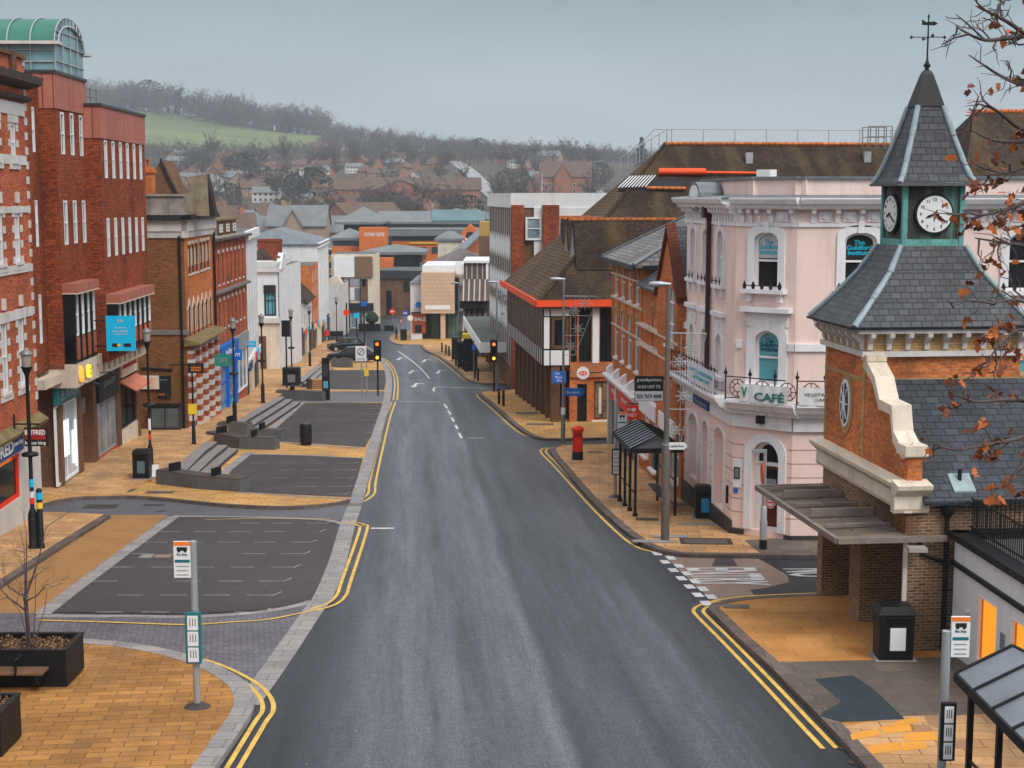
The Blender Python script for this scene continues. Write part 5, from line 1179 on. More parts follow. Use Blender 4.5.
# ground floor
zb_ = zg(60)-1.5
hG = [(fV.s_at(646, 430), fV.s_at(651, 430), zV(648, 455), zV(648, 404)), (fV.s_at(654.5, 430), fV.s_at(660, 430), zV(657, 470), zV(657, 406)), (fV.s_at(673, 440), fV.s_at(681.5, 440), zV(677, 480), zV(677, 408), 'a', .5)]
mb = MB(); wall(mb, fV, sb, LV, zb_, zco-.3, hG, .2, -.1); mb.face([fV.P(LV, -.1, zb_), fV.P(LV, .4, zb_), fV.P(LV, .4, zco-.3), fV.P(LV, -.1, zco-.3)]); mb.build('wall', org_b, r); wins(r, fV, hG, white_m, glassl_m, t=.0, w=.1, bars=(2, 1), sill=.3)
a, b = fV.s_at(647, 380), fV.s_at(663, 380); 
for a, b in ((fV.s_at(647, 380), fV.s_at(663.5, 380)), (fV.s_at(667, 385), fV.s_at(682.5, 385))): board(fV, a, b, zco-.25, zco+.42, -.36, -.1, trim_m, r, 'blank_fascia')
mb = MB()
for s in (sa, sa+2.6, sb-.45): mb.box(fV, s, s+.42, -.25, .1, zb_, zco-.3)
mb.build('stone_pilaster', stone_m, r)
for a, b in ((sa+.44, sa+2.58), (sa+3.04, sb-.47)):
    window(fV, (a, b, zg(72)+.6, zco-1.15), r, grey_m, glassd_m, t=0, w=.08, bars=(0, 1), name='shop_window'); board(fV, a, b, zg(72)-1, zg(72)+.59, -.05, .1, dgrey_m, r, 'stall_riser')
    s_ = board(fV, a, b, zco-1.13, zco-.32, -.15, .1, signr_m, r, 'shop_sign'); text('money', fV, (a+b)/2, zco-.72, .3, white_m, s_, width=(b-a)*.6, t=-.16, bold=.02)
r, f_, x0, x1, z0, z1 = plaque('money_sign', 'square red projecting sign with white lettering beside the bus shelter', 'sign', 625.5, 639, 405, 419, 66, signr_m, txt=[('MO', .42, .68, .26, .6, white_m), ('NEY', .5, .3, .26, .7, white_m)])
m = MB(); m.disc(f_, lerp(x0, x1, .62), lerp(z0, z1, .68), .09, -.09, -.07, 12); m.build('white_disc', white_m, r); mb = MB(); mb.tube((x0, 66.05, z1+.05), (x1+.6, 66.05, z1+.05), .03); mb.build('bracket', black_m, r)

# ---- bank with the great tiled roof
pJ = Vector((1.8, 86)); fJ = Fr(pJ - Vector((UR.x, UR.y))*20, UR); EJ = 20.0; zj0 = -.9; zj1 = 2.75
r = groot('tiled_roof_bank', fJ, 14, 'modern bank with huge brown tiled roof, three tall dormers and jettied timber-panelled first floor', 'building')
fN = Fr(fJ.P(EJ, 1.6, 0).xy, fJ.n)      # near wall, faces the camera
zN = lambda x, y: fN.z_at(x, y)
bandz = (zN(590, 377), zN(590, 364)); gl = []
for a, b in ((566, 577), (579, 591.5), (600, 614), (616, 630)): gl.append((max(.05, fN.s_at(a, 330)), fN.s_at(b, 330), bandz[1]+.12, zj1-.25))
shp = (fN.s_at(594, 400), fN.s_at(614, 400)+.3, fN.z_at(600, 419), fN.z_at(600, 381)); ent = (fN.s_at(577, 400), fN.s_at(587, 400), fN.z_at(580, 423), fN.z_at(580, 384))
mb = MB(); wall(mb, fN, 0, 30, -6.5, zj1, gl+[shp, ent], .2); lowh = [(i*2.4+1.2, i*2.4+2.9, zg(96)+.3-.0*i, zj0-.35) for i in range(8)]; wall(mb, fJ, 0, EJ, zj0-4.9, zj1, lowh, .2, 1.6); mb.build('wall', MATS['orange_brick'], r)
fL = fJ.sub(0, 1.6)
for h in lowh: window(fL, h, r, dgrey_m, random.choice((glassd_m, glass_m, glassl_m)), t=.1, w=.06, bars=(0, 1), name='shop_window')
mb = MB()
for i in range(9): mb = MB(); mb.box(fJ, i*2.4+.35, i*2.4+.8, .5, 1.0, -9, zj0); mb.build('brick_column', brn_b, r)
for h in gl: window(fN, h, r, black_m, glassd_m, t=.1, w=.06, bars=(0, 1))
for h in (shp, ent): window(fN, h, r, dgrey_m, glassy('bank_glass', (.20, .13, .09), .15, .5, .6, 1.2) if h is shp else glassd_m, t=.12, w=.07, bars=(0, 2 if h is shp else 0), name='shop_window')
m = MB()
for a in (.2, .55, .8): m.box(fN, lerp(shp[0], shp[1], a), lerp(shp[0], shp[1], a)+.2, .11, .13, shp[2]+.3, shp[3]-.4)
m.build('poster_or_lit_panel', creamw_m, r)
board(fN, fN.s_at(592.5, 330), fN.s_at(599, 330), bandz[1]+.05, zj1-.1, -.06, .05, white_m, r, 'white_panel')
mb = MB(); mb.box(fN, 0, 30, -.14, .02, bandz[0], bandz[1]); mb.build('string_course', plain('rust_band', (.42, .16, .07), .8, 0, .2), r)
for a, b in ((600, 614),): board(fN, fN.s_at(565, 400)*0+shp[0]-.15, shp[1]+.1, shp[2]-.2, shp[2]-.06, -.1, .1, white_m, r, 'sill')
# jettied storey
mb = MB(); mb.box(fJ, 0, EJ, .05, 1.59, zj0, zj1); j = mb.build('jetty', brn_b, r)
mb = MB(); K_ = 22
for i in range(K_+1): s = .1+i*(EJ-.3)/K_; mb.box(fJ, s, s+.09, -.03, .05, zj0, zj1)
mb.build('timber_posts', dwood_m, j)
for i in range(K_):
    s = .1+i*(EJ-.3)/K_; m = MB(); m.box(fJ, s+.12, s+(EJ-.3)/K_-.02, .0, .04, zj0+.05, zj0+.95); m.build('lead_panel', lgrey_m, j)
    m = MB(); m.box(fJ, s+.12, s+(EJ-.3)/K_-.02, .01, .04, zj0+1.0, zj1-.3); m.build('window', MATS.get('brown_glass') or glassy('brown_glass', (.15, .10, .075), .2), j)
fE = Fr(fJ.P(EJ, 0, 0).xy, fJ.n); mb = MB()
W_ = 1.6; board(fE, 0, W_, zj0, zj1, -.02, 0.03, blk_m, j, 'end_panel')
for a, b, c, d in ((.06, .38, zj0+1.05, zj1-.75), (.06, .38, zj0+.08, zj0+.95), (.46, 1.54, zj0+.08, zj0+.95), (.06, .38, zj1-.68, zj1-.25), (.46, 1.54, zj1-.68, zj1-.25)): board(fE, a, b, c, d, -.06, -.02, white_m, j, 'white_panel')
window(fE, (.5, 1.5, zj0+1.05, zj1-.75), j, dwood_m, glassd_m, t=-.05, w=.18, bars=(0, 0))
board(fE, 1.62, 2.4, zj0+.05, zj0+1.2, .2, .3, white_m, r, 'white_panel')
# roof
mb = MB(); hiproof(mb, fN, -2.0, 33, -.5, 20.5, zj1, 12.3, 9.6, 6, .2); rf = mb.build('roof', [tilec_m, tile_m], r); rf.data.polygons[0].material_index = 1
fR = fN
def on_slope(t): return zj1+(12.3-zj1)*(t+.5)/10.5
mb = MB(); mb.box(fN, -2.05, 33, -.58, -.48, zj1-.12, zj1+.28); mb.box(fJ, -.5, EJ+.45, -.5, -.38, zj1-.12, zj1+.28); mb.build('fascia', vred_m, r)
mb = MB(); R0, R1 = fN.P(7.6, 10, 12.35), fN.P(27, 10, 12.35); mb.tube(R0, R1, .16, .16, 6); mb.build('ridge', ridge_m, r)
mb = MB(); mb.tube(fN.P(-2, -.5, zj1+.05), R0, .12, .12, 6); mb.build('hip_tiles', tile_m, r)
# dormers
zd = at(560, 219, 94).z
for k, (d, wd) in enumerate(((87.8, 3.0), (92.2, 2.6), (96.3, 2.6))):
    s = EJ-(d-86)/.9943-1.2; mb = MB(); tin = 2.2+.25*k
    tri = [(s-wd/2, zj1+1.9), (s+wd/2, zj1+1.9), (s+.25, zd), (s-.25, zd)]
    mb.plate(fJ, tri, tin, tin+6.5); o = mb.build('dormer', tile_m, r)
    m = MB(); m.plate(fJ, [(s-wd/2+.25, zj1+2.0), (s+wd/2-.25, zj1+2.0), (s+.12, zd-.4), (s-.12, zd-.4)], tin-.04, tin); m.build('dormer_glass', glassd_m, o)
    m = MB(); m.box(fJ, s-.3, s+.3, tin-.25, tin+6.2, zd+.0, zd+.16); m.build('dormer_ridge', ridge_m, o)
# rooflight slats, beam and recess on the near slope
def slope_quad(px0, py0, px1, py1): pass
nrm = Vector((fN.n.x*-1, fN.n.y*-1, 0)); 
def onS(px, py):
    a, b = ray(px, py); o0 = fN.P(0, -.5, zj1); nn = Vector((-fN.n.x*(12.3-zj1), -fN.n.y*(12.3-zj1), 10.5)); y = o0.dot(nn)/(Vector((a, 1, b)).dot(nn)-0) if False else None
    # plane through eave: (p-o0).nn = 0 with p = (a y, y, 9+b y)
    y = (o0.dot(nn)-CAMZ*nn.z)/(a*nn.x+nn.y+b*nn.z); return Vector((a*y, y, CAMZ+b*y)), nn.normalized()
mb = MB()
for i in range(9):
    u = i/9; c0, nn = onS(618+30*u, 190-1*u); c1, _ = onS(630+28*u, 178.5-1*u); mb.tube(c0+nn*.2, c1+nn*.2, .04, .04, 4)
mb.build('slatted_rooflight', white_m, r); q = [onS(*p)[0]+onS(*p)[1]*.08 for p in ((618, 190), (650, 189), (660, 178.5), (630, 178.5))]; mb = MB(); mb.prism([p-Vector((0, 0, .2)) for p in q], q); mb.build('rooflight_glass', blk_m, r)
q = [onS(*p)[0]+onS(*p)[1]*.06 for p in ((652, 190), (684, 190), (684, 179), (654, 179))]; mb = MB(); mb.prism([p-Vector((0, 0, .3)) for p in q], q); mb.build('roof_recess', blk_m, r)
mb = MB(); a0, nn = onS(646, 190.5); a1, _ = onS(685, 191); mb.tube(a0+nn*.2, a1+nn*.2, .12, .12, 4); mb.build('recess_sill', ridge_m, r)
mb = MB(); a0, nn = onS(658, 174.8); a1, _ = onS(705, 175.0); mb.tube(a0+nn*.25, a1+nn*.25, .24, .24, 4); a2, _ = onS(760, 175.6); mb.tube(a1+nn*.2, a2+nn*.2, .1, .1, 4); mb.build('orange_barrier', vred_m, r)
for px, py in ((749, 162), (867, 161)):
    a0, nn = onS(px, py); m = MB(); m.box(Fr((a0.x, a0.y), (1, 0)), -.22, .22, -.2, .4, a0.z-.1, a0.z+.6); m.build('roof_vent', lgrey_m, r)
mb = MB(); zr = 12.35; n = 10
for i in range(n+1):
    p = fN.P(lerp(6, 27, i/n), 10.3, zr-.1 if i > 0 else zr-1.2); mb.tube(p, p+Vector((0, 0, 1.1)), .03, .03, 4)
mb.tube(fN.P(7, 10.3, zr+.95), fN.P(27, 10.3, zr+.95), .03, .03, 4); mb.tube(fN.P(5.2, 10.3, zr-.9), fN.P(7, 10.3, zr+.95), .03, .03, 4)
for i in range(7): p = fN.P(4.6+i*.5, 9.4, zr-1.9+i*.3); mb.tube(p, p+Vector((0, 0, 1.0)), .03, .03, 4)
mb.tube(fN.P(4.6, 9.4, zr-.9), fN.P(7.6, 9.4, zr+.9), .03, .03, 4)
mb.build('roof_rail', lgrey_m, r)
mb = MB(); c0 = at(866, 142, 97); c1 = at(890, 142, 97)
for i in range(4):
    x = lerp(c0.x, c1.x, i/3)
    for y in (96.5, 98): mb.tube((x, y, zr-.3), (x, y, zr+1.1), .035, .035, 4)
for dz in (.45, 1.1):
    for y in (96.5, 98): mb.tube((c0.x, y, zr+dz), (c1.x, y, zr+dz), .03, .03, 4)
mb.build('roof_cage', grey_m, r)
# round logo sign, clerk's blue shop sign
r, f_, x0, x1, z0, z1 = plaque('round_bank_sign', 'round white projecting bank sign with a red hexagon emblem', 'sign', 577, 589, 367, 379, 84.5, grey_m, .0)
COLd = [o for o in kids(r)]
for o in COLd: bpy.data.objects.remove(o)
ALLC[r.name] = []
c = (x0+x1)/2; z = (z0+z1)/2; R_s = .36
m = MB(); m.disc(f_, c, z, R_s, -.06, .06, 28); m.build('disc', white_m, r)
m = MB(); w_, h_ = .2, .12
for pts_ in ([(-w_*1.25, 0), (-w_*.62, -h_), (-w_*.62, h_)], [(w_*1.25, 0), (w_*.62, h_), (w_*.62, -h_)], [(-w_*.62, h_), (0, 0), (w_*.62, h_)], [(-w_*.62, -h_), (w_*.62, -h_), (0, 0)]):
    m.plate(f_, [(c+a, z+b) for a, b in pts_][::1], -.08, -.06)
m.build('emblem', signr_m, r); m = MB(); m.tube((c, 84.5, z), (c+1.2, 84.9, z), .03); m.build('bracket', black_m, r)
plaque('blue_shop_sign', 'dark blue shop sign with white lettering under the jettied storey', 'sign', 552.5, 566, 371, 383, 85.5, brightb_m, txt=[('The', .35, .8, .16, .35, white_m), ('Phone', .55, .5, .2, .7, white_m), ('Shop', .6, .2, .2, .6, white_m)])
# piers under the jetty
r2 = None
for k, d in enumerate((87.5, 91, 95, 99.5, 104)):
    pass
# ---- clock tower building
pT = Vector((8.78, 36.5)); fT = Fr(pT-UR*3.1, UR); fK = Fr(pT, fT.n); TW = 4.0; TL = 3.1
r = groot('clock_tower', fT, 1.5, 'brick clock tower with slate spire and verdigris clock stage over a boarded canopy', 'clock tower')
zK = lambda y, x=934: fK.z_at(x, y)
zE = 5.8; zFb = zK(355); zM0, zM1 = 1.76, 2.43; zbr = zK(377)
oc = fT.sz(846.5, 403); ow = (oc[0]-.36, oc[0]+.36, oc[1]-.62, oc[1]+.62)
mb = MB(); wall(mb, fT, 0, TL, zM1-.1, zE-.1, [], .2); wall(mb, fK, 0, TW, zM1-1.2, zE-.1); L_, R_ = sides(fT, 0, TL, TW); wall(mb, L_, 0, TW, -2.2+3.2, zE-.1)
mb.face([fT.P(TL, TW, 0), fT.P(0, TW, 0), fT.P(0, TW, zE), fT.P(TL, TW, zE)]); mb.build('tower_wall', brick('tower_brick', (.74, .20, .05), (.40, .10, .035), (.36, .20, .10), dirt=(.07, .035, .025, .6), var=.4, fine=.25), r)
m = MB(); n = 28
def oval(rx, rz): return [(oc[0]+rx*math.cos(2*math.pi*i/n), oc[1]+rz*math.sin(2*math.pi*i/n)) for i in range(n)]
for (a, b, t0, t1, nm, mt) in ((.50, .80, -.03, 0, 'brick_ring', yel_b), (.36, .62, -.06, -.03, 'oval_window', white_m)):
    m = MB(); m.plate(fT, oval(a, b), t0, t1); o = m.build(nm, mt, r)
m = MB(); m.plate(fT, oval(.29, .54), -.07, -.06); g = m.build('pane', glassd_m, o)
m = MB()
for i in range(4):
    th = math.pi*i/4; m.tube(fT.P(oc[0]-.29*math.cos(th), -.08, oc[1]-.54*math.sin(th)), fT.P(oc[0]+.29*math.cos(th), -.08, oc[1]+.54*math.sin(th)), .018, .018, 4)
m.path([fT.P(oc[0]+.1*math.cos(i*math.pi/6), -.08, oc[1]+.18*math.sin(i*math.pi/6)) for i in range(13)], .018, n=4); m.build('glazing_bars', white_m, o)
mb = MB()
for k in range(14):
    z = zM1+.1+k*.2
    if k % 2: mb.box(fT, TL-.22, TL+.015, -.015, .24, z, z+.19)
    else: mb.box(fT, TL-.13, TL+.014, -.014, .13, z, z+.19)
    mb.box(fT, -.014, .14+.08*(k % 2), -.015, .02, z, z+.19)
mb.build('yellow_quoins', yel_b, r)
# frieze with consoles
mb = MB(); mb.box(fT, -.05, TL+.05, -.05, TW+.05, zFb+.12, zE-.16); mb.build('frieze', yel_b, r)
mb = MB()
for f_, L in ((fT, TL), (fK, TW+.0)):
    nn = int(L/.52)+1
    for i in range(nn+1):
        s = lerp(0, L-.12, i/nn); mb.extr(f_, [(-.05, zFb+.13), (-.12, zFb+.16), (-.14, zE-.42), (-.34, zE-.26), (-.36, zE-.17), (-.05, zE-.165)], s, s+.12)
mb.build('consoles', stone_m, r)
mb = MB(); mb.box(fT, -.14, TL+.14, -.14, TW+.14, zFb-.02, zFb+.115); mb.box(fT, -.3, TL+.3, -.3, TW+.3, zE-.16, zE-.06); mb.build('stone_string', stone_m, r)
mb = MB(); mb.box(fT, -.02, TL+.02, -.02, TW+.5, zbr-.12, zbr); mb.build('brick_string', yel_b, r)
# roofs
cS, cT_ = TL/2+.05, TW/2-.1
def pyr(mb, prof, k0=0):
    """prof: (half_s, half_t, z) rows of a square roof"""
    rows = [[fT.P(cS+a*hs, cT_+b*ht, z) for a, b in ((-1, -1), (1, -1), (1, 1), (-1, 1))] for hs, ht, z in prof]
    for i in range(len(rows)-1):
        for j in range(4): k = (j+1) % 4; mb.face([rows[i][j], rows[i][k], rows[i+1][k], rows[i+1][j]])
    mb.face(rows[0][::-1]); mb.face(rows[-1]); return rows
bx = .74
P1 = [(1.8, 2.32, zE), (1.4, 1.72, zE+.66), (1.1, 1.2, zE+1.3), (.82, .84, 7.75)]
mb = MB(); rw = pyr(mb, P1); mb.build('lower_roof', slate_m, r)
mb = MB(); 
for j in range(4):
    for i in range(3):
        A, B_ = rw[i][j], rw[i+1][j]; mb.tube(A+Vector((0, 0, .01)), B_+Vector((0, 0, .01)), .09, .07, 6)
hips = mb.build('lead_hips', plain('patinated_lead', (.27, .34, .36), .55, .1, .25, 3, .1, .2), r)
mb = MB(); pyr(mb, [(1.87, 2.39, zE-.06), (1.87, 2.39, zE-.004)]); mb.build('eaves', black_m, r)
# clock stage
z0, z1 = 7.6, 9.32; mb = MB(); mb.box(fT, cS-bx, cS+bx, cT_-bx, cT_+bx, z0, z1); cl = mb.build('clock_stage', verdp_m, r)
mb = MB()
for a in (-1, 1):
    for b in (-1, 1): mb.box(fT, cS+a*bx-.06, cS+a*bx+.06, cT_+b*bx-.06, cT_+b*bx+.06, z0, z1+.0)
mb.box(fT, cS-bx-.04, cS+bx+.04, cT_-bx-.04, cT_+bx+.04, z0-.02, z0+.32); mb.build('verdigris_frame', verd_m, cl)
num_m = col('clock_black', (.012, .012, .012)); face_m = plain('clock_face', (.72, .73, .72), .4, 0, .05, 2, .0)
def clock(f_, s, z, R_, hr, mn, lab):
    m = MB(); m.disc(f_, s, z, R_+.05, -.09, 0, 40); o = m.build('clock', num_m, r); o['label'] = lab
    m = MB(); m.disc(f_, s, z, R_, -.11, -.09, 40); m.build('dial', face_m, o)
    for i in range(1, 13):
        th = math.pi/2-2*math.pi*i/12; text(str(i), f_, s+R_*.8*math.cos(th), z+R_*.8*math.sin(th), R_*.17, num_m, o, t=-.115, bold=.015, name='numeral')
    m = MB()
    for ang, L, w_ in ((hr, R_*.55, .03), (mn, R_*.86, .02)):
        th = math.pi/2-2*math.pi*ang; c_, s_ = math.cos(th), math.sin(th)
        m.plate(f_, [(s-c_*.1*R_-s_*w_*.6, z-s_*.1*R_+c_*w_*.6), (s-c_*.1*R_+s_*w_*.6, z-s_*.1*R_-c_*w_*.6), (s+c_*L*.7+s_*w_, z+s_*L*.7-c_*w_), (s+c_*L, z+s_*L), (s+c_*L*.7-s_*w_, z+s_*L*.7+c_*w_)][::1], -.135, -.12)
    m.disc(f_, s, z, .03, -.14, -.11, 10); m.build('hands', num_m, o)
fck = fK.sub(0, (TL/2-bx)); fck = Fr(fT.P(cS+bx, 0, 0).xy, fT.n); fcs = Fr(fT.P(0, cT_-bx, 0).xy, fT.u)
clock(fck, cT_+.0, (7.9+9.2)/2, .455, 8.33/12, 20.5/60, 'white clock dial facing the camera'); clock(fcs, cS, (7.9+9.2)/2, .455, 8.33/12, 20.5/60, 'white clock dial facing the street')
P2 = [(.98, .98, 9.32), (.88, .88, 9.47), (.74, .74, 9.85), (.54, .54, 10.5), (.33, .33, 11.25), (.09, .09, 12.1)]
mb = MB(); rw = pyr(mb, P2); sp = mb.build('spire', slate_m, r)
mb = MB()
for j in range(4):
    for i in range(4): mb.tube(rw[i][j], rw[i+1][j], .085, .075, 6)
mb.build('spire_hips', MATS['patinated_lead'], sp)
mb = MB(); pyr(mb, [(1.04, 1.04, 9.25), (1.04, 1.04, 9.316)]); mb.build('spire_eaves', plain('eaves_board', (.10, .10, .10), .6), sp)
mb = MB(); pyr(mb, [(.36, .36, 11.25), (.13, .13, 12.05), (.08, .08, 12.15)]); mb.build('spire_cap', black_m, sp)
c = fT.P(cS, cT_, 0); mb = MB(); mb.lathe((c.x, c.y, 12.05), [(.13, 0), (.07, .08), (.05, .16), (.1, .22), (.05, .3), (.024, .4), (.018, 1.4), (.032, 1.45), (.008, 1.5)], 8)
mb.tube((c.x-.42, c.y, 12.98), (c.x+.42, c.y, 12.98), .012, .012, 5); mb.tube((c.x, c.y-.42, 12.96), (c.x, c.y+.42, 12.96), .012, .012, 5); wv = mb.build('weather_vane', black_m, r)
mb = MB()
for a, b in ((-.42, 0), (.42, 0), (0, -.42), (0, .42)): mb.lathe((c.x+a, c.y+b, 12.93), [(.0, 0), (.05, .04), (.0, .1)], 6)
mb.plate(Fr((c.x, c.y), (1, .2)), [(-.17, 13.28), (.16, 13.27), (.25, 13.32), (.16, 13.37), (-.08, 13.35), (-.17, 13.41)], -.02, .02); mb.build('vane_blade', black_m, wv)
# flank wall with scrolled coping, white entablature
FL = 3.0; pts_ = [(868.5, 366), (876, 385), (881, 408), (893, 414), (895, 440), (904, 458), (921, 463)]
cp = [fT.sz(*p) for p in pts_]; cp = [(max(TL+.0, a), b) for a, b in cp]; cp[0] = (TL, cp[0][1]); cp[-1] = (TL+FL, cp[-1][1])
mb = MB(); out = [(TL, zM1-1.2), (TL+FL, zM1-1.2)]+cp[::-1]; mb.plate(fT, out, 0, .35); mb.build('flank_wall', MATS['tower_brick'], r)
mb = MB()
for (a, b), (c_, d) in zip(cp, cp[1:]):
    mb.plate(fT, [(a-.02, b-.02), (c_+.02, d-.02), (c_+.06, d+.22), (a+.06, b+.22)], -.07, .42)
for (a, b) in cp[1:-1]: mb.lathe(fT.P(a, .16, b-.1), [(.24, 0), (.26, .1), (.22, .3), (.1, .34)], 10) if 0 else None
mb.box(fT, TL-.15, TL+.3, -.08, .43, cp[0][1]+.12, cp[0][1]+.28); mb.box(fT, TL+FL-.5, TL+FL+.1, -.1, .45, cp[-1][1]+.02, cp[-1][1]+.26)
mb.build('scrolled_coping', creamw_m, r)
mb = MB(); prof = [(.1, zM0), (-.1, zM0), (-.14, zM0+.1), (-.12, zM1-.28), (-.2, zM1-.2), (-.32, zM1-.1), (-.34, zM1), (.1, zM1+.08)]
mb.extr(fT, prof, -.25, TL+FL+.12); mb.extr(Fr(fT.P(TL+FL, 0, 0).xy, fT.n), prof, -.34, .5); mb.build('entablature', creamw_m, r)
mb = MB(); mb.box(fT, 0, TL+FL, .0, .35, 1.15, zM0+.05); mb.build('brick_band', soot_b, r)
# piers and body
zgT = zg(37)-.6
mb = MB(); mb.box(fT, -.3, .12, .0, .78, zgT, 1.2); mb.build('brick_pier', MATS['sooty_brick'], r)
mb = MB(); mb.box(fT, 2.35, TL+.05, .0, 1.25, zgT, 1.2); mb.build('brick_pier', soot_b, r)
mb = MB(); mb.box(fT, 0, TL, 2.6, 4, zgT, 1.6); mb.box(fT, -.4, 6.0, .36, 4, 1.22, 1.6); mb.build('porch_wall', brn_b, r)
fBd = Fr(fT.P(TL+FL, 0, 0).xy, fT.n); BW = 9.0
mb = MB(); wall(mb, fBd, .0, BW, zg(33)-1, 2.05); mb.build('body_wall', soot_b, r)
mb = MB(); mb.prism([fBd.P(.33, -.25, 1.95), fBd.P(BW, -.25, 1.95), fBd.P(BW, 3.05, zbr-.1), fBd.P(.33, 3.05, zbr-.1)], [fBd.P(.33, -.25, 2.05), fBd.P(BW, -.25, 2.05), fBd.P(BW, 3.05, zbr), fBd.P(.33, 3.05, zbr)]); mb.build('body_roof', dslate_m, r)
s, z = fBd.sz(961, 490, 0.1); mb = MB(); mb.box(fBd, s-.22, s+.3, .0, .12, z-.02, z+.0); q = fBd.P(s+.02, .25, 2.45); mb = MB(); mb.lathe((q.x, q.y, 2.25), [(.05, 0), (.05, .45)], 8); mb.build('vent_pipe', blk_m, r)
mb = MB(); mb.prism([fBd.P(s-.22, -.05, 2.2), fBd.P(s+.3, -.05, 2.2), fBd.P(s+.3, .4, 2.5), fBd.P(s-.22, .4, 2.5)], [fBd.P(s-.22, -.05, 2.24), fBd.P(s+.3, -.05, 2.24), fBd.P(s+.3, .4, 2.57), fBd.P(s-.22, .4, 2.57)]); mb.build('lead_flashing', MATS['patinated_lead'], r)
mb = MB(); q = fBd.P(.95, -.1, 0); mb.tube((q.x, q.y, -1.75), (q.x, q.y, 1.7), .055); mb.lathe((q.x, q.y, 1.62), [(.06, 0), (.17, .16), (.17, .3)], 10); mb.tube((q.x, q.y, 1.85), (q.x-.5, q.y, 2.0), .05); mb.tube((q.x, q.y, .55), (q.x-.55, q.y, .78), .05); mb.tube((q.x-.55, q.y, .78), (q.x-.62, q.y, 1.1), .05); mb.build('downpipe', black_m, r)
mb = MB(); mb.box(fBd, -.05, .05, -.06, .0, -2.2, 1.1); mb.build('white_post', stone_m, r)
# boarded canopy
zc_ = 1.18; CF = fT.sub(-.35, 0); c0 = -1.65; c1 = .0
mb = MB(); mb.prism([CF.P(.35, -1.8, zc_-.03), CF.P(6.6, -1.65, zc_-.03), CF.P(6.6, .02, zc_-.03), CF.P(.35, .02, zc_-.03)], [CF.P(.35, -1.8, zc_), CF.P(6.6, -1.65, zc_), CF.P(6.6, .02, zc_+.05), CF.P(.35, .02, zc_+.05)]); cn = mb.build('boarded_canopy', wood_m, r)
mb = MB(); mb.box(CF, .3, 6.65, -2.08, -1.98, zc_-.12, zc_+.06) if 0 else None
a, b = CF.P(.3, -1.83, 0), CF.P(6.65, -1.68, 0); fe = Fr(a.xy, (b.x-a.x, b.y-a.y)); Le = (b-a).length; mb.box(fe, 0, Le, -.05, .05, zc_-.08, zc_+.05); e = Fr(b.xy, fT.n); mb.box(e, 0, 2.6, -.05, .05, zc_-.08, zc_+.052); mb.box(Fr(a.xy, fT.n), 0, 2.0, -.05, .05, zc_-.08, zc_+.052); mb.build('canopy_edge', woodr_m, cn)
for s in (.9, 2.0, 3.1, 4.3, 5.5):
    m = MB(); m.box(CF, s, s+.07, -1.6, -.02, zc_+.052, zc_+.13 + (.12 if s in (2.0, 4.3) else 0)) ; m.build('batten', woodr_m, cn)
m = MB(); p = at(912, 540, 32.9); m.box(Fr((p.x, 33.0), (1, 0)), -.02, .4, 0, .3, zc_-.25, zc_-.15); m.build('soffit_lamp', lamp_m, cn)
board(Fr(fT.P(.95, .9, 0).xy, fT.n), .9, 1.7, -.6, .2, .3, .35, col('dark_red', (.35, .03, .02)), r, 'porch_notice')

# ---- white annexe with lit windows and railings
fZ = Fr((10.2, 33.35), Vector((.069, -1)).normalized()); LZ = 9.0
r = groot('white_annexe', fZ, 2, 'white rendered annexe with amber lit windows and black roof railings', 'building')
zz = lambda x, y: fZ.z_at(x, y)
hz = [hp(fZ, 977, 997, 595, 668), hp(fZ, 1010, 1032, 616, 690)]; hz = [(a[0], a[1], -1.25, .3) for a in hz]
shell(r, fZ, 0, LZ, 6, -3, 1.2, whiter_m, hz, roof=flat_m, rdep=.06); 
for h in hz:
    o = window(fZ, h, r, white_m, amber_m, t=.035, w=.05, bars=(0, 0)); m = MB(); m.box(fZ, h[0]+.08, h[0]+.16, .05, .062, h[2]+.1, h[3]-.1); m.build('blind_edge', orng_m, o)
mb = MB(); mb.box(fZ, -.05, LZ, -.14, .3, 1.2, 1.36); mb.box(fZ, -.02, LZ, -.08, .02, .58, .68); mb.box(Fr(fZ.P(0, 6, 0).xy, -fZ.n), 0, 6.1, -.05, .2, 1.2, 1.36); mb.build('black_coping', black_m, r)
mb = MB()
for f_, L, t in ((fZ, LZ, .35), (Fr(fZ.P(.25, .3, 0).xy, fZ.n), 6, 0)):
    a = .1
    while a < L: mb.tube(f_.P(a, t, 1.3), f_.P(a, t, 2.15), .014, .014, 4); a += .11
    for z in (1.45, 2.12): mb.tube(f_.P(0, t, z), f_.P(L, t, z), .025, .025, 5)
mb.build('roof_railing', black_m, r)
s, z = fZ.sz(1003, 640); board(fZ, s-.1, s+.12, z-.2, z+.15, -.03, 0, glassl_m, r, 'vent_grille'); m = MB(); s, z = fZ.sz(969, 612); m.disc(fZ, s, z, .06, -.1, 0, 10); m.build('security_lamp', stone_m, r)
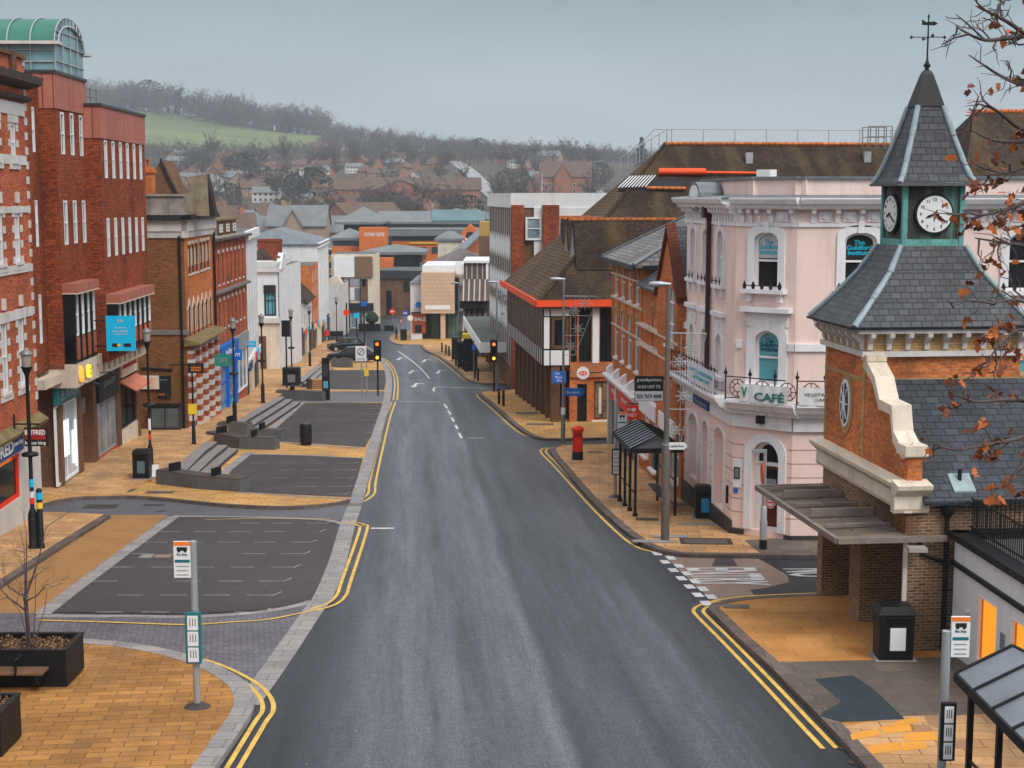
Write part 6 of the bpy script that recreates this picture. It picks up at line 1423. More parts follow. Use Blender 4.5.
# ================================================================ far end of the street
UL = Vector((-.06, 1)).normalized()
def simple(name, label, cat, o, u, L, dep, ztop, mat, rows, n, wsz=(.9, 1.4), fm=white_m, gm=glassd_m, roof='flat', zr=None, roofm=slate_m, group=None, side=None, zbot=None, trim=None):
    """street building: rows = sill heights; n windows a row"""
    f_ = Fr(o, u); r_ = groot(name, f_, L/2, label, cat, group); zb = (zbot if zbot is not None else zg(f_.P(L/2, 0, 0).y)-1.5)
    hs = [(a, b, z, z+wsz[1]) for z in rows for a, b, *_ in spread(n, .3, L-.3, wsz[0], 0, 1)]
    L2, R2 = shell(r_, f_, 0, L, dep, zb, ztop, mat, hs, roof=flat_m if roof == 'flat' else None, rdep=.12); wins(r_, f_, hs, fm, gm, w=.07, t=.08)
    if roof == 'hip': m = MB(); hiproof(m, f_, -.3, L+.3, -.3, dep+.3, ztop, zr, dep/2, dep/2); m.build('roof', roofm, r_)
    if roof == 'gable': m = MB(); gableroof(m, f_, -.2, L+.2, -.4, dep+.4, ztop, zr); m.build('roof', roofm, r_); m = MB(); [m.plate(Fr(f_.P(s, 0, 0).xy, f_.n), [(0, ztop-.1), (dep, ztop-.1), (dep/2, zr-.2)], -.02 if s == 0 else -.15, .1) for s in (0.05, L-.05)]; m.build('gable_end', mat, r_)
    za = zg(f_.P(L/2, 0, 0).y); k = 0; s = .2
    while s < L-2.2 and zbot is None:
        w_ = 1.9+1.3*((k*7+len(name)) % 3)/2; w_ = min(w_, L-.2-s); m = MB(); m.box(f_, s, s+w_, -.1, .05, za-.5, za+2.5); o = m.build('shop_front', (blk_m, dgrey_m, glassl_m, creamw_m)[(k+len(label)) % 4], r_); m = MB(); m.box(f_, s, s+w_, -.2, -.101, za+2.52, za+3.05); m.build('shop_sign', (navy_m, blk_m, white_m, cyan_m, signr_m, creamw_m)[(k*5+len(label)) % 6], o); s += w_+.25; k += 1
    if trim: m = MB(); m.box(f_, -.1, L+.1, -.25, .02, ztop-.5, ztop+.1); m.build('cornice', trim, r_)
    return r_, f_, L2, R2
r, f_, L_, R_ = simple('white_shop_building', 'narrow white rendered building at the end of the red brick terrace', 'building', (-17.9, 99.5), (-.115, 1), 14, 9, at(247, 233, 99.5).z, whiter_m, [-4+i*2.9 for i in range(3)][1:], 4, trim=white_m)
m = MB(); m.box(f_, 0, 14, -.06, .1, -7, -2.6); m.build('dark_shop_front', blk_m, r); m = MB(); m.box(f_, .3, 9, -.12, .0, -2.6, -2.1); m.build('sign_strip', white_m, r)
# stone-fronted bank with a broken gable
fQ = Fr((-23.8, 129), (1, 0)); r = groot('stone_bank', fQ, 2, 'white stone fronted building with a tall dark bay window and a pointed street gable', 'building')
zq = lambda y: at(268, y, 129).z
hq = [(fQ.s_at(264, 300), fQ.s_at(276, 300), zq(316), zq(285))]
shell(r, fQ, 0, 3.4, 14, -7.8, zq(268), whiter_m, hq, roof=flat_m, rdep=.25)
window(fQ, hq[0], r, blk_m, glasst_m, t=.1, w=.14, bars=(1, 2), name='bay_window'); board(fQ, hq[0][0], hq[0][1], zq(293), zq(285), -.1, .1, blk_m, r, 'window_head')
m = MB(); m.box(fQ, -.1, 3.6, -.25, .05, zq(272), zq(268)); m.box(fQ, -.1, 3.6, -.35, .05, zq(323), zq(318)); m.box(fQ, 1.0, 3.5, .4, 3, zq(268), zq(262)); m.build('cornice', stone_m, r)
m = MB(); m.box(fQ, .0, 3.5, -.12, .05, -7.8, zq(324)); m.build('ground_floor', creamw_m, r); board(fQ, 1.0, 2.3, -7.5, zq(336), -.2, -.12, dwood_m, r, 'door_case'); board(fQ, .6, 1.6, zq(352), zq(330), -.25, -.12, col('old_gold', (.35, .22, .06)), r, 'lantern')
fq2 = Fr(fQ.P(3.4, 0, 0).xy, UL); m = MB(); m.plate(fq2, [(0, zq(270)), (6, zq(270)), (3.0, zq(254))], -.25, .2); m.build('gable', whiter_m, r)
hq2 = [(2.4, 3.4, zq(312), zq(282)), (6, 7.2, zq(312), zq(285)), (9, 10.2, zq(312), zq(285)), (11.6, 12.8, zq(312), zq(285)), (1.2, 4.6, -7.4, zq(330)), (6, 8.6, -7.4, zq(330)), (9.6, 12.9, -7.4, zq(330))]; m = MB(); wall(m, fq2, 0, 14, -7.8, zq(262), hq2, .3, -.08); m.build('street_wall', whiter_m, r); wins(r, fq2, hq2, blk_m, glassd_m, t=.05)
m = MB(); m.plate(fQ, [(2.5, zq(268)), (3.3, zq(268)), (3.3, zq(257)), (2.9, zq(257))], 2, 5); m.build('roof_stack', brn_b, r)
simple('tiled_roof_house', 'white shop with a steep mossy tiled roof beyond the stone bank', 'building', (-21.15, 143.2), UL, 11.5, 8, -1.6, whiter_m, [-4.2], 4, fm=blk_m, roof='gable', zr=3.6, roofm=MATS['brown_tiles'], group='tiled shops at the far end')
simple('tiled_roof_house', 'lower white shop with a brown tiled roof, second beyond the stone bank', 'building', (-21.9, 155), UL, 12, 8, -2.2, whiter_m, [-4.9], 5, fm=blk_m, roof='gable', zr=2.0, roofm=MATS['brown_tiles'], group='tiled shops at the far end')
r, f_, L_, R_ = simple('orange_brick_shop', 'orange brick building with dark red chimney stack in front of the white block', 'building', (-22.6, 167.3), UL, 10, 10, 1.2, org_b, [-5.5, -2.6, -.8], 4, fm=white_m)
chimney(r, f_, -.0, 1.6, 3.4, 6.0, 1.0, 4.2, drk_b, 0)
r, f_, L_, R_ = simple('white_block', 'large white building with tall street windows and a low blue slate roof', 'building', (-23.3, 178), UL, 20, 11, at(300, 244, 178).z, whiter_m, [-4.5], 5, wsz=(1.6, 6.0), gm=glassl_m, roof='hip', zr=at(300, 228, 184).z, roofm=lead_m, trim=white_m)
r = root('stone_pylon_building', (-24, 200, zg(200)), 'narrow pale stone pillar-like building with a dark base at the street end', 'building'); f_ = Fr((0, 200), (1, 0)); x0, x1 = fx(327, 300, 200), fx(342, 300, 200)
shell(r, f_, x0, x1, 8, -11, fz(334, 284, 200), stone_m, [], roof=flat_m); board(f_, x0-.1, x1+.1, fz(334, 338, 200), fz(334, 331, 200), -.2, .1, blk_m, r, 'base_band'); m = MB(); m.plate(f_, [(x0, fz(334, 284, 200)), (x0+.4, fz(334, 278, 200)), (x1-.6, fz(334, 276, 200)), (x1, fz(334, 284, 200))], 0, 2); m.build('curved_top', creamw_m, r)
# hoarding building
f_ = Fr((0, 214), (1, 0)); X_ = lambda px: fx(px, 300, 214); Z_ = lambda py: fz(352, py, 214)
r = root('hoarding_building', (X_(353), 214, zg(214)), 'building with a white and a brown blank panel above a black shop fascia', 'building')
shell(r, f_, X_(332), X_(374.5), 9, -11.5, Z_(254), creamw_m, [], roof=flat_m, rh=[])
board(f_, X_(334.5), X_(355), Z_(277), Z_(256.5), -.3, 0, white_m, r, 'white_panel'); board(f_, X_(355.2), X_(373), Z_(277), Z_(256.5), -.3, 0, plain('brown_panel', (.20, .12, .075), .8), r, 'brown_panel')
board(f_, X_(342.5), X_(373.5), Z_(310.5), Z_(303), -.5, 0, blk_m, r, 'fascia')
for a, b, c, d, mt in ((343, 354, 300, 288, white_m), (343, 366, 286, 279, lgrey_m), (355, 361, 300, 288, grey_m), (362, 368, 302, 279, brn_b)): board(f_, X_(a), X_(b), Z_(c), Z_(d), -.1, 0, mt, r, 'graphic_panel')
for a, b in ((342, 349), (350, 357), (358, 365), (366, 373)): window(f_, (X_(a)+.05, X_(b)-.05, -10.0, Z_(311)), r, white_m, glassl_m, t=-.05, w=.08, bars=(0, 0), name='shop_window')
for a in (343, 349, 360.5): m = MB(); m.box(f_, X_(a), X_(a)+.15, -.35, -.2, -10, Z_(278)); m.build('post', blk_m, r)
# brown brick depot
r = root('brick_depot', (-17, 236, -10.2), 'low dark brown brick building with flat grey roof behind the no entry sign', 'building'); f_ = Fr((fx(373, 300, 240), 240), (1, -.25)); Lb = 9.5
h_ = [(2.2, 3.2, -10.2, -6.2)]; shell(r, f_, 0, Lb, 12, -11, -4.2, brn_b, h_, roof=None); wins(r, f_, h_, blk_m, glassd_m, bars=(0, 0)); m = MB(); m.box(f_, -.3, Lb+.3, -.3, 12, -4.2, -2.9); m.build('flat_roof', dgrey_m, r); board(f_, 5.2, 8.4, -6.4, -4.7, -.05, .05, blk_m, r, 'vent_panel'); m = MB(); m.box(f_, 1.0, 1.12, -.1, 0, -11, -4.3); m.build('downpipe', blk_m, r)
# beige box and its shops
f_ = Fr((0, 188), (1, 0)); X_ = lambda px: fx(px, 320, 188); Z_ = lambda py: fz(440, py, 188)
r = root('beige_box_building', (X_(440), 188, zg(188)), 'beige windowless box storey with a white name strip over glazed shops', 'building')
m = MB(); m.box(f_, X_(422), X_(455), -1.5, 8, Z_(312.5), Z_(272)); m.build('box_storey', beige_m, r); board(f_, X_(426), X_(451), Z_(308.5), Z_(304.5), -1.56, -1.5, white_m, r, 'name_strip')
m = MB(); m.box(f_, X_(422), X_(462), 2.0, 8, -10.5, Z_(312.6)); m.build('shop_wall', dgrey_m, r); m = MB(); m.box(f_, X_(422), X_(462), 1.4, 14, Z_(276), Z_(266)); m.build('roof', whiter_m, r)
for a, b in ((430, 438), (447, 459)): window(f_, (X_(a), X_(b), -9.4, Z_(313.5)), r, dgrey_m, glassy('shop_glass_green', (.05, .12, .12), .12, .5, .6, .8), t=1.9, w=.08, bars=(0, 2), name='shop_window')
m = MB(); m.box(f_, X_(441), X_(445.5), -1.2, .0, -9.6, Z_(312.6)); m.build('column', beige_m, r); board(f_, X_(455.5), X_(459), Z_(311), Z_(278), -.5, 3, glassd_m, r, 'stair_window'); board(f_, X_(455.4), X_(462), Z_(275), Z_(262), 1.3, 2, white_m, r, 'white_parapet')
r = root('sale_shop', (X_(417), 188, zg(188)), 'white rendered shop with slate roof and an orange SALE window', 'shop')
shell(r, f_, X_(410.5), X_(422)-.02, 9, -10.5, Z_(283), whiter_m, [], roof=None); m = MB(); m.prism([f_.P(X_(409.5), -.3, Z_(283)), f_.P(X_(422)-.02, -.3, Z_(283)), f_.P(X_(422)-.02, 9, Z_(283)), f_.P(X_(410.2), 9, Z_(283))], [f_.P(X_(415), 2, Z_(278)), f_.P(X_(422)-.02, 1.5, Z_(277)), f_.P(X_(422)-.02, 7, Z_(277)), f_.P(X_(415), 7, Z_(278))]); m.build('roof', lead_m, r)
board(f_, X_(411.5), X_(421.8), Z_(313.2), Z_(312), -.3, 0, blk_m, r, 'fascia'); o = board(f_, X_(412), X_(425.6), Z_(333), Z_(314), -.08, .3, plain('sale_red', (.40, .09, .04), .6), r, 'sale_window'); text('SALE', f_, X_(420), Z_(319), .45, white_m, o, width=1.5, t=-.1, bold=.03); board(f_, X_(415), X_(421.5), Z_(333), Z_(325), -.12, -.081, blk_m, o, 'doorway')
m = MB(); m.disc(f_, X_(418.6), Z_(304.5), .38, -.5, -.4, 16); m.build('round_blue_sign', brightb_m, r)
# market building with canopy, striped mansard block and the office slab behind it
fO = Fr((-2.0, 131), UR); LO = 19.2
r = groot('office_slab', fO, LO/2, 'white topped office slab with brown vertical strips and rows of white pointed panels', 'building')
zo = lambda y, x=513: fO.z_at(x, y)
zt = fO.z_at(513, 193); zb_ = -4.0
mb = MB(); mb.box(fO, 0, LO, 0, 22, zb_-4, zt-1.1); mb.build('wall', brn_b, r); mb = MB(); mb.box(fO, -.1, LO+.1, -.15, 22, zt-1.1, zt); mb.build('white_attic', plain('white_panels', (.66, .66, .66), .7, 0, .06, .4, .03, .03, dirt=(.42, .41, .40, .5)), r)
for i in range(13):
    s = .5+i*1.42; m = MB(); m.box(fO, s, s+.2, -.012, .05, zb_, zt-.9); m.build('white_fin', white_m, r)
    m = MB(); m.box(fO, s+.3, s+1.3, -.02, .05, zb_+.2, zt-1.15); m.build('window_strip', random.choice((plinth_m, dwood_m, brn_b)), r)
mb = MB()
for z in (zo(249), zo(288), zo(322)):
    for i in range(12):
        s = .55+i*1.42; mb = MB(); mb.plate(fO, [(s+.1, z-.4), (s+.7, z-1.0), (s+1.3, z-.4), (s+1.3, z+.4), (s+.7, z+1.0), (s+.1, z+.4)], -.03, -.021); mb.build('pointed_panel', white_m, r)
RsO = Fr(fO.P(LO, 0, 0).xy, fO.n); zn = lambda x, y: RsO.z_at(x, y)
mb = MB(); mb.box(RsO, 1.6, 22, -.25, -.0, zb_, zt-1.1); mb.build('white_end_wall', MATS['white_panels'], r)
window(RsO, (RsO.s_at(525, 230), RsO.s_at(541, 230), zn(532, 240), zn(532, 217)), r, white_m, glassl_m, t=-.32, w=.14, bars=(1, 0)); window(RsO, (RsO.s_at(560, 230), RsO.s_at(580, 230), zn(570, 240), zn(570, 217)), r, white_m, glassl_m, t=-.32, w=.14, bars=(1, 0))
for a, b in ((511, 523), (542, 558)): mb = MB(); mb.box(RsO, RsO.s_at(a, 230), RsO.s_at(b, 230), -.7, -.05, zb_-4, zn(520, 205)); mb.build('brick_stack', drk_b, r)
mb = MB(); p = RsO.P(2.6, 3, zt); mb.tube(p, p+Vector((0, 0, 1.6)), .04, .04, 5); mb.build('aerial', lgrey_m, r)
# canopy of the market hall
zk_ = -2.5; a = at(480, 343, 116); b = at(463, 315.8, 142); fM = Fr((b.x, 142), (a.x-b.x, 116-142)); LM = math.hypot(a.x-b.x, 26)
r = groot('market_canopy', fM, LM/2, 'flat grey canopy with white edge over the far right pavement', 'canopy')
mb = MB(); mb.box(fM, .1, LM-.1, .1, 4.0, zk_-.05, zk_); mb.build('roof', flat_m, r); mb = MB(); mb.box(fM, 0, LM, 0, .1, zk_-.75, zk_+.05); mb.build('white_edge', white_m, r); mb = MB(); mb.box(fM, LM-.1, LM, .1, 4.0, zk_-.75, zk_+.05); mb.build('white_edge', white_m, r)
r = groot('market_hall', fM, LM/2+3, 'row of shop fronts and dark red brick piers under the flat canopy', 'shops')
mb = MB(); mb.box(fM, -12, LM+5, 3.3, 9, -9.5, zk_-.06); mb.build('shop_wall', dgrey_m, r)
for i in range(9): s = -2+i*3.6; mb = MB(); mb.box(fM, s, s+.9, 2.3, 3.4, -9.5, zk_-.76); mb.build('brick_pier', drk_b, r)
for i in range(8): s = -1+i*3.6; window(fM, (s, s+2.5, zg(130)+.4, zk_-1.0), r, blk_m, random.choice((glassd_m, glass_m, glassl_m)), t=3.2, w=.08, bars=(0, 1), name='shop_window')
for k, (s, w_, mt) in enumerate(((-9, 3, white_m), (-5, 2.4, creamw_m))): board(fM, s, s+w_, -8.5, -5.5, 3.1, 3.29, mt, r, 'shop_panel')
f_ = Fr((0, 150), (1, 0)); X_ = lambda px: fx(px, 290, 150); Z_ = lambda py: fz(473, py, 150)
strm = brick('striped_cladding', (.12, .085, .07), (.09, .065, .055), (.40, .38, .37), .55, 30, .07, .7, .2, .5, .2)
r = root('striped_mansard_block', (X_(473), 150, zg(150)), 'block with two steep striped mansard roofs and a brown boxed storey above', 'building')
mb = MB(); mb.box(f_, X_(463), X_(489), 2.6, 12, -9, Z_(262.5)); mb.build('upper_box', strm, r); board(f_, X_(462.5), X_(489), Z_(264), Z_(261.5), 2.3, 12, white_m, r, 'parapet'); board(f_, X_(485.5), X_(488), Z_(281), Z_(264), 2.4, 2.6, white_m, r, 'white_strip')
for z0_, z1_ in ((Z_(301), Z_(280.5)), (Z_(331), Z_(308))):
    mb = MB(); mb.prism([f_.P(X_(458.5), 0, z0_), f_.P(X_(489), 0, z0_), f_.P(X_(489), 3.5, z0_), f_.P(X_(458.5), 3.5, z0_)], [f_.P(X_(463), 2.4, z1_), f_.P(X_(489), 2.4, z1_), f_.P(X_(489), 3.5, z1_), f_.P(X_(463), 3.5, z1_)]); mb.build('mansard', strm, r)
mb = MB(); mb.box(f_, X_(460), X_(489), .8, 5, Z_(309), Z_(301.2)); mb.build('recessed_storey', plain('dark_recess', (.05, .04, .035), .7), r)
mb = MB()
for i in range(9): q = lerp(X_(460), X_(487), i/8); mb.tube((q, 150.2, Z_(309)), (q, 150.2, Z_(302)), .04, .04, 4)
mb.tube((X_(460), 150.2, Z_(302)), (X_(487), 150.2, Z_(302)), .04, .04, 4); mb.build('railing', blk_m, r)

# ---- orange shopping centre in the valley
def fbox(r_, px0, px1, py0, py1, y, dep, mat, name, ybase=None):
    f_ = Fr((0, y), (1, 0)); pm = (px0+px1)/2; z1_ = fz(pm, py0, y); z0_ = fz(pm, py1, y) if ybase is None else ybase
    m = MB(); m.box(f_, fx(px0, py1, y), fx(px1, py1, y), 0, dep, z0_, z1_); return m.build(name, mat, r_)
def froof(r_, px0, px1, pye, pyr, y, dep, mat, name='roof', ins=.5, over=.4):
    f_ = Fr((0, y), (1, 0)); pm = (px0+px1)/2; m = MB(); x0, x1 = fx(px0, pye, y), fx(px1, pye, y); ii = min(ins*dep, (x1-x0)/2+over-.05); hiproof(m, f_, x0-over, x1+over, -over, dep+over, fz(pm, pye, y), fz(pm, pyr, y+dep/2), ii, ii, .5); return m.build(name, mat, r_)
orr = far_o
dslf = plain('far_slate', (.17, .18, .19), .6, 0, .2, .3); tealr = plain('teal_roof_glass', (.075, .16, .17), .4, 0, .2, .2); win_m = plain('far_window', (.04, .045, .055), .3)
r = root('shopping_centre', (-24, 322, -10.2), 'orange shopping centre with grey roofs and a tall orange name wall', 'building')
fbox(r, 359.5, 386.5, 227.5, 262, 300, 5, orr, 'name_wall'); f_ = Fr((0, 300), (1, 0)); text('THE FRIARY CENTRE', f_, fx(374, 234, 300), fz(374, 234.5, 300), .75, white_m, r, width=4.2, t=-.05, bold=.02)
fbox(r, 332, 360, 246, 262, 303, 20, orr, 'orange_wing'); fbox(r, 333, 360, 238, 246, 303, 20, win_m, 'window_band'); froof(r, 330, 361, 238, 228, 303, 16, dslf); froof(r, 340, 378, 222, 206.5, 325, 20, dslf, 'pyramid_roof', .5, 1.0); fbox(r, 344, 376, 222, 240, 326, 18, win_m, 'glass_gable')
fbox(r, 378, 482, 222, 262, 345, 18, plain('dark_cladding', (.06, .065, .075), .5), 'dark_storey'); froof(r, 377, 483, 222, 211, 345, 18, dslf, 'long_roof', .0); 
mb = MB(); f_ = Fr((0, 345), (1, 0)); zA_, zB_ = fz(450, 222, 345), fz(450, 211, 354); mb.prism([f_.P(fx(432, 220, 345), -.35, zA_), f_.P(fx(483, 220, 345), -.35, zA_), f_.P(fx(480, 220, 345), 9, zB_), f_.P(fx(430, 220, 345), 9, zB_)], [f_.P(fx(432, 220, 345), -.35, zA_+.35), f_.P(fx(483, 220, 345), -.35, zA_+.35), f_.P(fx(480, 220, 345), 9, zB_+.35), f_.P(fx(430, 220, 345), 9, zB_+.35)]); mb.build('glazed_roof', tealr, r)
froof(r, 445, 466, 213, 208, 360, 12, tealr, 'lantern_roof'); fbox(r, 392, 482, 236, 241, 322, 8, win_m, 'window_band'); fbox(r, 386, 480, 229, 236, 320, 14, dslf, 'grey_roof'); fbox(r, 392, 440, 241, 262, 321, 8, orr, 'orange_wall')
for a, b in ((410, 416), (420, 427), (432, 438)): fbox(r, a, b, 247, 253, 320.8, .1, win_m, 'window')
fbox(r, 409, 440, 242.5, 243.6, 320.7, .2, yellow_m, 'yellow_band')
r = root('glass_pavilion', (-25, 280, -10.2), 'dark glazed pavilion with shallow grey roof and an orange arched end', 'building')
fbox(r, 364, 422, 252, 262, 282, 14, glassd_m, 'glass_storey'); froof(r, 362, 423, 252, 244, 282, 16, dslf); fbox(r, 372, 393, 258, 285, 278, 3, orr, 'orange_wall'); fbox(r, 393, 420, 262, 285, 280, 4, glassd_m, 'glass_wall'); m = MB(); m.disc(Fr((0, 278), (1, 0)), fx(378, 270, 278), fz(378, 273, 278), .95, -.1, -.02, 16); m.build('arch', blk_m, r)
r = root('market_kiosk_roof', (-13, 300, -10), 'cream kiosk with a low grey pyramid roof beside a lit orange gable', 'building'); fbox(r, 438, 462, 238.5, 270, 300, 5, creamw_m, 'wall'); froof(r, 436, 463, 238.5, 231, 300, 5, dslf)
r = root('orange_gable', (-9, 306, -10), 'small bright orange pointed gable with a glowing lamp beside a grey glass roof', 'building'); f_ = Fr((0, 306), (1, 0)); X_ = lambda px: fx(px, 235, 306); Z_ = lambda py: fz(470, py, 306); m = MB(); m.plate(f_, [(X_(462), -10), (X_(478), -10), (X_(478), Z_(230)), (X_(469.5), Z_(224)), (X_(462), Z_(232))], 0, 4); m.build('wall', orr, r)
m = MB(); m.disc(f_, X_(470), Z_(236), .9, -.1, -.01, 14); m.build('arch_recess', blk_m, r); m = MB(); m.lathe((X_(465), 305.6, Z_(243)), [(.1, 0), (.45, .3), (.45, .8), (.1, 1.0)], 10); m.build('lamp', emit('amber_lamp', (1, .5, .06), 3.0), r)
m = MB(); m.prism([f_.P(X_(447), -28, Z_(252)-1), f_.P(X_(458), -28, Z_(252)-1), f_.P(X_(486), 0, Z_(232)), f_.P(X_(478), 0, Z_(232))], [f_.P(X_(447), -28, Z_(252)-.5), f_.P(X_(458), -28, Z_(252)-.5), f_.P(X_(486), 0, Z_(232)+.5), f_.P(X_(478), 0, Z_(232)+.5)]); m.build('glass_roof', lead_m, r)
r = root('grey_roof_hall', (-11, 270, -10), 'low hall with sloping brown and grey roofs behind the beige box storey', 'building'); fbox(r, 436, 485, 262, 285, 262, 12, creamw_m, 'wall'); froof(r, 434, 486, 262, 248, 262, 14, plain('brown_grey_roof', (.15, .13, .12), .8, 0, .2, .4)); fbox(r, 479, 490, 212+24, 285, 255, 8, brn_b, 'brick_block'); fbox(r, 479.5, 490, 222, 236, 255, 8, col('ochre_panel', (.42, .27, .06)), 'ochre_panel')

# ================================================================ hillside
YR = [(-200, 100), (90, 106), (150, 111), (220, 120), (280, 131), (330, 139), (380, 146), (420, 151), (500, 158), (600, 164), (720, 168), (1300, 172)]
def hz_(x, y):
    px = 512+FOC*x/max(y, 1)*1.0
    yr = interp(YR, px); K = 9+(196-yr)/FOC*1500
    k1 = 9+(196-155)/FOC*1100 if yr < 150 else 9+(196-max(158, yr+3))/FOC*1100
    z = interp([(300, -10.6), (450, -9), (600, -1.5), (800, 15), (950, 28), (1100, k1), (1500, K), (1560, K+2), (1900, K-15), (2300, K-60)], y)
    return z + (1.6*math.sin(x*.013+y*.006)+1.2*math.sin(x*.031-y*.017))*min(1, max(0, (y-450)/300))
grass_m = plain('hill_grass', (.125, .155, .06), .9, 0, .4, .009, .2, .2); scrub_m = plain('hill_scrub', (.075, .062, .045), .95, 0, .4, .03, .2, .3)
def inpoly(px, py, poly):
    c = False; n = len(poly)
    for i in range(n):
        x1, y1 = poly[i]; x2, y2 = poly[(i+1) % n]
        if (y1 > py) != (y2 > py) and px < (x2-x1)*(py-y1)/(y2-y1)+x1: c = not c
    return c
ysr = [300, 340, 380, 420, 460] + list(range(500, 1100, 40)) + list(range(1100, 1500, 25)) + [1500, 1530, 1560, 1700, 1900, 2100, 2300]
mb = MB(); xs = [i/60 for i in range(-48, 49)]
mb.grid([[Vector((u*y*1.0, y, hz_(u*y, y))) for u in xs] for y in ysr], True); struct(mb, 'hillside', scrub_m)
FIELD = [(60, 104), (100, 108), (143, 112), (170, 113), (200, 116), (240, 121.5), (280, 128), (325, 136.5), (316, 141), (300, 147), (280, 151), (250, 153), (215, 150), (170, 153), (120, 156), (60, 158)]
mb = MB(); us = [i/200 for i in range(-64, -20)]; yy = list(range(1080, 1500, 14))
for i in range(len(yy)-1):
    for j in range(len(us)-1):
        q = [Vector((u*y, y, hz_(u*y, y)+.9)) for u, y in ((us[j], yy[i]), (us[j+1], yy[i]), (us[j+1], yy[i+1]), (us[j], yy[i+1]))]
        c = sum(q, Vector())/4; cz = c.z; d_ = c.y*math.cos(PITCH)-(cz-9)*math.sin(PITCH); pz = c.y*math.sin(PITCH)+(cz-9)*math.cos(PITCH); px = 512+FOC*c.x/d_; py = 384-FOC*pz/d_
        if inpoly(px, py, FIELD): mb.face(q)
struct(mb, 'field', grass_m)
# pale road climbing the hill
mb = MB(); pts = [(500, 195, 700), (486, 182, 800), (470, 168, 900), (456, 160, 1000), (444, 156, 1080)]
rows = []
for px, py, y in pts: x = fx(px, py, y); w_ = 4.5; rows.append([Vector((x-w_, y, hz_(x-w_, y)+1.0)), Vector((x+w_, y, hz_(x+w_, y)+1.0))])
mb.grid(rows, False); struct(mb, 'hill_road', plain('pale_road', (.30, .30, .31), .8))
# ---- houses
fb_ms = [far_b, plain('pale_brick', (.36, .25, .18), .85, 0, .15, .3), plain('house_white', (.62, .60, .58), .8, 0, .08, .3), plain('house_red', (.34, .14, .09), .85, 0, .15, .3), plain('house_tan', (.40, .30, .22), .85, 0, .12, .3)]
rf_ms = [plain('far_tile', (.13, .085, .065), .85, 0, .25, .4), dslf, plain('far_red_tile', (.17, .09, .065), .85, 0, .2, .4)]
def house(name, label, cat, L, D, H, RH, wm, rm, nch=1, rows=2, n=4, group=None, loc=(0, 0, 0), rz=0.0, gable=0):
    r_ = root(name, (0, 0, 0), label, cat, group); f_ = Fr((-L/2, -D/2), (1, 0)); hs = []
    for k in range(rows): hs += spread(n, .4, L-.4, 1.1, 1.0+k*2.8, 2.4+k*2.8)
    Lf, Rf = sides(f_, 0, L, D); m = MB(); m.box(f_, 0, L, 0, D, -4, H)
    for s in (0, L-.2): m.plate(Fr(f_.P(s, 0, 0).xy, (0, 1)), [(0, H), (D, H), (D/2, H+RH-.2)], -.2, 0)
    m.build('wall', wm, r_)
    m = MB(); gableroof(m, f_, -.4, L+.4, -.5, D+.5, H-.1, H+RH, .3); ro = m.build('roof', rm, r_)
    if gable: 
        m = MB(); m.plate(f_, [(L*.3, 0), (L*.62, 0), (L*.62, H), (L*.46, H+RH*.75), (L*.3, H)], -1.5, D/2); m.build('gable_bay', wm, r_); m = MB(); m.prism([f_.P(L*.27, -1.8, H-.4), f_.P(L*.46, -1.8, H+RH*.8), f_.P(L*.46, -1.8, H+RH*.8-.35), f_.P(L*.31, -1.8, H-.4)], [f_.P(L*.27, D/2, H-.4), f_.P(L*.46, D/2, H+RH*.8), f_.P(L*.46, D/2, H+RH*.8-.35), f_.P(L*.31, D/2, H-.4)]); m.prism([f_.P(L*.65, -1.8, H-.4), f_.P(L*.61, -1.8, H-.4), f_.P(L*.46, -1.8, H+RH*.8-.35), f_.P(L*.46, -1.8, H+RH*.8)], [f_.P(L*.65, D/2, H-.4), f_.P(L*.61, D/2, H-.4), f_.P(L*.46, D/2, H+RH*.8-.35), f_.P(L*.46, D/2, H+RH*.8)]); m.build('bay_roof', rm, r_)
    for i in range(nch): m = MB(); s = L*(.15+.7*i/max(1, nch-1) if nch > 1 else .2); m.box(f_, s, s+1.0, D/2-.5, D/2+.5, H, H+RH+1.3); m.build('chimney', wm if wm is not fb_ms[2] else far_b, ro)
    for h in hs:
        if gable and L*.27 < (h[0]+h[1])/2 < L*.64: continue
        m = MB(); m.box(f_, h[0]-.12, h[1]+.12, -.06, .0, h[2]-.12, h[3]+.12); o = m.build('window', white_m, r_); m = MB(); m.box(f_, h[0], h[1], -.08, -.06, h[2], h[3]); m.build('pane', win_m, o)
    r_.location = loc; r_.rotation_euler = (0, 0, rz); return r_
protos = [house('brick_house', 'small brown brick house with tiled roof on the wooded hillside', 'house', 11, 8, 5.6, 3.4, fb_ms[0], rf_ms[0], 1, group='houses on the hillside'),
          house('white_house', 'small white walled house with grey roof on the wooded hillside', 'house', 14, 8, 5.4, 3.0, fb_ms[2], rf_ms[1], 1, n=5, group='houses on the hillside'),
          house('red_house', 'small red brick house with gabled bay on the wooded hillside', 'house', 12, 9, 6, 4, fb_ms[3], rf_ms[0], 2, gable=1, group='houses on the hillside'),
          house('pale_brick_house', 'long pale brick house with grey roof on the wooded hillside', 'house', 17, 9, 5.6, 3.5, fb_ms[1], rf_ms[1], 2, n=6, group='houses on the hillside'),
          house('tan_house', 'tan rendered house with red tiled roof on the wooded hillside', 'house', 12, 8, 5.8, 3.6, fb_ms[4], rf_ms[2], 1, group='houses on the hillside')]
PLACED = []; rnd = random.Random(11); used = [False]*5
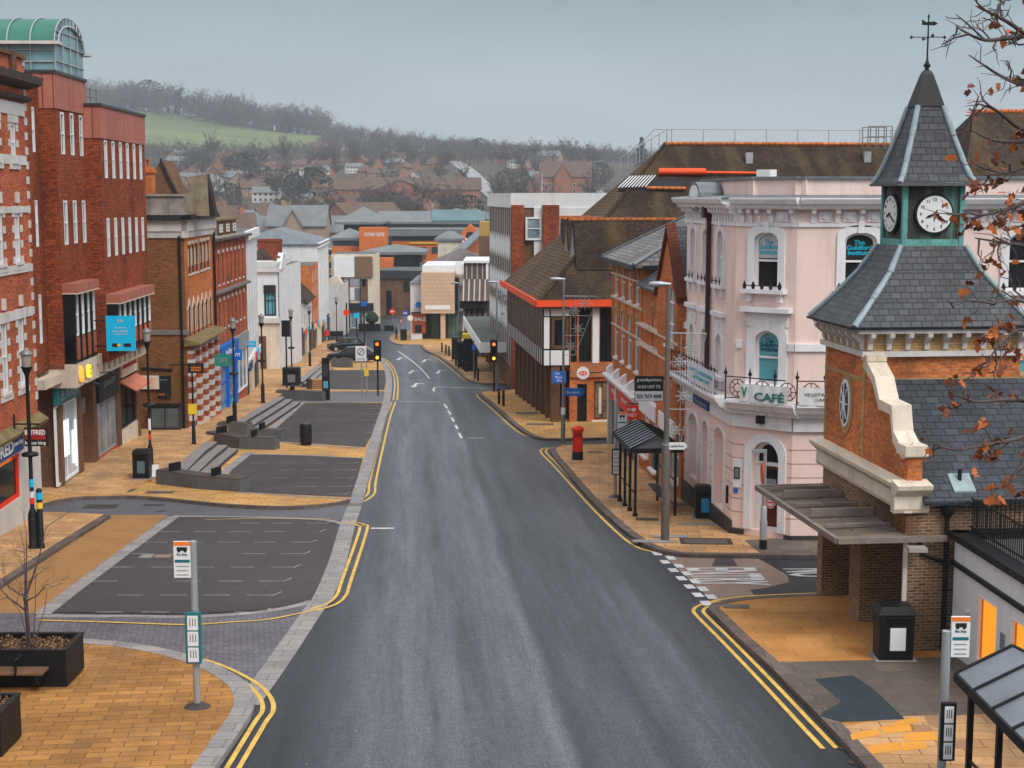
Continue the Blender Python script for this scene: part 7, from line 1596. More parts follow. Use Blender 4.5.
def put_house(k, px, y, rz, sc=1.0):
    x = (px-512)/FOC*y; z = hz_(x, y)-.3
    if not used[k]: o = protos[k]; used[k] = True; o.location = (x, y, z); o.rotation_euler = (0, 0, rz); o.scale = (sc, sc, sc)
    else: o = copy_tree(protos[k], loc=(x, y, z), rz=rz, sc=sc)
    PLACED.append((k, px, y, o))
for i in range(128):
    y = rnd.choice((560, 620, 690, 760, 840, 920, 1000, 1080))+rnd.uniform(-25, 25); px = 175+ (i*67.3) % 420+rnd.uniform(-8, 8)
    if y > 1000 and 140 < px < 320: y -= 260
    if abs(px-478) < 16 or (120 < px < 250 and y < 600): continue
    put_house(rnd.choice((0, 0, 1, 2, 3, 4, 1)), px, y, rnd.choice((0, .3, -.4, 1.2, 1.6, -.9)), rnd.uniform(.68, 1.0))
def mark(px, py, y): return (fx(px, py, y), y, min(fz(px, py, y), hz_(fx(px, py, y), y)))
house('gabled_apartments', 'brown apartment block with cream edged gable left of the balconied flats', 'house', 14, 14, 9, 6, fb_ms[0], rf_ms[1], 0, 3, 4, loc=(fx(246, 215, 430), 430, -10), rz=1.45)
house('slate_roof_flats', 'long grey slate roofed flats with arched dormers on the valley edge', 'house', 22, 11, 9, 4.5, fb_ms[0], rf_ms[1], 2, 3, 6, loc=(fx(262, 215, 420), 420, -10), rz=.05)
o = house('balcony_flats', 'brick flats with a steep gable and lit orange balconies in the valley', 'house', 16, 13, 11, 5.5, fb_ms[1], rf_ms[1], 1, 3, 5, gable=1, loc=(fx(299, 215, 415), 415, -10), rz=0)
house('grey_roof_terrace', 'long brick terrace with grey roof right of the balconied flats', 'house', 26, 12, 9, 4.5, fb_ms[0], rf_ms[1], 2, 3, 7, loc=(fx(333, 215, 425), 425, -10), rz=-.05)
house('yellow_brick_flats', 'yellow brick flats low in the valley before the orange centre', 'house', 20, 10, 8, 1.2, plain('yellow_far', (.60, .34, .10), .8, 0, .1, .3), rf_ms[1], 0, 3, 6, loc=(fx(312, 232, 330), 330, -10.5), rz=0)
house('long_red_hall', 'long red institution with a row of white dormers on the hillside', 'house', 62, 14, 9, 5, fb_ms[3], rf_ms[0], 3, 2, 18, gable=1, loc=(fx(408, 190, 640), 640, hz_(fx(408, 190, 640), 640)+1), rz=.0)
house('gable_mansion', 'large red brick mansion with tall chimneys on the right of the hillside', 'house', 24, 14, 8.5, 7, fb_ms[3], rf_ms[0], 3, 2, 8, gable=1, loc=(fx(566, 180, 700), 700, hz_(fx(566, 180, 700), 700)+3), rz=-.1)
house('brown_warehouse', 'brown brick warehouse with hipped gable above the shopping centre roof', 'house', 26, 16, 10, 6, fb_ms[0], rf_ms[0], 1, 3, 6, loc=(fx(364, 200, 480), 480, -9), rz=.9)
house('red_hall', 'red brick hall with brown roof at the left edge of the valley', 'house', 22, 12, 9, 6, fb_ms[3], rf_ms[0], 2, 2, 6, loc=(fx(208, 215, 360), 360, -10), rz=.3)
house('brown_terrace', 'brown roofed terrace behind the parapeted terrace building', 'house', 30, 12, 8, 6, fb_ms[0], rf_ms[0], 2, 2, 8, loc=(fx(190, 205, 480), 480, -8), rz=.1)

ORD = ['first', 'second', 'third', 'fourth', 'fifth', 'sixth', 'seventh', 'eighth', 'ninth', 'tenth', 'eleventh', 'twelfth', 'thirteenth', 'fourteenth', 'fifteenth', 'sixteenth']
KN = ['small brown brick house', 'small white walled house', 'small red brick house with gabled bay', 'long pale brick house', 'tan rendered house']
for k in range(5):
    for zn_, ya, yb in (('low in the valley', 0, 720), ('halfway up the hillside', 720, 900), ('high up by the wood', 900, 2000)):
        L = sorted([q for q in PLACED if q[0] == k and ya <= q[2] < yb], key=lambda q: q[1])
        for i, q in enumerate(L): q[3]['label'] = KN[k]+' '+zn_+', '+ORD[i]+' from the left'

r = root('brown_roofed_hall', (33, 80, zg(80)), 'brown hip roofed building rising behind the clock spire', 'building'); f_ = Fr((21.6, 71), (1, 0)); shell(r, f_, 0, 30, 18, -6, 7.9, brn_b, [], roof=None); m = MB(); hiproof(m, f_, -.4, 30.4, -.4, 18.4, 7.9, at(985, 112, 80).z, 3.4, 3); m.build('roof', MATS['brown_tiles'], r); m = MB(); m.tube(f_.P(3, 9, at(985, 111.5, 80).z), f_.P(27, 9, at(985, 111.5, 80).z), .14, .14, 6); m.build('ridge', ridge_m, r)
# ================================================================ trees
twig_m = plain('twigs', (.11, .092, .088), .9, 0, .5, .035); bark_m = plain('bark', (.10, .08, .07), .9, 0, .2, 2); ever_m = plain('evergreen', (.028, .045, .026), .9, 0, .35, .5)
leafo_m = plain('dead_leaves', (.42, .12, .035), .75, 0, .45, 7); leafb_m = plain('brown_leaves', (.16, .055, .03), .8, 0, .4, 7)
def fastmesh(name, V, F, mat, parent=None, sm=False):
    me = bpy.data.meshes.new(name); o = bpy.data.objects.new(name, me); link(o, parent); me.from_pydata(V, [], F); me.materials.append(mat)
    if len(F) > 20: uv = me.uv_layers.new(name='UVMap'); vi = [0]*len(me.loops); me.loops.foreach_get('vertex_index', vi); uv.data.foreach_set('uv', [q for i in vi for q in (V[i][0], V[i][2] if len(F) < 60000 else V[i][1])])
    return o
def bare(seed, H, spread_=.36, nb=7, sub=6, tw=7, tl=1.6, w0=.05):
    """returns trunk/limb (V,F) and twig (V,F)"""
    rg = random.Random(seed); TV, TF, WV, WF = [], [], [], []
    def seg(a, b, r0, r1, V=TV, F=TF):
        d = (b-a).normalized(); u = d.cross(Vector((.3, .9, .1))).normalized(); w = d.cross(u); n = len(V)
        for c, r_ in ((a, r0), (b, r1)):
            for k in range(3): th = k*2.094; V.append(tuple(c+(u*math.cos(th)+w*math.sin(th))*r_))
        for k in range(3): F.append((n+k, n+(k+1) % 3, n+3+(k+1) % 3, n+3+k))
    def twig(a, d, L, w):
        b = a+d*L; s = d.cross(Vector((rg.uniform(-1, 1), rg.uniform(-1, 1), rg.uniform(-1, 1)))).normalized()*w; n = len(WV); WV.extend([tuple(a-s), tuple(a+s), tuple(b)]); WF.append((n, n+1, n+2))
    base = Vector((0, 0, -1)); top = Vector((rg.uniform(-.3, .3), rg.uniform(-.3, .3), H*.38)); seg(base, top, H*.02, H*.014)
    for i in range(nb):
        th = 2*math.pi*i/nb+rg.uniform(-.4, .4); el = rg.uniform(.35, 1.25) if i else 1.5
        d = Vector((math.cos(th)*math.cos(el), math.sin(th)*math.cos(el), math.sin(el))); L = H*rg.uniform(.3, .5)*(1 if el > .7 else .85)
        a = top-Vector((0, 0, rg.uniform(0, H*.12))); b = a+d*L*.55; c = b+(d+Vector((0, 0, .35))).normalized()*L*.5; seg(a, b, H*.009, H*.006); seg(b, c, H*.006, H*.002)
        for j in range(sub):
            u = (j+1)/sub; p = a+(b-a)*(u*2) if u < .5 else b+(c-b)*(u*2-1)
            d2 = (d+Vector((rg.gauss(0, .7), rg.gauss(0, .7), rg.gauss(.1, .5)))).normalized(); L2 = L*rg.uniform(.25, .5); q = p+d2*L2; seg(p, q, H*.003, H*.001)
            for k in range(tw):
                pp = p+(q-p)*rg.uniform(.2, 1.0); d3 = (d2+Vector((rg.gauss(0, .8), rg.gauss(0, .8), rg.gauss(.15, .6)))).normalized(); L3 = rg.uniform(.6, 1)*tl; twig(pp, d3, L3, w0)
                for _ in range(2): d4 = (d3+Vector((rg.gauss(0, .6), rg.gauss(0, .6), rg.gauss(.1, .5)))).normalized(); twig(pp+d3*L3*rg.uniform(.3, .8), d4, L3*.7, w0*.8)
    return TV, TF, WV, WF
def evergreen(seed, H, W, n=900, cone=False, lean=0):
    rg = random.Random(seed); V, F = [], []
    for i in range(n):
        u = rg.random()**.8 if cone else rg.random(); z = H*(.12+.88*u); th = rg.uniform(0, 6.283)
        rad = W*(1-u*.88)*(.75+.25*math.sin(u*34)) if cone else W*math.sqrt(max(.02, 1-(2*u-1)**2))*(1+.22*math.sin(3*th+u*5)+.12*math.sin(9*u+th*5))
        rr = rad*rg.uniform(.35, 1)**.5; c = Vector((rr*math.cos(th), rr*math.sin(th), z)); s = rg.uniform(.4, .9)*H*.04
        a = Vector((rg.gauss(0, 1), rg.gauss(0, 1), rg.gauss(0, .5))).normalized()*s; b = Vector((rg.gauss(0, 1), rg.gauss(0, 1), rg.gauss(0, .5))).normalized()*s
        k = len(V); V += [tuple(c-a), tuple(c+b), tuple(c+a), tuple(c-b)]; F.append((k, k+1, k+2, k+3))
    return V, F
tp = []
for k, H in enumerate((15, 17, 13, 19)):
    tv, tf, wv, wf = bare(31+k, H, tl=1.8, w0=.085, nb=9, sub=8, tw=8)
    r_ = root('bare_tree', (0, 0, 0), ['leafless spreading tree among the hillside houses', 'tall leafless tree with a rounded crown on the hillside', 'small leafless tree beside hillside roofs', 'large leafless tree towering over hillside roofs'][k], 'tree', 'bare trees on the hillside')
    fastmesh('trunk', tv, tf, bark_m, r_); fastmesh('crown', wv, wf, twig_m, r_); tp.append([r_, False])
rnd = random.Random(5); TPL = []; EPL = []
def ptree(k, px, y, sc=1.0, lab=None):
    x = (px-512)/FOC*y; loc = (x, y, hz_(x, y)-.3); rz = rnd.uniform(0, 6.28)
    if not tp[k][1]: o = tp[k][0]; tp[k][1] = True; o.location = loc; o.rotation_euler = (0, 0, rz); o.scale = (sc, sc, sc)
    else: o = copy_tree(tp[k][0], loc=loc, rz=rz, sc=sc)
    TPL.append((k, px, y, o))
for i in range(120):
    y = rnd.choice((440, 520, 580, 650, 720, 800, 880, 960, 1040))+rnd.uniform(-30, 30); px = 165+(i*41.7) % 450+rnd.uniform(-9, 9)
    if px < 300 and y < 520: continue
    if abs(px-480) < 10: continue
    if y > 960 and px < 330: y = rnd.uniform(700, 930)
    ptree(rnd.randrange(4), px, y, rnd.uniform(.75, 1.15))
for px, y, s in ((215, 980, 1.2), (287, 960, 1.3), (330, 860, 1.1), (205, 800, .9), (500, 620, 1.1), (518, 640, 1.2), (412, 520, .95), (395, 500, .9)): ptree(3, px, y, s)
ev = []
for k, (H, W, cone, lb) in enumerate(((16, 9, False, 'broad dark evergreen tree rising among the hillside houses'), (26, 8, True, 'tall dark conifer standing above the wood on the skyline'), (11, 5, False, 'small dark evergreen among the valley roofs'))):
    V, F = evergreen(60+k, H, W, 1500, cone); r_ = root('evergreen_tree', (0, 0, 0), lb, 'tree', 'evergreen trees on the hillside'); m = MB(); m.tube((0, 0, -1), (0, 0, H*.5), .35, .15); m.build('trunk', bark_m, r_); fastmesh('crown', V, F, ever_m, r_); ev.append([r_, False])
for k, px, y, s in ((0, 312, 640, 1.25), (0, 243, 800, 1.0), (2, 297, 700, 1.2), (0, 154, 1490, 1.9), (2, 470, 540, 1.3), (2, 455, 560, 1.1), (2, 512, 560, 1.3), (0, 505, 760, .8), (2, 330, 540, 1.1), (2, 232, 640, 1.2), (1, 640, 900, .8), (2, 265, 740, 1), (2, 440, 600, 1.0), (0, 480, 1100, 1.0), (2, 600, 800, 1.2)):
    x = (px-512)/FOC*y; loc = (x, y, hz_(x, y)-.5); rz = rnd.uniform(0, 6)
    if not ev[k][1]: o = ev[k][0]; ev[k][1] = True; o.location = loc; o.scale = (s, s, s)
    else: o = copy_tree(ev[k][0], loc=loc, rz=rz, sc=s)
    EPL.append((k, px, y, o))
def ordlab(P, names):
    for k in range(len(names)):
        for zn_, ya, yb in (('in the valley', 0, 600), ('low on the hillside', 600, 760), ('halfway up the hillside', 760, 900), ('high up by the wood', 900, 1400)):
            L = sorted([q for q in P if q[0] == k and ya <= q[2] < yb], key=lambda q: q[1])
            for i, q in enumerate(L): q[3]['label'] = names[k]+' '+zn_+', '+(ORD[i] if i < 16 else 'one of the last')+' from the left'
ordlab(TPL, ['leafless spreading tree', 'leafless round crowned tree', 'small leafless tree', 'large leafless tree']); ordlab(EPL, ['broad dark evergreen tree', 'tall dark conifer', 'small dark evergreen'])
# far woodland on the ridge and slopes, one mass
V, F = [], []; tv0 = [bare(90+k, 17+k*1.5, nb=6, sub=5, tw=4, tl=2.6, w0=.14) for k in range(4)]
rg = random.Random(3); spots = []
for i in range(1150): px = rg.uniform(60, 1000); y = rg.uniform(1440, 1560); spots.append((px, y, rg.uniform(1.0, 1.65) if px < 330 else rg.uniform(.55, .95)))
for i in range(900): px = rg.uniform(325, 1000); y = rg.uniform(1080, 1440); spots.append((px, y, rg.uniform(.5, .85)))
for i in range(420): px = rg.uniform(120, 600); y = rg.uniform(960, 1090); spots.append((px, y, rg.uniform(.4, .75)))
for i in range(650): px = rg.uniform(60, 520); y = rg.uniform(1470, 1510); spots.append((px, y, rg.uniform(.25, .5)))
for px, y, s in spots:
    x = (px-512)/FOC*y; z = hz_(x, y)-1; th = rg.uniform(0, 6.28); c, s_ = math.cos(th)*s, math.sin(th)*s
    for part in (0, 2):
        pv, pf = tv0[rg.randrange(4)][part:part+2]; n = len(V)
        V.extend([(x+a*c-b*s_, y+a*s_+b*c, z+d*s) for a, b, d in pv]); F.extend([tuple(i+n for i in f) for f in pf])
o = fastmesh('woodland', V, F, twig_m); tag(o, 'grey leafless woodland covering the ridge and far slopes', 'woodland', kind='stuff')
# ---- branches of the near tree that reach in from the right
rg = random.Random(17); r = root('oak_tree', (8.6, 12.2, zg(12.2)), 'nearby tree reaching bare branches and russet leaves in from the upper right', 'tree')
TV = MB(); LV, LF, BV, BF = [], [], [], []
trunk = [Vector((8.6, 12.2, -1.2)), Vector((8.5, 12.2, 2)), Vector((8.75, 12.3, 6)), Vector((8.5, 12.1, 10)), Vector((8.8, 12.3, 14))]; TV.path(trunk, .26, .12, 10)
HUB = []
for z0_, px, py in ((8.2, 1190, 60), (6.6, 1200, 215), (4.6, 1190, 385)):
    h_ = at(px, py, 10.4); q0 = Vector((8.65, 12.2, z0_)); q1 = q0.lerp(h_, .5)+Vector((.1, -.1, .35)); L = smooth([q0, q1, h_], 5); TV.path(L, .10, .05, 8); HUB.append(h_)
    for j in (3, 6, 8):
        d = Vector((rg.uniform(-.2, .8), rg.uniform(-1, -.1), rg.uniform(.1, 1))).normalized(); e_ = L[j]+d*rg.uniform(.8, 1.4); TV.path(smooth([L[j], L[j].lerp(e_, .5)+Vector((0, 0, .12)), e_], 4), .03, .005, 5)
def leaf(p, s, V, F):
    a = Vector((rg.gauss(0, 1), rg.gauss(0, 1), rg.gauss(-.3, 1))).normalized()*s; b = a.cross(Vector((rg.gauss(0, 1), rg.gauss(0, 1), rg.gauss(0, 1)))).normalized()*s*.6; n = len(V)
    for u, v in ((0, 0), (.35, .9), (.7, .45), (1.0, .8), (1.7, 0), (1.0, -.85), (.7, -.4), (.35, -.9)): V.append(tuple(p+a*u+b*v+Vector((0, 0, .15*s*abs(v)))))
    F.append(tuple(range(n, n+8)))
def sprig(p, d, L, depth, lf):
    q = p+d*L; mid = p+d*L*.5+Vector((rg.gauss(0, .02), rg.gauss(0, .02), rg.gauss(0, .02))); TV.tube(p, mid, .0035*(depth+1), .003*(depth+1), 4, False); TV.tube(mid, q, .003*(depth+1), .0015*(depth+1), 4, False)
    for k in range(3 if depth else 0):
        d2 = (d+Vector((rg.gauss(0, .7), rg.gauss(0, .5), rg.gauss(-.1, .6)))).normalized(); sprig(p+(q-p)*rg.uniform(.3, 1), d2, L*rg.uniform(.4, .7), depth-1, lf)
    if rg.random() < lf:
        for _ in range(rg.choice((1, 2, 3))): leaf(q+Vector((rg.gauss(0, .02),)*3), rg.uniform(.034, .058), *((LV, LF) if rg.random() < .5 else (BV, BF)))
BR = [([(1100, 60), (1040, 42), (1008, 22), (985, 10), (975, 0)], 9.6, .25, 1), ([(1100, 30), (1040, 34), (1010, 38), (985, 40), (965, 32), (956, 26)], 9.8, .0, 1), ([(1100, 70), (1050, 88), (1024, 85), (1005, 78), (985, 66), (969, 55)], 10.0, .15, 1), ([(1090, 95), (1040, 80), (1015, 82), (1000, 76)], 9.7, .35, 1),
      ([(1100, 125), (1050, 135), (1020, 128), (1000, 113), (985, 102), (980, 92)], 10.1, .1, 0), ([(1100, 150), (1050, 141), (1012, 142), (990, 139), (971, 130)], 9.9, .45, 1), ([(1090, 180), (1040, 165), (1010, 172), (985, 175)], 10.0, .6, 1), ([(1100, 205), (1040, 200), (1005, 210), (980, 215), (962, 210)], 9.9, .55, 1),
      ([(1100, 255), (1040, 248), (1000, 242), (975, 238)], 10.0, .5, 1), ([(1110, 370), (1060, 340), (1020, 330), (1000, 345), (985, 365)], 10.2, .75, 1), ([(1120, 400), (1060, 420), (1020, 438), (985, 445), (955, 450), (930, 442)], 9.9, .6, 1), ([(1110, 430), (1060, 410), (1015, 400), (980, 402), (962, 398)], 9.8, .7, 1), ([(1110, 470), (1060, 455), (1030, 462), (1012, 475)], 9.8, .8, 1), ([(1100, 320), (1050, 310), (1015, 300), (990, 305)], 10, .4, 1), ([(1100, 0), (1060, 5), (1020, -5), (1000, 4)], 9.6, .3, 1)]
for pts_, d0, lf, dn in BR:
    P = [at(px, py, d0+.25*math.sin(i*1.3)) for i, (px, py) in enumerate(pts_)]; P = [HUB[0 if pts_[0][1] < 140 else 1 if pts_[0][1] < 300 else 2]]+P; S = smooth(P, 4)
    TV.path(S, .026, .004, 5)
    for i in range(len(S)//3, len(S)):
        for k in range(1 if lf < .2 else 2):
            if rg.random() < .42: d = ((S[i]-S[i-1]).normalized()+Vector((rg.gauss(0, .6), rg.gauss(0, .5), rg.gauss(-.15, .7)))).normalized(); sprig(S[i], d, rg.uniform(.10, .26), 1 if rg.random() < .6 else 0, lf)
TV.build('trunk', plain('branch_bark', (.10, .075, .075), .85, 0, .3, 12), r); fastmesh('leaves', LV, LF, leafo_m, r).data.name = 'leaves'; fastmesh('leaves', BV, BF, leafb_m, r)
for o in kids(r):
    if o.name.startswith('leaves'):
        o.data.transform(RM[r.name]); o['kind'] = 'stuff'
# ================================================================ street furniture
def heritage(name, label, px, py, ptop, h=None, hh=hL, thick=1.0, disc=True, group='heritage lamp posts on the left pavement', stickers=()):
    p = G(px, py, hh); top = at(px, ptop, p.y).z-p.z; r_ = root(name, p, label, 'street lamp', group); k = thick; c = (p.x, p.y, p.z)
    m = MB(); m.lathe(c, [(.14*k, 0), (.15*k, .05), (.12*k, .12), (.12*k, 1.1), (.08*k, 1.25), (.055*k, 1.3), (.045*k, top-.95), (.06*k, top-.9)], 12); m.build('post', black_m, r_)
    if disc: m = MB(); z = top*.46; m.lathe((c[0], c[1], p.z+z), [(.05, 0), (.26, .05), (.26, .14), (.05, .2)], 14); m.build('bracket_ring', black_m, r_)
    m = MB(); m.lathe((c[0], c[1], p.z+top-.9), [(.05, 0), (.09, .12), (.16, .28), (.19, .34)], 10); hd = m.build('lamp_head', black_m, r_)
    m = MB(); m.lathe((c[0], c[1], p.z+top-.56), [(.13, 0), (.17, .36)], 10); m.build('lamp_glass', lamp_m, hd)
    m = MB(); m.lathe((c[0], c[1], p.z+top-.18), [(.21, 0), (.21, .05), (.1, .14), (.03, .2)], 10); m.build('lamp_cap', grey_m, hd)
    for z, mt, hz2 in stickers: m = MB(); m.lathe((c[0], c[1], p.z+z), [(.062*k, 0), (.062*k, hz2)], 10); m.build('sticker', mt, r_)
    return r_, p, top
r, p, top = heritage('lamp_post', 'black heritage lamp post nearest the bookmaker, with stickers and a stub post', 34, 548, 349, hh=lambda y: .12, thick=1.25, stickers=((2.0, cyan_m, .25), (1.65, white_m, .2), (1.45, signr_m, .2)))
m = MB(); m.lathe((p.x+.24, p.y-.02, p.z), [(.12, 0), (.12, .1), (.095, .15), (.095, 1.9), (.05, 1.95)], 12); m.build('stub_post', black_m, r); m = MB(); m.lathe((p.x+.24, p.y-.02, p.z+1.3), [(.1, 0), (.1, .2)], 12); m.build('sticker', yellow_m, r); m = MB(); m.lathe((p.x+.24, p.y-.02, p.z+1.6), [(.1, 0), (.1, .22)], 12); m.build('sticker', cyan_m, r)
r, p, top = heritage('lamp_post', 'black heritage lamp post behind the black litter bin', 151, 474, 328, stickers=((1.9, white_m, .5), (1.5, signr_m, .25)))
heritage('lamp_post', 'black heritage lamp post before the blue shop front', 235, 424, 318); heritage('lamp_post', 'black heritage lamp post above the second set of benches', 263, 403, 314); heritage('lamp_post', 'black heritage lamp post in front of the stone bank', 292, 383, 309)
heritage('lamp_post', 'slender black heritage lamp post by the far white shops', 310, 366, 305, disc=False); heritage('lamp_post', 'farthest slender lamp post beyond the parked cars on the left', 337, 349, 297, disc=False)
# modern lamps on the right
def modern(label, px, py, ptop, armpx, thick=1.0, wide=None, lower=None):
    p = G(px, py, .12); z1 = at(px, ptop, p.y).z; r_ = root('street_lamp', p, label, 'street lamp', 'grey street lamps on the right pavement'); k = thick
    m = MB(); lz = lower or 1.9; m.lathe(tuple(p), [(.14*k, 0), (.14*k, lz-.1), (.1*k, lz), (.09*k, lz+.1), (.06*k, z1-p.z)], 12); m.build('column', grey_m if k < 1 else plain('brown_grey_metal', (.16, .135, .12), .5, .3, .15), r_)
    if k >= 1: m = MB(); m.lathe((p.x, p.y, p.z+lz-.12), [(.148*k, 0), (.148*k, .06)], 12); m.build('band', lgrey_m, r_)
    w_ = armpx/FOC*p.y; m = MB(); f_ = Fr((p.x-w_, p.y), (1, 0)); m.grid([[f_.P(a, t_, z1-.02+dz) for t_, dz in ((-q, 0), (-q*.6, .1*e), (q*.6, .1*e), (q, 0), (0, -.07*e))] for a, q, e in ((0, .02, .2), (.12*w_, .14, 1), (.6*w_, .15, 1.1), (.85*w_, .09, .8), (w_+.08, .05, .6))], True, True); m.build('lamp_head', lgrey_m, r_)
    return r_, p, z1
r, p, z1 = modern('tall thick street lamp beside the bus shelter, its head reaching left', 665, 540, 284, 20, 1.0, lower=3.3)
# light motifs hung on it
def motif(r_, p, z, s, dx):
    m = MB(); c = Vector((p.x+dx, p.y-.02, z))
    for i in range(4): th = math.pi*i/4; v = Vector((math.cos(th), 0, math.sin(th)))*s; m.tube(c-v, c+v, .014, .014, 4)
    m.path([c+Vector((math.cos(i*math.pi/4), 0, math.sin(i*math.pi/4)))*s*.5 for i in range(9)], .014, n=4); m.build('star_motif', lgrey_m, r_)
def festoon(r_, p, zt, zb, w_):
    m = MB(); A = Vector((p.x, p.y, zt)); B_ = Vector((p.x+w_, p.y, zt-.02)); C_ = Vector((p.x+w_*.35, p.y, zb)); D_ = Vector((p.x, p.y, zb))
    m.tube(A, B_, .02, .02, 4); m.tube(B_, C_, .016, .016, 4); m.tube(C_, D_, .02, .02, 4); n_ = 3
    for i in range(1, n_): z = lerp(zt, zb, i/n_); m.tube((p.x, p.y, z), (p.x+w_*lerp(1, .35, i/n_), p.y, z), .014, .014, 4)
    m.tube((p.x+w_*.35, p.y, zb), (p.x+w_*.35, p.y, zt), .012, .012, 4); m.build('motif_frame', lgrey_m, r_)
    for i, (u, dz) in enumerate(((.3, .2), (.62, .08), (.42, .5), (.22, .8))): motif(r_, p, lerp(zt, zb, dz+.05), .2*abs(w_), w_*u)
festoon(r, p, at(665, 333, p.y).z, at(665, 447, p.y).z, 1.25)
r, p, z1 = modern('street lamp by the bank with star light motifs and a blue finger sign', 563, 443, 279, 14, .8); festoon(r, p, at(563, 296, p.y).z, at(563, 355, p.y).z, 1.75)
board(Fr((p.x+.1, p.y), (1, 0)), .0, .85, at(565, 396, p.y).z, at(565, 388, p.y).z, -.05, 0, brightb_m, r, 'finger_sign'); m = MB(); f_ = Fr((p.x, p.y), (1, 0)); m.plate(f_, [(.95, at(565, 396, p.y).z), (1.12, at(565, 392, p.y).z), (.95, at(565, 388, p.y).z)], -.05, 0); m.build('finger_tip', brightb_m, r); text('Bus station', f_, .52, at(565, 392, p.y).z, .13, white_m, r, width=.65, t=-.06)
m = MB(); m.lathe((p.x, p.y, p.z+1.5), [(.12, 0), (.12, .35)], 10); m.build('sticker', white_m, r)
r, p, z1 = modern('grey street lamp beside the right hand traffic signal', 497, 392, 282, 10, .7); festoon(r, p, at(497, 294, p.y).z, at(497, 330, p.y).z, 1.0)
r, p, z1 = modern('farthest street lamp at the market pavement', 459, 366, 283, 8, .7)
p = G(665, 540, .12); f_ = Fr((p.x, p.y-.08), (1, 0)); r = root('finger_sign', (p.x+.1, p.y, at(668, 449, p.y).z), 'white finger sign with dark lettering fixed to the tall street lamp', 'sign'); z0, z1 = at(668, 449, p.y).z, at(668, 442, p.y).z; m = MB(); m.plate(f_, [(.08, z0), (.58, z0), (.68, (z0+z1)/2), (.58, z1), (.08, z1)], -.04, 0); m.build('plate', white_m, r); text('Leapale Road', f_, .34, (z0+z1)/2, .09, ink_m, r, width=.42, t=-.05)
# estate agent board
r, f_, x0, x1, z0, z1 = plaque('agent_board', 'black and white letting agent board projecting over the pavement by the tall lamp', 'sign', 634.5, 663, 376, 401, 56, blk_m, txt=[('green&partners', .5, .84, .16, .86, white_m), ('A1/A3 UNIT TO', .5, .58, .13, .8, white_m)])
board(f_, x0+.02, x1-.02, z0+.02, lerp(z0, z1, .4), -.075, -.06, white_m, r, 'white_panel'); text('020 7659 4848', f_, (x0+x1)/2, lerp(z0, z1, .2), .17, blk_m, r, width=(x1-x0)*.86, t=-.08, bold=.02); m = MB(); m.tube((x1, 56.03, z1-.1), (x1+1.2, 56.6, z1-.1), .03); m.build('bracket', black_m, r)
# bus stops
def busstop(label, px, py, ptop, hh, flag, case, side=-1, H_=None, zt=None):
    p = G(px, py, hh); r_ = root('bus_stop', p, label, 'bus stop'); z1 = zt or at(px, ptop, p.y).z
    m = MB(); m.tube(p, (p.x, p.y, z1), .075, .075, 12); m.build('pole', lgrey_m, r_); m = MB(); m.lathe(tuple(p), [(.28, 0), (.2, .05), (.1, .1)], 14); m.build('base', iron_m, r_)
    f_ = Fr((p.x, p.y-.03), (1, 0)); fx0, fx1, fy0, fy1 = flag; a, b = (fx0-px)/FOC*p.y, (fx1-px)/FOC*p.y; za, zb = at(px, fy1, p.y).z, at(px, fy0, p.y).z; H_ = zb-za
    o = board(f_, a, b, za, zb, -.03, .03, white_m, r_, 'flag'); board(f_, a, b, zb-.07*H_*1.6, zb, -.034, -.03, orng_m, o, 'orange_band'); m = MB(); m.box(f_, lerp(a, b, .2), lerp(a, b, .8), -.036, -.03, zb-.25*H_, zb-.15*H_); m.disc(f_, lerp(a, b, .32), zb-.26*H_, .03, -.037, -.03, 8); m.disc(f_, lerp(a, b, .68), zb-.26*H_, .03, -.037, -.03, 8); m.build('bus_symbol', blk_m, o)
    text('Bus Stop', f_, (a+b)/2, zb-.36*H_, .06*H_*1.4, blk_m, o, width=(b-a)*.6, t=-.035); board(f_, a+.02, b-.02, zb-.58*H_, zb-.5*H_, -.034, -.03, tealf_m, o, 'teal_band')
    for q in (.68, .8, .92): m = MB(); m.box(f_, a+.05, b-.05, -.034, -.03, zb-q*H_-.01, zb-q*H_+.01); m.build('printed_line', lgrey_m, o)
    c0, c1, cy0, cy1 = case; a, b = (c0-px)/FOC*p.y, (c1-px)/FOC*p.y; za, zb = at(px, cy1, p.y).z, at(px, cy0, p.y).z; H_ = zb-za
    o = board(f_, a, b, za, zb, -.16, -.08, tealf_m if side < 0 else black_m, r_, 'timetable_case', .015)
    for k in range(3):
        z_ = zb-H_*(.06+.31*k); b_ = board(f_, a+.05, b-.05, z_-.28*H_, z_, -.17, -.16, white_m, o, 'timetable'); m = MB(); 
        for q in (.25, .5, .75): m.box(f_, lerp(a+.05, b-.05, q)-.008, lerp(a+.05, b-.05, q)+.008, -.174, -.17, z_-.2*H_, z_-.05*H_)
        m.build('printed_lines', ink_m, b_)
    return r_
busstop('bus stop pole with teal timetable case on the near left pavement corner', 197.5, 707, 541, .12, (178, 195.5, 541, 577), (189, 205, 610, 661))
busstop('bus stop pole beside the bus shelter by the pillar box', 615, 497, 400, .12, (617, 626, 412, 431), (611, 619.5, 448, 474), 1)
pz = at(940, 614, 24.5).z; r = busstop('bus stop pole in front of the corner bin near the annexe shelter', 940, 806, 614, .12, (944, 963, 616, 656), (934.5, 950, 699, 757), 1, zt=pz)
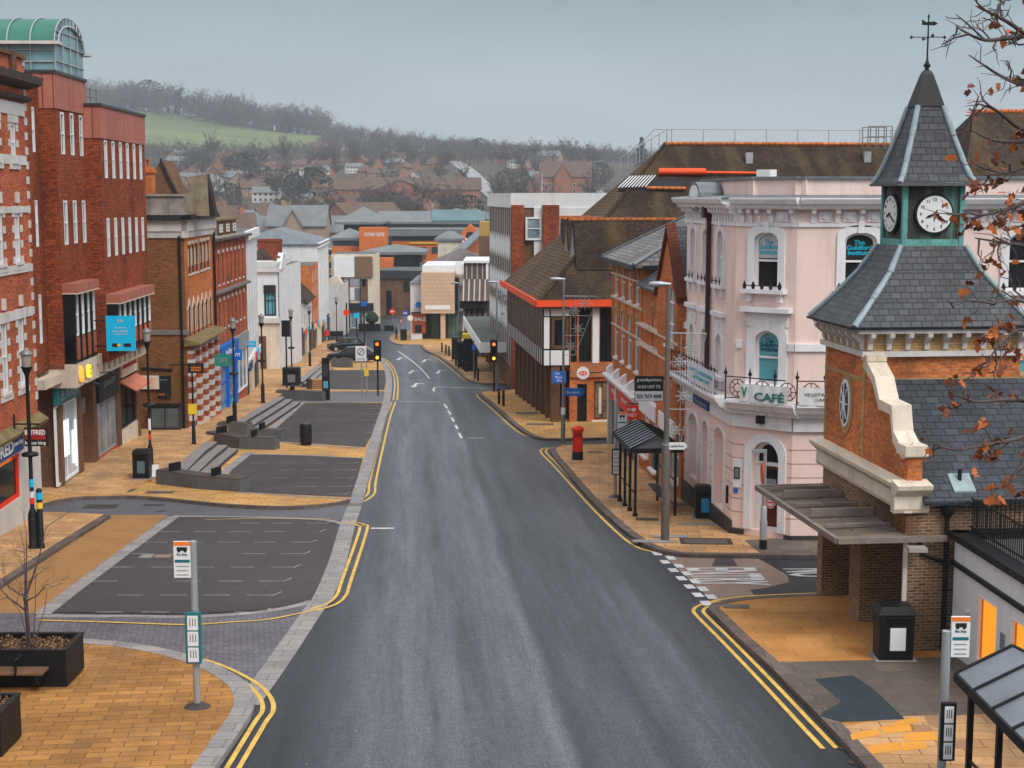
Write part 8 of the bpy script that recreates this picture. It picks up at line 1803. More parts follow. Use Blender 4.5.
# shelters
def shelter(label, f_, L, D, H, n, z0, slats=8):
    r_ = groot('bus_shelter', f_, L/2, label, 'bus shelter', z=z0)
    for i in range(n):
        s = lerp(.05, L-.05, i/(n-1)); m = MB(); zb = gz(0, f_.P(s, 0, 0).y, .12).z; m.box(f_, s-.045, s+.045, .0, .09, zb, z0+H); m.box(f_, s-.08, s+.08, -.04, .13, zb, zb+.12); m.build('post', black_m, r_)
    for i in (0, n-1): s = lerp(.05, L-.05, i/(n-1)); m = MB(); zb = gz(0, f_.P(s, 0, 0).y, .12).z; m.box(f_, s-.045, s+.045, D-.09, D, zb, z0+H); m.build('post', black_m, r_)
    for i in range(n-1):
        s0, s1 = lerp(.05, L-.05, i/(n-1))+.06, lerp(.05, L-.05, (i+1)/(n-1))-.06; zb = gz(0, f_.P(s0, 0, 0).y, .12).z
        m = MB(); m.box(f_, s0, s1, D-.06, D-.04, zb+.4, z0+H-.1); m.build('glass_panel', SG, r_)
    m = MB(); [m.box(f_, 0, L, a-.02, a+.02, z0+q, z0+q+.04) for a, q in ((.045, .75), (D-.05, .3), (D-.05, 1.2))]; m.build('rail', black_m, r_)
    m = MB(); m.box(f_, -.15, L+.15, -.2, -.08, z0+H-.06, z0+H+.1); m.box(f_, -.15, L+.15, D+.08, D+.2, z0+H-.06, z0+H+.1); m.box(f_, -.15, -.03, -.08, D+.08, z0+H-.06, z0+H+.1); m.box(f_, L+.03, L+.15, -.08, D+.08, z0+H-.06, z0+H+.1); m.build('roof_frame', black_m, r_)
    m = MB(); m.extr(f_, [(-.15, z0+H+.1), (D/2, z0+H+.55), (D+.15, z0+H+.1), (D/2, z0+H+.5)], -.1, L+.1); m.plate(Fr(f_.P(L+.0, 0, 0).xy, f_.n), [(-.12, z0+H+.1), (D+.12, z0+H+.1), (D/2, z0+H+.5)], 0, .04); o = m.build('roof', plain('shelter_roof', (.19, .21, .24), .35, .2, .2) if 'shelter_roof' not in MATS else MATS['shelter_roof'], r_)
    m = MB()
    for i in range(slats+1):
        s = lerp(-.1, L+.1, i/slats)
        for a, b in (((s, -.17, z0+H+.11), (s, D/2, z0+H+.57)), ((s, D/2, z0+H+.57), (s, D+.17, z0+H+.11))): m.tube(f_.P(*a), f_.P(*b), .03, .03, 4)
    m.build('roof_ribs', black_m, o); m = MB(); m.box(f_, .6, L-.6, D-.5, D-.15, z0+.5, z0+.56); m.build('bench', dgrey_m, r_)
    m = MB(); m.box(f_, .1, .7, D-.3, D-.2, z0+1.1, z0+1.9); m.build('information_screen', col('screen_blue', (.03, .16, .22), .3), r_)
    return r_
def clearglass(name):
    m, t, b = newmat(name); b.inputs['Base Color'].default_value = (.35, .4, .42, 1); b.inputs['Roughness'].default_value = .1; b.inputs['Alpha'].default_value = .35; return m
SG = clearglass('shelter_glass')
a = G(618.5, 501, .12); b = G(634, 516.5, .12); fS = Fr((a.x, a.y), (b.x-a.x, b.y-a.y)); shelter('grey roofed bus shelter on the right pavement by the red brick bank', fS, (b-a).length, 1.55, 2.35, 4, b.z+.05, 9)
fS2 = Fr((7.62, 23.9), (.107*.2, -1)); shelter('bus shelter cut off at the bottom right corner beside the annexe', fS2, 4.2, 1.5, 2.12, 4, zg(23)+.0, 5)
# pillar box
p = G(577.5, 459.5, .12); r = root('pillar_box', p, 'red cylindrical post box with black base on the right pavement', 'post box'); m = MB(); m.lathe(tuple(p), [(.26, 0), (.26, .38), (.245, .4)], 20); m.build('base', black_m, r)
m = MB(); m.lathe((p.x, p.y, p.z+.4), [(.24, 0), (.24, .93), (.29, .97), (.3, 1.06), (.26, 1.12), (.15, 1.19), (.03, 1.22)], 20); o = m.build('body', boxred_m, r); f_ = Fr((p.x, p.y-.24), (1, 0)); m = MB(); m.box(f_, -.12, .12, -.03, .0, p.z+1.18, p.z+1.22); m.build('slot', blk_m, o); m = MB(); m.box(f_, -.15, .15, -.02, .1, p.z+.5, p.z+1.05); m.build('door', boxred_m, o)
# bins
def bin_(label, px, py, w, d, h, hh, poster=True, mt=None, group=None, name='litter_bin', flare=0.0):
    p = G(px, py, hh); r_ = root(name, p, label, 'bin', group); f_ = Fr((p.x-w/2, p.y), (1, 0)); z = p.z
    m = MB(); b0 = [f_.P(0, 0, z), f_.P(w, 0, z), f_.P(w, d, z), f_.P(0, d, z)]; t0 = [f_.P(-flare, -flare, z+h*.84), f_.P(w+flare, -flare, z+h*.84), f_.P(w+flare, d, z+h*.84), f_.P(-flare, d, z+h*.84)]; m.prism(b0, t0); o = m.build('body', black_m, r_, .02)
    m = MB(); e = flare+.03; m.prism([f_.P(-e, -e, z+h*.85), f_.P(w+e, -e, z+h*.85), f_.P(w+e, d+.03, z+h*.85), f_.P(-e, d+.03, z+h*.85)], [f_.P(.03, .03, z+h), f_.P(w-.03, .03, z+h), f_.P(w-.03, d-.03, z+h), f_.P(.03, d-.03, z+h)]); m.build('lid', black_m, r_, .02)
    m = MB(); m.box(f_, w*.15, w*.85, -flare-.012, 0, z+h*.68, z+h*.8); m.build('opening', col('bin_dark', (.004, .004, .004)), r_)
    if poster: board(f_, w*.3, w*.75, z+h*.2, z+h*.62, -flare*.7-.03, -.01, poster, r_, 'poster')
    board(f_, -.08, w+.08, z-.02, z+.015, -.1, d+.1, gran_m, r_, 'plinth'); return r_, f_, p
bin_('black litter bin with a white notice at the corner of the clock tower', 896, 661, .78, .6, 1.25, .12, white_m, flare=.02)
bin_('black litter bin with a bright blue poster against the pink building', 704.5, 519, .62, .5, 1.2, .12, col('poster_blue', (.03, .25, .50)))
bin_('black litter bin with a dark picture before the lamp post on the left pavement', 141, 479, .7, .6, 1.22, hL, col('poster_dark', (.10, .16, .18)))
bin_('black twin recycling bin with a metal front, halfway along the left pavement', 291, 386, 1.25, .8, 1.35, hL, grey_m)
p = G(306, 445, .12); r = root('litter_bin', p, 'black barrel shaped litter bin standing at the head of the second parking bay', 'bin'); m = MB(); m.lathe(tuple(p), [(.26, 0), (.3, .2), (.32, .6), (.3, 1.0), (.27, 1.08)], 16); m.build('body', black_m, r); m = MB(); m.lathe((p.x, p.y, p.z+1.082), [(.27, 0), (.27, .04), (.1, .07)], 16); m.build('lid', dgrey_m, r)
# benches of grey stone with slatted tops
def bench(label, px0, px1, pyb, hb, h=.62, w=.75, slats=True, hh=.12, group='grey stone bench blocks beside the steps'):
    a = G(px0, pyb[0], hh); b = G(px1, pyb[1], hh); r_ = root('stone_bench', (a+b)/2, label, 'bench', group); f_ = Fr((a.x, a.y), (b.x-a.x, b.y-a.y)); L = (b.xy-a.xy).length; z = min(a.z, b.z)
    m = MB(); m.box(f_, 0, L, 0, w, z-.3, z+hb); m.build('block', plain('bench_stone', (.115, .12, .125), .75, 0, .2, 1.2, .1, .15) if 'bench_stone' not in MATS else MATS['bench_stone'], r_)
    m = MB(); [m.box(f_, .02, L-.02, q, q+.12, z+hb+.0, z+hb+.07) for q in (0.02, .2, .38, .56)]; m.build('seat_slats', plain('seat_wood', (.10, .085, .08), .7) if 'seat_wood' not in MATS else MATS['seat_wood'], r_)
    m = MB(); q = L*.32; m.box(f_, q, q+.09, .0, .6, z+hb+.071, z+hb+.4); m.build('armrest', black_m, r_); return r_
bench('grey stone bench block nearest the crossing lane, left one of the pair', 156, 197.5, (484, 489), .55); bench('grey stone bench block nearest the crossing lane, right one of the pair', 198, 240, (489, 492), .5)
bench('front left bench block of the four beside the second parking bay', 206, 239.5, (444, 449), .6); bench('front right bench block of the four beside the second parking bay', 240.5, 274, (449, 450), .55)
bench('rear left bench block of the four beside the second parking bay', 217, 247, (435, 436), .62); bench('rear right bench block of the four beside the second parking bay', 249, 281, (440, 441), .5)
bench('long stone bench block behind the barrel shaped bin', 275.5, 322, (400, 401), .6); bench('stone bench block in front of the dark parked car', 331, 349, (367, 367.5), .75)
# planters with benches, near left
def planter(label, x0, x1, y0, d, h, z):
    r_ = root('planter', ((x0+x1)/2, y0, z), label, 'planter', 'black planters on the near corner'); f_ = Fr((x0, y0), (1, -.0)); L = x1-x0; m = MB()
    for a, b, c, e in ((0, L, 0, .06), (0, L, d-.06, d), (0, .06, .061, d-.061), (L-.06, L, .061, d-.061)): m.box(f_, a, b, c, e, z, z+h)
    m.box(f_, -.02, L+.02, -.02, .09, z+h, z+h+.04); m.box(f_, -.02, L+.02, d-.09, d+.02, z+h, z+h+.04); m.box(f_, -.02, .09, .091, d-.091, z+h, z+h+.04); m.box(f_, L-.09, L+.02, .091, d-.091, z+h, z+h+.04); m.build('box', black_m, r_)
    m = MB(); m.box(f_, .061, L-.061, .061, d-.061, z+h-.25, z+h-.1); m.build('soil', plain('soil', (.06, .04, .03), .95, 0, .4, 6), r_)
    rg = random.Random(int(x1*10)); V, F = [], []
    for i in range(900):
        q = f_.P(rg.uniform(.1, L-.1), rg.uniform(.1, d-.1), z+h-.09+rg.random()*.1); n = len(V); a_ = Vector((rg.gauss(0, 1), rg.gauss(0, 1), rg.gauss(0, .5))).normalized()*.035; b_ = a_.cross(Vector((rg.gauss(0, 1), rg.gauss(0, 1), 1))).normalized()*.025; V += [tuple(RM[r_.name] @ (q+v)) for v in (-a_, b_, a_, -b_)]; F.append((n, n+1, n+2, n+3))
    o = fastmesh('litter_leaves', V, F, MATS.get('litter_leaf') or plain('litter_leaf', (.22, .12, .06), .9, 0, .6, 12), r_); o['kind'] = 'stuff'
    for k in range(4): m = MB(); m.box(f_, .1, L-.35, -.5+k*.115, -.4+k*.115, z+.42, z+.47); m.build('seat_slat', MATS.get('seat_board') or plain('seat_board', (.17, .095, .055), .6, 0, .3, 3), r_)
    m = MB(); [m.box(f_, q, q+.05, -.5, 0, z+.2, z+.41) for q in (.3, L-.5)]; q = L-.95; m.box(f_, q, q+.05, -.5, -.45, z+.4, z+.72); m.box(f_, q, q+.05, -.5, -.05, z+.68, z+.73); m.build('armrest', black_m, r_)
    return r_, f_
pn = G(67, 687, .12); planter('black planter with bench and leafless sapling on the near left corner', pn.x-3.2, pn.x, pn.y, 1.3, .78, pn.z)
pm = G(2, 757, .12); planter('second black planter cut off at the bottom left edge', pm.x-2.6, pm.x, pm.y, 1.1, .8, pm.z)
tv, tf, wv, wf = bare(71, 3.3, nb=6, sub=4, tw=4, tl=.42, w0=.004); p = Vector((pn.x-.95, pn.y+.65, pn.z+.65)); r = root('sapling', p, 'thin leafless multi-stemmed sapling growing in the near planter', 'tree')
tv = [((p_[0])*1.0, p_[1], p_[2]*.95) for p_ in tv]; fastmesh('trunk', tv, tf, MATS['branch_bark'], r); fastmesh('crown', wv, wf, MATS['branch_bark'], r); m = MB()
for k, (dx, h_) in enumerate(((-.12, 1.5), (.1, 1.7), (.25, 1.3), (-.3, 1.2))): m.path([p+Vector((dx*.2, 0, -.1)), p+Vector((dx*.5+.04, 0, h_*.3)), p+Vector((dx+.03*k, .05, h_*.65)), p+Vector((dx*1.6, 0, h_))], .016, .005, 5)
m.build('stems', MATS['branch_bark'], r)
# traffic signals
red_l = emit('signal_red', (1, .10, .01), 2.5); amb_l = emit('signal_amber', (1, .42, .03), 2.2)
def signal(label, px, py, yt, yh, lit, hh=.12, back=False, w=.36):
    p = G(px, py, hh); r_ = root('traffic_signal', p, label, 'traffic light', 'traffic signals'); zt = at(px, yt, p.y).z; zh = at(px, yh, p.y).z; m = MB(); m.tube(p, (p.x, p.y, zt-.1), .06, .06, 8); m.build('pole', black_m, r_)
    f_ = Fr((p.x, p.y-.1), (1, 0)); m = MB(); m.box(f_, -w/2, w/2, -.15, .05, zh, zt); o = m.build('head', black_m, r_); m = MB(); m.box(f_, -w/2-.06, w/2+.06, .051, .07, zh-.05, zt+.05); m.build('backing_board', black_m, o)
    if not back:
        for k in range(3):
            z = lerp(zt, zh, (k+.5)/3); m = MB(); m.disc(f_, 0, z, w*.27, -.17, -.15, 14); m.build('lens', (red_l if k == 0 and lit else amb_l if k == 2 and lit > 1 else blk_m) if True else blk_m, o); m = MB(); m.path([f_.P(w*.38*math.cos(a), -.25, z+w*.38*math.sin(a)) for a in [math.pi*i/6 for i in range(7)]], .02, n=4); m.build('visor', black_m, o)
    return r_
signal('traffic signal lit red and amber at the edge of the left parking bays', 378, 396, 340.5, 360.5, 2, w=.42); signal('traffic signal lit red and amber on the right pavement corner', 494, 392, 340.5, 361.5, 2, w=.42); signal('dark traffic signal seen from behind near the stone bank', 287, 388, 321, 336, 0, hL, True, .5)
# sign posts
def post(label, px, py, yt, hh=.12, mt=None, r0=.045, cat='sign post', name='sign_post', group=None):
    p = G(px, py, hh); r_ = root(name, p, label, cat, group); zt = at(px, yt, p.y).z; m = MB(); m.tube(p, (p.x, p.y, zt), r0, r0, 8); m.build('pole', mt or grey_m, r_); return r_, p, zt, Fr((p.x, p.y-.06), (1, 0))
r, p, zt, f_ = post('black post with a yellow notice on the left pavement by the banded piers', 194, 444, 372, hL, black_m); z = at(194, 414, p.y).z; board(f_, -.22, .2, z, z+.5, -.03, 0, yellow_m, r, 'notice'); m = MB(); m.lathe(tuple(p), [(.13, 0), (.1, .1), (.08, 1.1), (.05, 1.15)], 10); m.build('base', black_m, r)
r, p, zt, f_ = post('grey sign post carrying a square white restriction sign', 362, 394, 346, mt=lgrey_m); za, zb = at(361, 361, p.y).z, at(361, 346, p.y).z; o = board(f_, -.42, .36, za, zb, -.03, 0, white_m, r, 'plate'); m = MB(); m.disc(f_, -.03, lerp(za, zb, .62), .27, -.045, -.03, 16); m.build('roundel', grey_m, o); m = MB(); m.disc(f_, -.03, lerp(za, zb, .62), .19, -.05, -.045, 16); m.build('roundel', white_m, o); m = MB(); m.plate(f_, [(-.2, lerp(za, zb, .5)), (-.14, lerp(za, zb, .46)), (.14, lerp(za, zb, .76)), (.08, lerp(za, zb, .8))], -.056, -.05); m.build('slash', grey_m, o); text('ZONE ENDS', f_, -.03, lerp(za, zb, .14), .1, ink_m, o, width=.6, t=-.035)
r, p, zt, f_ = post('grey post with a small yellow plate beside the restriction sign', 367, 401, 362, mt=lgrey_m); z = at(367, 376, p.y).z; board(f_, -.16, .14, z, z+.5, -.03, 0, yellow_m, r, 'plate')
r, p, zt, f_ = post('grey bollard-based pole with a short arm and an edge-on red sign outside the pink building', 763, 549, 450, mt=lgrey_m, r0=.055, cat='pole'); m = MB(); m.lathe(tuple(p), [(.12, 0), (.12, .9), (.1, .95), (.1, 1.35), (.06, 1.4)], 12); m.build('sleeve', lgrey_m, r); m = MB(); m.lathe((p.x, p.y, p.z+.0), [(.125, 0), (.125, .32)], 12); m.build('black_base', black_m, r); m = MB(); m.box(f_, -.42, .05, .02, .1, zt-.08, zt+.02); m.build('arm', lgrey_m, r); m = MB(); q = Fr((p.x-.06, p.y), (-.02, -1)); m.disc(q, 0, zt-.75, .35, -.03, .0, 20); m.build('sign_disc', col('faded_red', (.62, .12, .06)), r)
# information totem
p = G(326, 400, .12); r = root('information_totem', p, 'tall black information totem at the head of the third parking bay', 'totem'); z1 = at(326, 358, p.y).z; f_ = Fr((p.x-.26, p.y), (1, 0)); m = MB(); m.box(f_, 0, .52, 0, .2, p.z, z1); m.build('slab', black_m, r); board(f_, .06, .46, lerp(p.z, z1, .55), lerp(p.z, z1, .85), -.02, 0, dgrey_m, r, 'map_panel'); board(f_, .1, .42, lerp(p.z, z1, .28), lerp(p.z, z1, .45), -.02, 0, col('pale_blue', (.10, .35, .50)), r, 'blue_panel')
for lb, px, py, w_, h_, mt in (('orange timber crate planter beside the information totem', 317, 389, 1.1, .75, plain('crate_wood', (.42, .22, .10), .8, 0, .2, 3)),):
    p = G(px, py, .12); r = root('crate_planter', p, lb, 'planter'); f_ = Fr((p.x-w_/2, p.y), (1, 0)); 
    for k in range(4): m = MB(); m.box(f_, 0, w_, 0, .6, p.z+.02+k*h_/4, p.z+(k+.88)*h_/4); m.build('board', mt, r)
    m = MB(); [m.box(f_, a, a+.06, -.02, .62, p.z, p.z+h_+.05) for a in (-.06, w_)]; m.build('corner_post', dwood_m, r)
p = G(309.5, 389, .12); r = root('small_bin', p, 'small dark round bin left of the timber crate', 'bin'); m = MB(); m.lathe(tuple(p), [(.2, 0), (.24, .6), (.22, .66)], 12); m.build('body', dgrey_m, r); m = MB(); m.lathe((p.x, p.y, p.z+.662), [(.24, 0), (.2, .06), (.05, .1)], 12); m.build('lid', black_m, r)
p = G(154.5, 477, hL); r = root('notice_board', p, 'small white pavement notice leaning beside the black litter bin', 'sign'); f_ = Fr((p.x-.12, p.y), (1, .2)); m = MB(); m.prism([f_.P(0, 0, p.z), f_.P(.3, 0, p.z), f_.P(.3, .04, p.z), f_.P(0, .04, p.z)], [f_.P(0, .12, p.z+.5), f_.P(.3, .12, p.z+.5), f_.P(.3, .16, p.z+.5), f_.P(0, .16, p.z+.5)]); m.build('panel', white_m, r); m = MB(); m.tube(f_.P(.15, .35, p.z), f_.P(.15, .14, p.z+.45), .015); m.build('strut', grey_m, r)
# bollards, kiosks on the market pavement
BL = [(442, 352), (446, 354.5), (449, 356), (456, 366), (459.5, 367.5), (463, 369.5), (466.5, 372), (475, 378), (478, 381), (499, 404), (503.5, 406)]
m0 = None
for i, (px, py) in enumerate(BL):
    p = G(px, py, .12)
    if m0 is None:
        r = root('bollard', (0, 0, 0), 'slim black bollard on the market kerb, first from the far end', 'bollard', 'black bollards along the right kerb'); m = MB(); m.lathe((0, 0, 0), [(.09, 0), (.09, .9), (.1, .92), (.1, 1.0), (.03, 1.05)], 10); m.build('post', black_m, r); m = MB(); m.lathe((0, 0, .8), [(.095, 0), (.095, .06)], 10); m.build('band', grey_m, r); m0 = r; r.location = p
    else: copy_tree(m0, loc=p, label=('left' if i == 9 else 'right')+' one of the two bollards at the bank corner kerb' if i > 8 else 'slim black bollard on the market kerb, '+ORD[i]+' from the far end')
for lb, px, py, w_, h_ in (('dark telephone kiosk with a grey top on the market pavement, farther one', 456.5, 361, .95, 2.4), ('dark telephone kiosk nearer the canopy, beside a row of bollards', 463, 369, 1.0, 2.5)):
    p = G(px, py, .12); r = root('telephone_kiosk', p, lb, 'kiosk', 'telephone kiosks'); f_ = Fr((p.x-w_/2, p.y), (1, 0)); m = MB(); [m.box(f_, a, a+.07, c, c+.07, p.z, p.z+h_-.25) for a in (0, w_-.07) for c in (0, w_-.07)]; m.build('frame', black_m, r); m = MB(); m.box(f_, -.03, w_+.03, -.03, w_+.03, p.z+h_-.25, p.z+h_); m.build('roof', dgrey_m, r); m = MB(); m.box(f_, .08, w_-.08, .02, w_-.02, p.z+.15, p.z+h_-.26); m.build('glazing', glassd_m, r)
r, p, zt, f_ = post('thin post with a small blue plate between the bollards and the canopy', 474, 381, 340); z = at(474, 350, p.y).z; board(f_, -.15, .15, z, z+.4, -.03, 0, brightb_m, r, 'plate')
def gyl(label, px, py, w_, mt, pyt): p = G(px, py, .12); r = root('market_stall', p, label, 'stall'); f_ = Fr((p.x-w_/2, p.y), (1, 0)); z1 = at(px, pyt, p.y).z; m = MB(); m.box(f_, 0, w_, 0, 1.0, p.z, z1-.4); m.build('cabinet', black_m, r); m = MB(); m.box(f_, -.1, w_+.1, -.15, 1.1, z1-.4, z1); m.build('canopy', mt, r)
gyl('black stall with a yellow canopy strip under the market canopy', 470.5, 371, 1.2, yellow_m, 334)
# road signs at the far junction
def disc_sign(label, px, py, yt, rad, mt, bar=None, tri=False):
    r_, p_, zt_, f_ = post(label, px, py, yt, 0.0, grey_m, .05, 'road sign', 'road_sign'); m = MB()
    if tri: m.plate(f_, [(-rad, zt_-rad*.9), (rad, zt_-rad*.9), (0, zt_+rad*.8)], -.05, 0); m.build('red_triangle', signr_m, r_); m = MB(); m.plate(f_, [(-rad*.6, zt_-rad*.7), (rad*.6, zt_-rad*.7), (0, zt_+rad*.4)], -.07, -.05); m.build('white_centre', white_m, r_)
    else: m.disc(f_, 0, zt_, rad, -.05, 0, 20); m.build('disc', mt, r_)
    if bar: m = MB(); m.box(f_, -rad*.65, rad*.65, -.07, -.05, zt_-rad*.18, zt_+rad*.18); m.build('bar', bar, r_)
disc_sign('round red no entry sign at the far end of the street', 392.5, 329, 311.5, .42, signr_m, white_m); disc_sign('round blue direction sign right of the no entry sign', 405.5, 331, 313, .38, brightb_m, white_m); disc_sign('small triangular warning sign on a pole at the far corner', 401.5, 338, 320, .42, None, None, True); disc_sign('plain white round sign on a pole beside the SALE shop', 410.5, 342, 318, .36, white_m)
bin_('dark green litter bin on the far corner pavement below the sign poles', 403.5, 341, .8, .6, 1.5, .12, None)
for lb, px, py, yt, z, mt in (('tall black post with red and blue plates before the hoarding building', 347, 346, 303, 315, signr_m), ('black post with a blue disc beside the hoarding building', 364.5, 343, 300, 306, brightb_m), ('black post with a cyan plate right of the hoarding fascia', 357, 344, 307, 318, cyan_m)):
    r, p, zt, f_ = post(lb, px, py, yt, .12, black_m, .09); zz_ = at(px, z, p.y).z; board(f_, -.35, .35, zz_, zz_+.6, -.05, 0, mt, r, 'plate')
p = G(383, 331, 0.0); r = root('barrier_wall', p, 'low black planter barrier at the far road end', 'barrier'); f_ = Fr((p.x-2, p.y), (1, 0)); m = MB(); m.box(f_, -1.5, 1.6, 0, .8, p.z, p.z+1.0); m.build('box', black_m, r); m = MB(); m.box(f_, 2.2, 3.5, .0, .8, p.z, p.z+.8); m.build('end_box', black_m, r)
m = MB(); m.lathe((p.x-1.6, p.y+.4, p.z+.9), [(.1, 0), (.9, .5), (1.0, 1.1), (.5, 1.7), (.05, 1.9)], 9); m.build('clipped_shrub', ever_m, r)
# cars
def car(label, px, py, ang, mt, hh=.12, L=4.4, name='parked_car', group='parked cars on the left'):
    p = G(px, py, hh); r_ = root(name, p, label, 'car', group, ang); M = Matrix.Translation(p) @ Matrix.Rotation(ang, 4, 'Z'); W = .88
    def sec(x, zb, zt, w, wt): return [M @ Vector((x, a*w_, z)) for a, w_, z in ((-1, w*.92, zb), (-1, w, zb+.22), (-1, w, zt-.12), (-1, wt, zt), (1, wt, zt), (1, w, zt-.12), (1, w, zb+.22), (1, w*.92, zb))]
    m = MB(); rows = [sec(x*L/4.4, zb, zt, w, wt) for x, zb, zt, w, wt in ((-2.2, .35, .62, .7, .6), (-2.12, .25, .78, .82, .7), (-1.5, .22, .9, .88, .76), (-.9, .22, .98, .88, .78), (.5, .22, 1.0, .88, .8), (1.5, .22, 1.02, .88, .8), (2.05, .25, 1.0, .84, .76), (2.2, .4, .8, .76, .7))]
    m.grid(rows, True, True); m.face(rows[0]); m.face(rows[-1][::-1]); b = m.build('body', mt, r_)
    m = MB(); rows = [[M @ Vector((x*L/4.4, a*w, z)) for a, w, z in ((-1, wb, .95), (-1, wt, zt), (1, wt, zt), (1, wb, .95))] for x, wb, wt, zt in ((-1.05, .74, .7, .98), (-.35, .79, .62, 1.42), (.4, .8, .63, 1.47), (1.3, .8, .62, 1.42), (1.95, .76, .7, 1.0))]
    m.grid(rows, False, False); m.face(rows[0]); m.face(rows[-1][::-1]); m.build('windows', glass_m, r_)
    m = MB(); rows = [[M @ Vector((x*L/4.4, a*w, z)) for a, w, z in ((-1, .60, zt), (-1, .5, zt+.05), (1, .5, zt+.05), (1, .60, zt))] for x, zt in ((-.36, 1.42), (.4, 1.47), (1.3, 1.42))]; m.grid(rows, True, False); m.face(rows[0]); m.face(rows[-1][::-1])
    for x0_, z0_, x1_, z1_ in ((-1.05, .98, -.35, 1.43), (.35, 1.0, .38, 1.46), (1.28, 1.43, 1.93, 1.0)):
        for a in (-1, 1): m.tube(M @ Vector((x0_*L/4.4, a*.76, z0_)), M @ Vector((x1_*L/4.4, a*.63, z1_)), .035, .035, 4)
    m.build('roof', mt, r_)
    for x in (-1.4, 1.35):
        for a in (-1, 1):
            c = Vector((x*L/4.4, a*.8, .32)); m = MB(); m.tube(M @ (c+Vector((0, -.1, 0))), M @ (c+Vector((0, .1, 0))), .32, .32, 18); w_ = m.build('wheel', col('tyre', (.012, .012, .012), .8), r_); m = MB(); m.tube(M @ (c+Vector((0, -.115, 0))), M @ (c+Vector((0, .115, 0))), .19, .19, 12); m.build('rim', lgrey_m, w_)
    for x, mt2, nm in ((-2.12, lamp_m, 'headlight'), (2.16, signr_m, 'tail_light')):
        for a in (-1, 1): m = MB(); m.tube(M @ Vector((x*L/4.4-.02, a*.62, .72)), M @ Vector((x*L/4.4+.06, a*.74, .72)), .09, .09, 8); m.build(nm, mt2, r_)
    for x in (-2.2, 2.2): m = MB(); m.box(Fr((M @ Vector((x*L/4.4, -.26, 0))).xy, (M.to_3x3() @ Vector((0, 1, 0))).xy), 0, .52, -.03, .03, p.z+.42, p.z+.53); m.build('number_plate', white_m, r_)
    return r_
dcar = plain('dark_car_paint', (.016, .018, .022), .25, .3, .1); gcar = plain('grey_car_paint', (.09, .095, .1), .3, .4, .1)
car('dark estate car parked side-on behind the stone bench block', 351, 362, .08, dcar, L=4.7); car('darker small car parked beyond the estate car', 346, 351, .3, dcar, L=4.0)
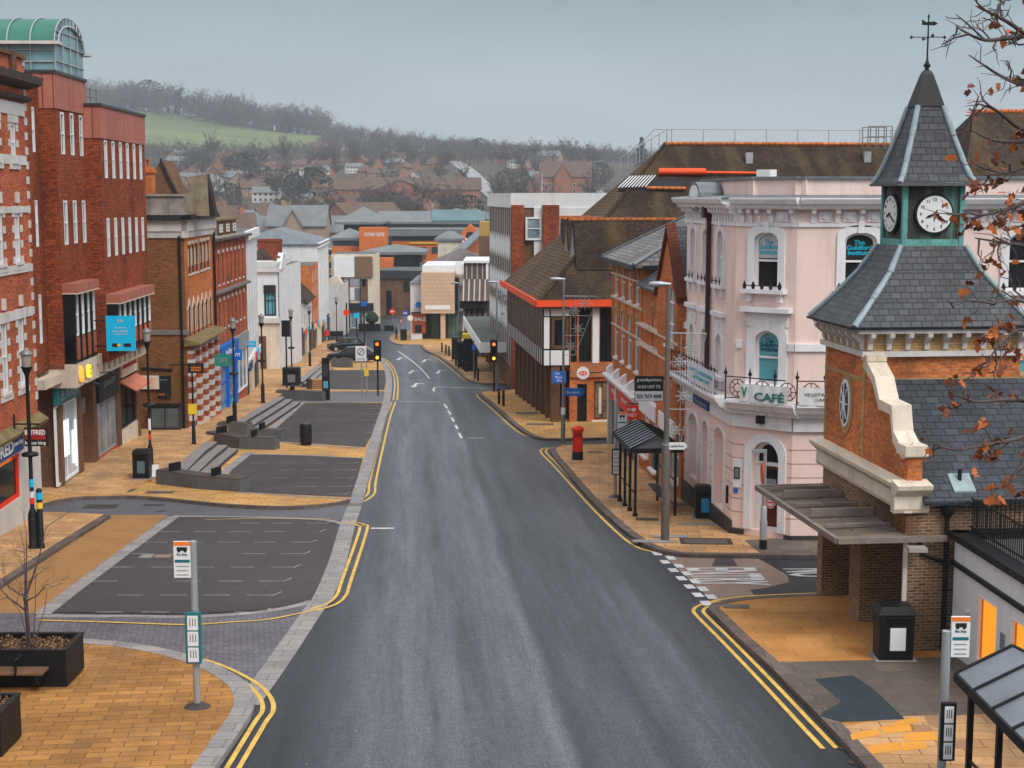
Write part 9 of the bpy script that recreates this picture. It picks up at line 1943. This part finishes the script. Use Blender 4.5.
# people
def person(label, px, py, face, coat, legs, hair, hh=.12, H=1.72, walk=.18):
    p = G(px, py, hh); r_ = root('person', p, label, 'person', None, face)
    s = H/1.75; J = {'pel': (0, 0, .95), 'spn': (0, 0, 1.2), 'che': (0, 0, 1.38), 'nck': (0, .01, 1.5), 'hd0': (0, .02, 1.6), 'hd1': (0, .03, 1.7)}
    for a, k in ((-1, 'l'), (1, 'r')):
        J.update({'sh'+k: (a*.19, 0, 1.42), 'el'+k: (a*.25, a*.06, 1.14), 'wr'+k: (a*.24, a*.14+.06, .9), 'ha'+k: (a*.235, a*.15+.09, .81), 'hp'+k: (a*.1, 0, .9), 'kn'+k: (a*.1, a*walk*.5+.03, .5), 'an'+k: (a*.1, a*walk-.02, .09), 'to'+k: (a*.1, a*walk+.16, .04)})
    rad = {'pel': .15, 'spn': .14, 'che': .165, 'nck': .06, 'hd0': .095, 'hd1': .08, 'sh': .075, 'el': .055, 'wr': .035, 'ha': .04, 'hp': .1, 'kn': .065, 'an': .045, 'to': .035}
    names = list(J); idx = {n: i for i, n in enumerate(names)}; E = [('pel', 'spn'), ('spn', 'che'), ('che', 'nck'), ('nck', 'hd0'), ('hd0', 'hd1')]
    for k in 'lr': E += [('che', 'sh'+k), ('sh'+k, 'el'+k), ('el'+k, 'wr'+k), ('wr'+k, 'ha'+k), ('pel', 'hp'+k), ('hp'+k, 'kn'+k), ('kn'+k, 'an'+k), ('an'+k, 'to'+k)]
    me = bpy.data.meshes.new('body'); me.from_pydata([tuple(Vector(J[n])*s) for n in names], [(idx[a], idx[b]) for a, b in E], []); o = bpy.data.objects.new('body', me); link(o, r_)
    sk = o.modifiers.new('skin', 'SKIN'); me.materials.append(legs)
    for n in names: q = rad.get(n, rad.get(n[:2])); me.skin_vertices[0].data[idx[n]].radius = (q*s, q*s); me.skin_vertices[0].data[idx[n]].use_root = n == 'pel'
    ss = o.modifiers.new('sub', 'SUBSURF'); ss.levels = 1; ss.render_levels = 1
    def M_(q): return Vector(q)*s
    W = RM[r_.name].inverted(); m = MB()
    rows = [[W @ M_((a*math.cos(th), b*math.sin(th), z)) for th in [2*math.pi*i/14 for i in range(14)]] for a, b, z in ((.21, .17, .78), (.2, .16, .95), (.2, .16, 1.2), (.235, .165, 1.4), (.13, .12, 1.5), (.075, .075, 1.53))]
    m.grid(rows, True, True)
    for k in 'lr': m.path([W @ M_(J['sh'+k]), W @ M_(J['el'+k]), W @ M_(J['wr'+k])], .085, .055, 8)
    m.build('coat', coat, r_); m = MB(); c = W @ M_((0, .0, 1.6)); m.lathe(tuple(c), [(.1, 0), (.118, .06), (.1, .13), (.03, .165)], 10); m.build('hair', hair, r_)
    m = MB(); fc = W @ M_((0, .09, 1.62)); m.lathe(tuple(fc-Vector((0, 0, .07))), [(.03, 0), (.06, .05), (.06, .11), (.02, .15)], 8); m.build('face', MATS.get('skin') or plain('skin', (.5, .3, .22), .6), r_)
hair_m = col('dark_hair', (.03, .02, .015)); dcl = col('dark_cloth', (.02, .022, .03))
person('person in a bright red coat walking on the far left pavement', 327, 342, 3.0, plain('red_coat', (.75, .04, .015), .8), dcl, hair_m); person('person in dark clothes walking left of the red coated one', 320.5, 341, .3, dcl, dcl, hair_m); person('person in dark clothes standing at the far corner beside the sign poles', 396.5, 340.5, 1.4, dcl, dcl, hair_m)
# haze
hm = bpy.data.materials.new('haze'); hm.use_nodes = True; t = hm.node_tree; t.nodes.clear(); v = N(t, 'ShaderNodeVolumePrincipled'); v.inputs['Color'].default_value = (.78, .86, .95, 1); v.inputs['Density'].default_value = .00027; v.inputs['Anisotropy'].default_value = .1; oo = N(t, 'ShaderNodeOutputMaterial'); t.links.new(v.outputs[0], oo.inputs['Volume'])
mb = MB(); mb.box(XY, -2100, 2100, -120, 2500, -22, 172); o = mb.build('haze', hm); tag(o, 'thin grey haze over the distant hillside', kind='stuff')
